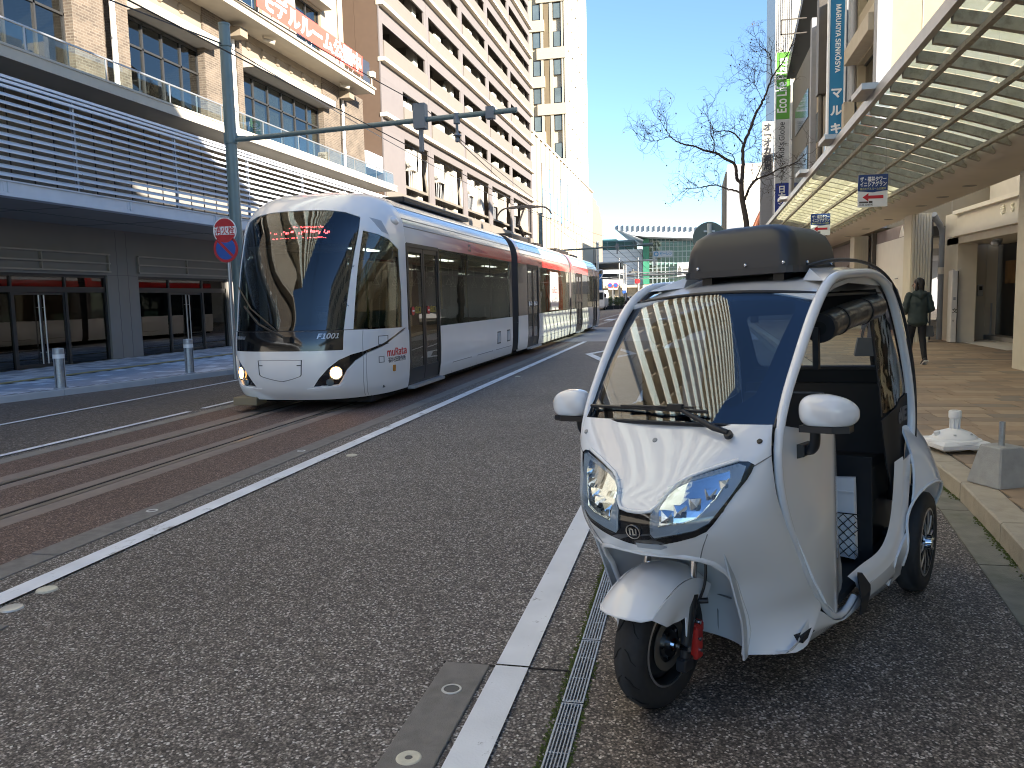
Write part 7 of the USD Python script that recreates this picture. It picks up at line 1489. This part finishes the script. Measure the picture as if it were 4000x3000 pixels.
    tk('mirror_glass', G().patch(rrect(.485, 1.135, .665, 1.225, .03), lambda x, z: np.array([s*x, .338, z]), .05, .05, 0, .004, (0, 0, 1.1)), 'chrome', mi); tk('mirror_arm', G().tube(curve([(s*.525, .31, 1.11), (s*.52, .32, 1.06), (s*.50, .345, 1.03), (s*.455, .38, 1.02)], 14), .020, 10).hull([(s*.44, y, z) for y in (.32, .44) for z in (.99, 1.05)]+[(s*.475, y, z) for y in (.335, .425) for z in (1.0, 1.045)]), 'plastic_black', mi, 50)
# roof
def roofs(u, y):
    zc = np.interp(y, [.66, .9, 1.3, 1.7, 2.0, 2.12], [1.640, 1.690, 1.735, 1.735, 1.66, 1.56]); sh = .018*math.exp(-((abs(u)-.72)/.12)**2)*min(1, max(0, (y-.9)/.15)); return np.array([u*np.interp(y, [.66, 1.2, 2.1], [.436, .44, .455]), y, zc-.030*abs(u)**2.2+sh])
tk('roof', G().patch(sbox(-1, .665, 1, 2.12), roofs, .08, .06, .006, .02, (0, 1.3, 1.0)), 'trike_white', smooth=45)
for s in (1, -1): tk('roof_shoulder', G().hull([(s*x, y, z) for x, y, z in ((.29, .93, 1.69), (.42, .80, 1.68), (.30, 1.0, 1.745), (.42, 1.05, 1.725), (.30, 1.55, 1.76), (.43, 1.6, 1.725), (.30, 1.9, 1.69), (.44, 1.9, 1.65))]), 'trike_white', smooth=30)
tk('headliner', G().box(-.40, .40, .80, 2.0, 1.615, 1.625), 'plastic_black')
# roof box
bxp = []
for z, w, y0, y1 in ((1.758, .272, .885, 1.56), (1.80, .27, .89, 1.555), (1.86, .262, .90, 1.545), (1.915, .24, .925, 1.52), (1.95, .195, .97, 1.475), (1.965, .14, 1.03, 1.41)):
    for sx in (-1, 1):
        for yy, sg in ((y0, 1), (y1, -1)):
            for k in range(7): a = k*math.pi/12; r = .075; bxp.append((sx*(w-r+r*math.cos(a)), yy+sg*(r-r*math.sin(a)), z))
rb = tk('roof_box', G().hull(bxp), 'box_black', smooth=28)
tk('box_base', G().prism(rrect(-.282, .875, .282, 1.57, .08), 1.730, 1.760), 'box_black', rb)
for x, y in [(-.19, .885), (0.045, .885), (.22, .89), (-.272, 1.2), (.274, 1.05), (.274, 1.42)]: tk('box_bolt', G().ball((x, y-.004 if abs(x) < .25 else y, 1.775), .009, 1), 'chrome', rb)
tk('box_feet', G().box(-.2, -.15, .95, 1.5, 1.69, 1.735).box(.15, .2, .95, 1.5, 1.69, 1.735), 'plastic_black', rb)
tk('roof_cable', G().tube(curve([(.25, 1.0, 1.745), (.32, 1.15, 1.775), (.36, 1.35, 1.785), (.40, 1.65, 1.765), (.45, 1.9, 1.66), (.485, 2.05, 1.42), (.505, 2.13, 1.15), (.515, 2.10, .85), (.525, 1.98, .62), (.535, 1.88, .45)], 50), .009, 8), 'plastic_black', smooth=60); tk('cable_clip', G().box(.52, .55, 1.90, 1.96, .52, .58), 'plastic_black')
# front wheel, fork, fender
MODE[0] = 'steer'; fc = (0, .055, .265)
ft = tk('front_wheel', G().lathe([(.165, -.045), (.19, -.064), (.225, -.066), (.25, -.048), (.262, -.02), (.265, 0), (.262, .02), (.25, .048), (.225, .066), (.19, .064), (.165, .045)], fc, 'x', 52, True), 'rubber', smooth=50)
for k in range(15):
    a = k*2*math.pi/15
    for s in (-1, 1): tk('tread_groove', G().tube([np.array([x, fc[1]+r*math.cos(a+d), fc[2]+r*math.sin(a+d)]) for x, r, d in ((s*.008, .2645, 0), (s*.022, .2615, .05), (s*.034, .257, .16), (s*.050, .2475, .23))], [.0025, .0035, .0035, .002], 5), 'black_hole', ft)
for s in (-1, 1): tk('rim', G().lathe([(.168, s*.047), (.163, s*.052), (.156, s*.046), (.150, s*.015)], fc, 'x', 44), 'rim_black', ft, 45); tk('rim_edge', G().lathe([(.168, s*.049), (.171, s*.053), (.163, s*.055)], fc, 'x', 44, True), 'rim_silver', ft, 45)
tk('motor_hub', G().lathe([(0, -.04), (.12, -.035), (.15, -.01), (.15, .01), (.12, .032), (.06, .036), (.05, .05), (0, .052)], fc, 'x', 36), 'rim_black', ft, 45); tk('brake_disc', G().lathe([(.075, .040), (.108, .040), (.108, .044), (.075, .044)], fc, 'x', 36, True), 'pipe_dark', ft)
for k in range(6): a = k*math.pi/3; tk('hub_bolt', G().cyl((.034, fc[1]+.055*math.cos(a), fc[2]+.055*math.sin(a)), (.056, fc[1]+.055*math.cos(a), fc[2]+.055*math.sin(a)), .007, n=6), 'chrome', ft)
tk('axle_nut', G().cyl((.05, *fc[1:]), (.135, *fc[1:]), .012, n=8).cyl((.048, *fc[1:]), (.062, *fc[1:]), .026, n=16), 'chrome', ft)
fk = tk('fork', G().tube([(s_, y, z) for s_, y, z in ((.108, .06, .19), (.108, .10, .40), (.108, .115, .47))], [.020, .024, .027], 14).tube([(-.108, .06, .19), (-.108, .10, .40), (-.108, .115, .47)], [.020, .024, .027], 14), 'plastic_black', smooth=60)
for s in (-1, 1): tk('fork_tube', G().cyl((s*.108, .112, .46), (s*.108, .15, .70), .017, n=16), 'chrome', fk, 60); tk('axle_clamp', G().box(s*.108-.022, s*.108+.022,   .03, .10, .17, .225, bev=.006), 'plastic_black', fk)
tk('fork_crown', G().box(-.15, .15, .10, .18, .665, .70, bev=.01), 'plastic_black', fk)
tk('brake_caliper', G().box(.10, .140, .105, .155, .20, .335, bev=.008).box(.09, .13, .115, .18, .30, .345, bev=.008), 'brake_red', fk); tk('caliper_bolt', G().cyl((.13, .12, .29), (.148, .12, .29), .009, n=8).cyl((.13, .13, .24), (.148, .13, .24), .009, n=8).cyl((.125, .115, .36), (.15, .115, .36), .008, n=8), 'chrome', fk)
tk('brake_hose', G().tube(curve([(.11, .12, .34), (.125, .13, .42), (.15, .14, .50), (.15, .15, .60), (.14, .16, .70)], 24), .006, 8).cyl((.135, .13, .44), (.165, .145, .445), .012, n=8), 'plastic_black', fk, 60)
def fend(a, x):                              # a angle round the wheel, x across
    t = x/.118; r = .322-.045*abs(t)**2.4+.010*math.exp(-((a-2.1)/.4)**2)*(1-abs(t))+.03*max(0, (a-2.0)/.6); return np.array([x, fc[1]+r*math.cos(a)*1.02, fc[2]+r*math.sin(a)])
fp = Polygon([(.80, -.11), (1.1, -.117), (1.6, -.118), (2.2, -.118), (2.44, -.116), (2.52, -.09), (2.55, -.04), (2.555, 0), (2.55, .04), (2.52, .09), (2.44, .116), (2.2, .118), (1.6, .118), (1.1, .117), (.80, .11)])
fd = tk('front_fender', G().patch(fp, fend, .05, .012, 0, .006, (0, .03, .265)), 'trike_white', smooth=60)
tk('fender_lip', G().tube([fend(a, x) for a, x in [(2.44, -.117), (2.52, -.09), (2.55, -.04), (2.555, 0), (2.55, .04), (2.52, .09), (2.44, .117)]], .006, 6), 'trike_white', fd, 60)
arc_ = [(fend(a, .1185)[1], fend(a, .1185)[2]) for a in np.linspace(.95, 2.46, 22)]
fsp = Polygon(arc_+[(-.10, .405), (.0, .392), (.055, .392), (.062, .31), (.085, .285), (.112, .30), (.125, .42), (.20, .44), (.245, .475)])
for s in (-1, 1):
    tk('fender_side', G().patch(fsp, lambda y, z: np.array([s*(.1185+.012*math.sin(max(0, min(1, (.30-math.hypot(y-fc[1], z-fc[2]))/.14))*math.pi)), y, z]), .02, .02, 0, .005, (0, .03, .3)), 'trike_white', fd, 50)
    for y, z in ((.088, .31), (.12, .45)): tk('fender_bolt', G().ball((s*.124, y, z), .007, 1), 'chrome', fd)
MODE[0] = 'body'
# cabin inside
tk('floor', G().box(-.44, .44, .38, 1.95, .235, .262), 'fabric_black'); tk('front_bulkhead', G().hull([(x, y, z) for x in (-.39, .39) for y, z in ((.42, .26), (.45, .26), (.26, 1.05), (.34, 1.05))]), 'plastic_black')
tk('dashboard', G().hull([(x, y, z) for x in (-.36, .36) for y, z in ((.22, 1.02), (.30, 1.125), (.46, 1.06), (.44, .92))]), 'plastic_black'); tk('instrument', G().lathe([(0, .02), (.06, .018), (.075, 0)], n=20).xf(frame((-.25, .36, 1.13), (1, 0, 0), (0, .5, .86), (0, -.86, .5))), 'gloss_black')
tk('handlebar', G().tube(curve([(-.30, .66, 1.04), (-.2, .56, 1.08), (0, .50, 1.08), (.2, .56, 1.08), (.30, .66, 1.04)], 24), .013, 8).tube([(0, .50, 1.08), (0, .42, .6)], .03, 8), 'plastic_black', smooth=60)
tk('driver_seat', G().box(-.22, .22, .98, 1.40, .52, .66, bev=.03).hull([(x, y, z) for x in (-.2, .2) for y, z in ((1.36, .66), (1.46, .66), (1.44, 1.12), (1.52, 1.12))]), 'seat_dark', smooth=30); tk('seat_base', G().box(-.2, .2, 1.0, 1.45, .26, .52), 'plastic_black')
tk('rear_seat', G().box(-.40, .40, 1.60, 2.0, .5, .74, bev=.03).hull([(x, y, z) for x in (-.40, .40) for y, z in ((1.92, .74), (2.0, .74), (1.98, 1.12), (2.04, 1.12))]), 'seat_dark', smooth=30); tk('brown_trim', G().box(-.36, -.30, .60, .9, .9, 1.4), 'seat_brown')
rp_ = Polygon([(-.46, .45), (.46, .45), (.46, 1.05), (.43, 1.45), (.40, 1.64), (-.40, 1.64), (-.43, 1.45), (-.46, 1.05)]); hole = rrect(-.34, 1.215, .36, 1.53, .04)
def rw(x, z): return np.array([x, float(np.interp(z, [.45, .85, 1.05, 1.24, 1.45, 1.64], [2.08, 2.08, 2.07, 2.02, 1.90, 1.76])), z])
rr2 = tk('rear_panel', G().patch(rp_.difference(hole), rw, .1, .08, 0, .01, (0, .5, 1.)), 'fabric_black', smooth=40); tk('rear_window', G().patch(hole, rw, .1, .1, .0, .003, (0, .5, 1.)), 'lens_clear', rr2)
tk('window_trim', G().tube([rw(x, 1.205) for x in np.linspace(-.36, .38, 8)], .014, 6), 'plastic_black', rr2)
tk('rear_body', G().hull([(sx*x, y, z) for sx in (-1, 1) for x, y, z in ((.36, 2.1, .26), (.36, 2.1, .86), (.40, 2.44, .70), (.40, 2.5, .45), (.38, 2.44, .28))]), 'trike_white', smooth=30)
tk('rear_axle', G().cyl((-.5, 2.0, .275), (.5, 2.0, .275), .035, n=12).box(-.3, .3, 1.0, 2.2, .2, .24), 'plastic_black')
# rolled and hanging door curtains
for s in (1, -1):
    rc = tk('rolled_curtain', G().tube([(s*.385, .86, 1.475), (s*.40, 1.2, 1.515), (s*.415, 1.66, 1.55)], .062, 22), 'vinyl_roll' if 'vinyl_roll' in M else pm('vinyl_roll', (.055, .052, .047), .22, var=.5, scale=14., bump=.9, bscale=9.), smooth=60)
    tk('curtain_end', G().lathe([(.030, 0), (.064, 0), (.064, .05), (.05, .05)], n=24).xf(frame((s*.3855, .852, 1.474), (1, 0, 0), (0, 0, 1), (0, 1, .08))), 'fabric_black', rc); tk('curtain_core', G().lathe([(.0, 0.001), (.03, .001)], n=16).xf(frame((s*.3855, .851, 1.474), (1, 0, 0), (0, 0, 1), (0, -1, 0))), 'black_hole', rc)
    for y, z in ((1.06, 1.499), (1.42, 1.53)): tk('curtain_strap', G().lathe([(.064, -.012), (.067, -.012), (.067, .012), (.064, .012)], (s*np.interp(y, [.86, 1.66], [.385, .415]), y, z), 'y', 22), 'fabric_black', rc)
    tk('buckle_strap', G().box(s*.38-.012, s*.38+.012, .80, .83, 1.30, 1.48), 'plastic_black')
    def cf(y, z): return np.array([s*(float(np.interp(z, [.4, 1.1, 1.7], [.485, .47, .42]))+.006*math.sin(y*19+z*5)), y, z])
    tk('clear_curtain', G().patch(Polygon([(1.52, 1.50), (1.74, 1.56), (1.90, 1.40), (2.02, 1.20), (2.06, 1.06), (1.66, 1.0), (1.52, 1.02)]), cf, .05, .05, 0, .003, (0, 1.5, 1.2)), 'vinyl', smooth=60)
    cu = tk('black_curtain', G().patch(Polygon([(1.50, .98), (1.66, .985), (2.08, 1.06), (2.10, .95), (2.06, .82), (1.96, .66), (1.84, .50), (1.76, .40), (1.74, .46), (1.70, .62), (1.58, .74)]), cf, .05, .05, .004, .006, (0, 1.5, .8)), 'fabric_black', smooth=60)
    if s > 0:
        p = text_poly('eNE', .075, 3); b = p.bounds; p = shapely.affinity.affine_transform(p, [1.25, 0, 0, 1, 1.84-b[0]*1.25, .915-b[1]]); g = G()
        for q in getattr(p, 'geoms', [p]): g.patch(q, cf, .05, .05, .010, .002, (0, 1.5, .8))
        tk('curtain_lettering', g, pm('text_faint', (.11, .11, .12), .6), cu)
    tk('curtain_edge', G().patch(Polygon([(1.50, 1.0), (1.54, 1.0), (1.545, 1.50), (1.50, 1.49)]), cf, .05, .08, .003, .004, (0, 1.5, .8)), 'fabric_black', cu)
tk('sill_tape', G().patch(Polygon([(1.0, .355), (1.06, .335), (1.13, .26), (1.10, .225), (1.02, .17), (.92, .185), (.955, .25), (.975, .30)]), lambda y, z: np.array([.488+.025*max(0, min(1, (.34-z)/.1)), y, z]), .03, .02, .004, .004, (0, 1.1, .3)), 'fabric_black')
# bag in the cargo net
pk = thing('shopping_bag', 'white paper bag behind a black net inside the three-wheeler', 'bag', W0, -TH)
put(pk, 'bag', G().hull([(x, y, z) for x, y, z in ((.22, 1.46, .31), (.40, 1.46, .30), (.22, 1.40, .31), (.40, 1.40, .30), (.22, 1.44, .70), (.385, 1.44, .715), (.22, 1.41, .70), (.385, 1.41, .715))]), pm('paper_white', (.70, .71, .74), .7), smooth=20); put(pk, 'fold', G().box(.22, .385, 1.397, 1.402, .64, .646), 'paper_white')
nt = G()
for k in range(-6, 12):
    for dx in (1, -1):
        x0 = .20+k*.048; pts = [(x0+dx*t*.22, 1.392, .30+t*.22) for t in np.linspace(0, 1, 7)]; pts = [q for q in pts if .20 <= q[0] <= .405]
        if len(pts) > 1: nt.tube(pts, .0022, 4, caps=False)
nt.tube([(.20, 1.392, .52), (.405, 1.392, .52)], .003, 4)
tk('cargo_net', nt, 'fabric_black'); tk('seat_back_panel', G().box(.05, .44, 1.465, 1.48, .26, .80), 'fabric_black')
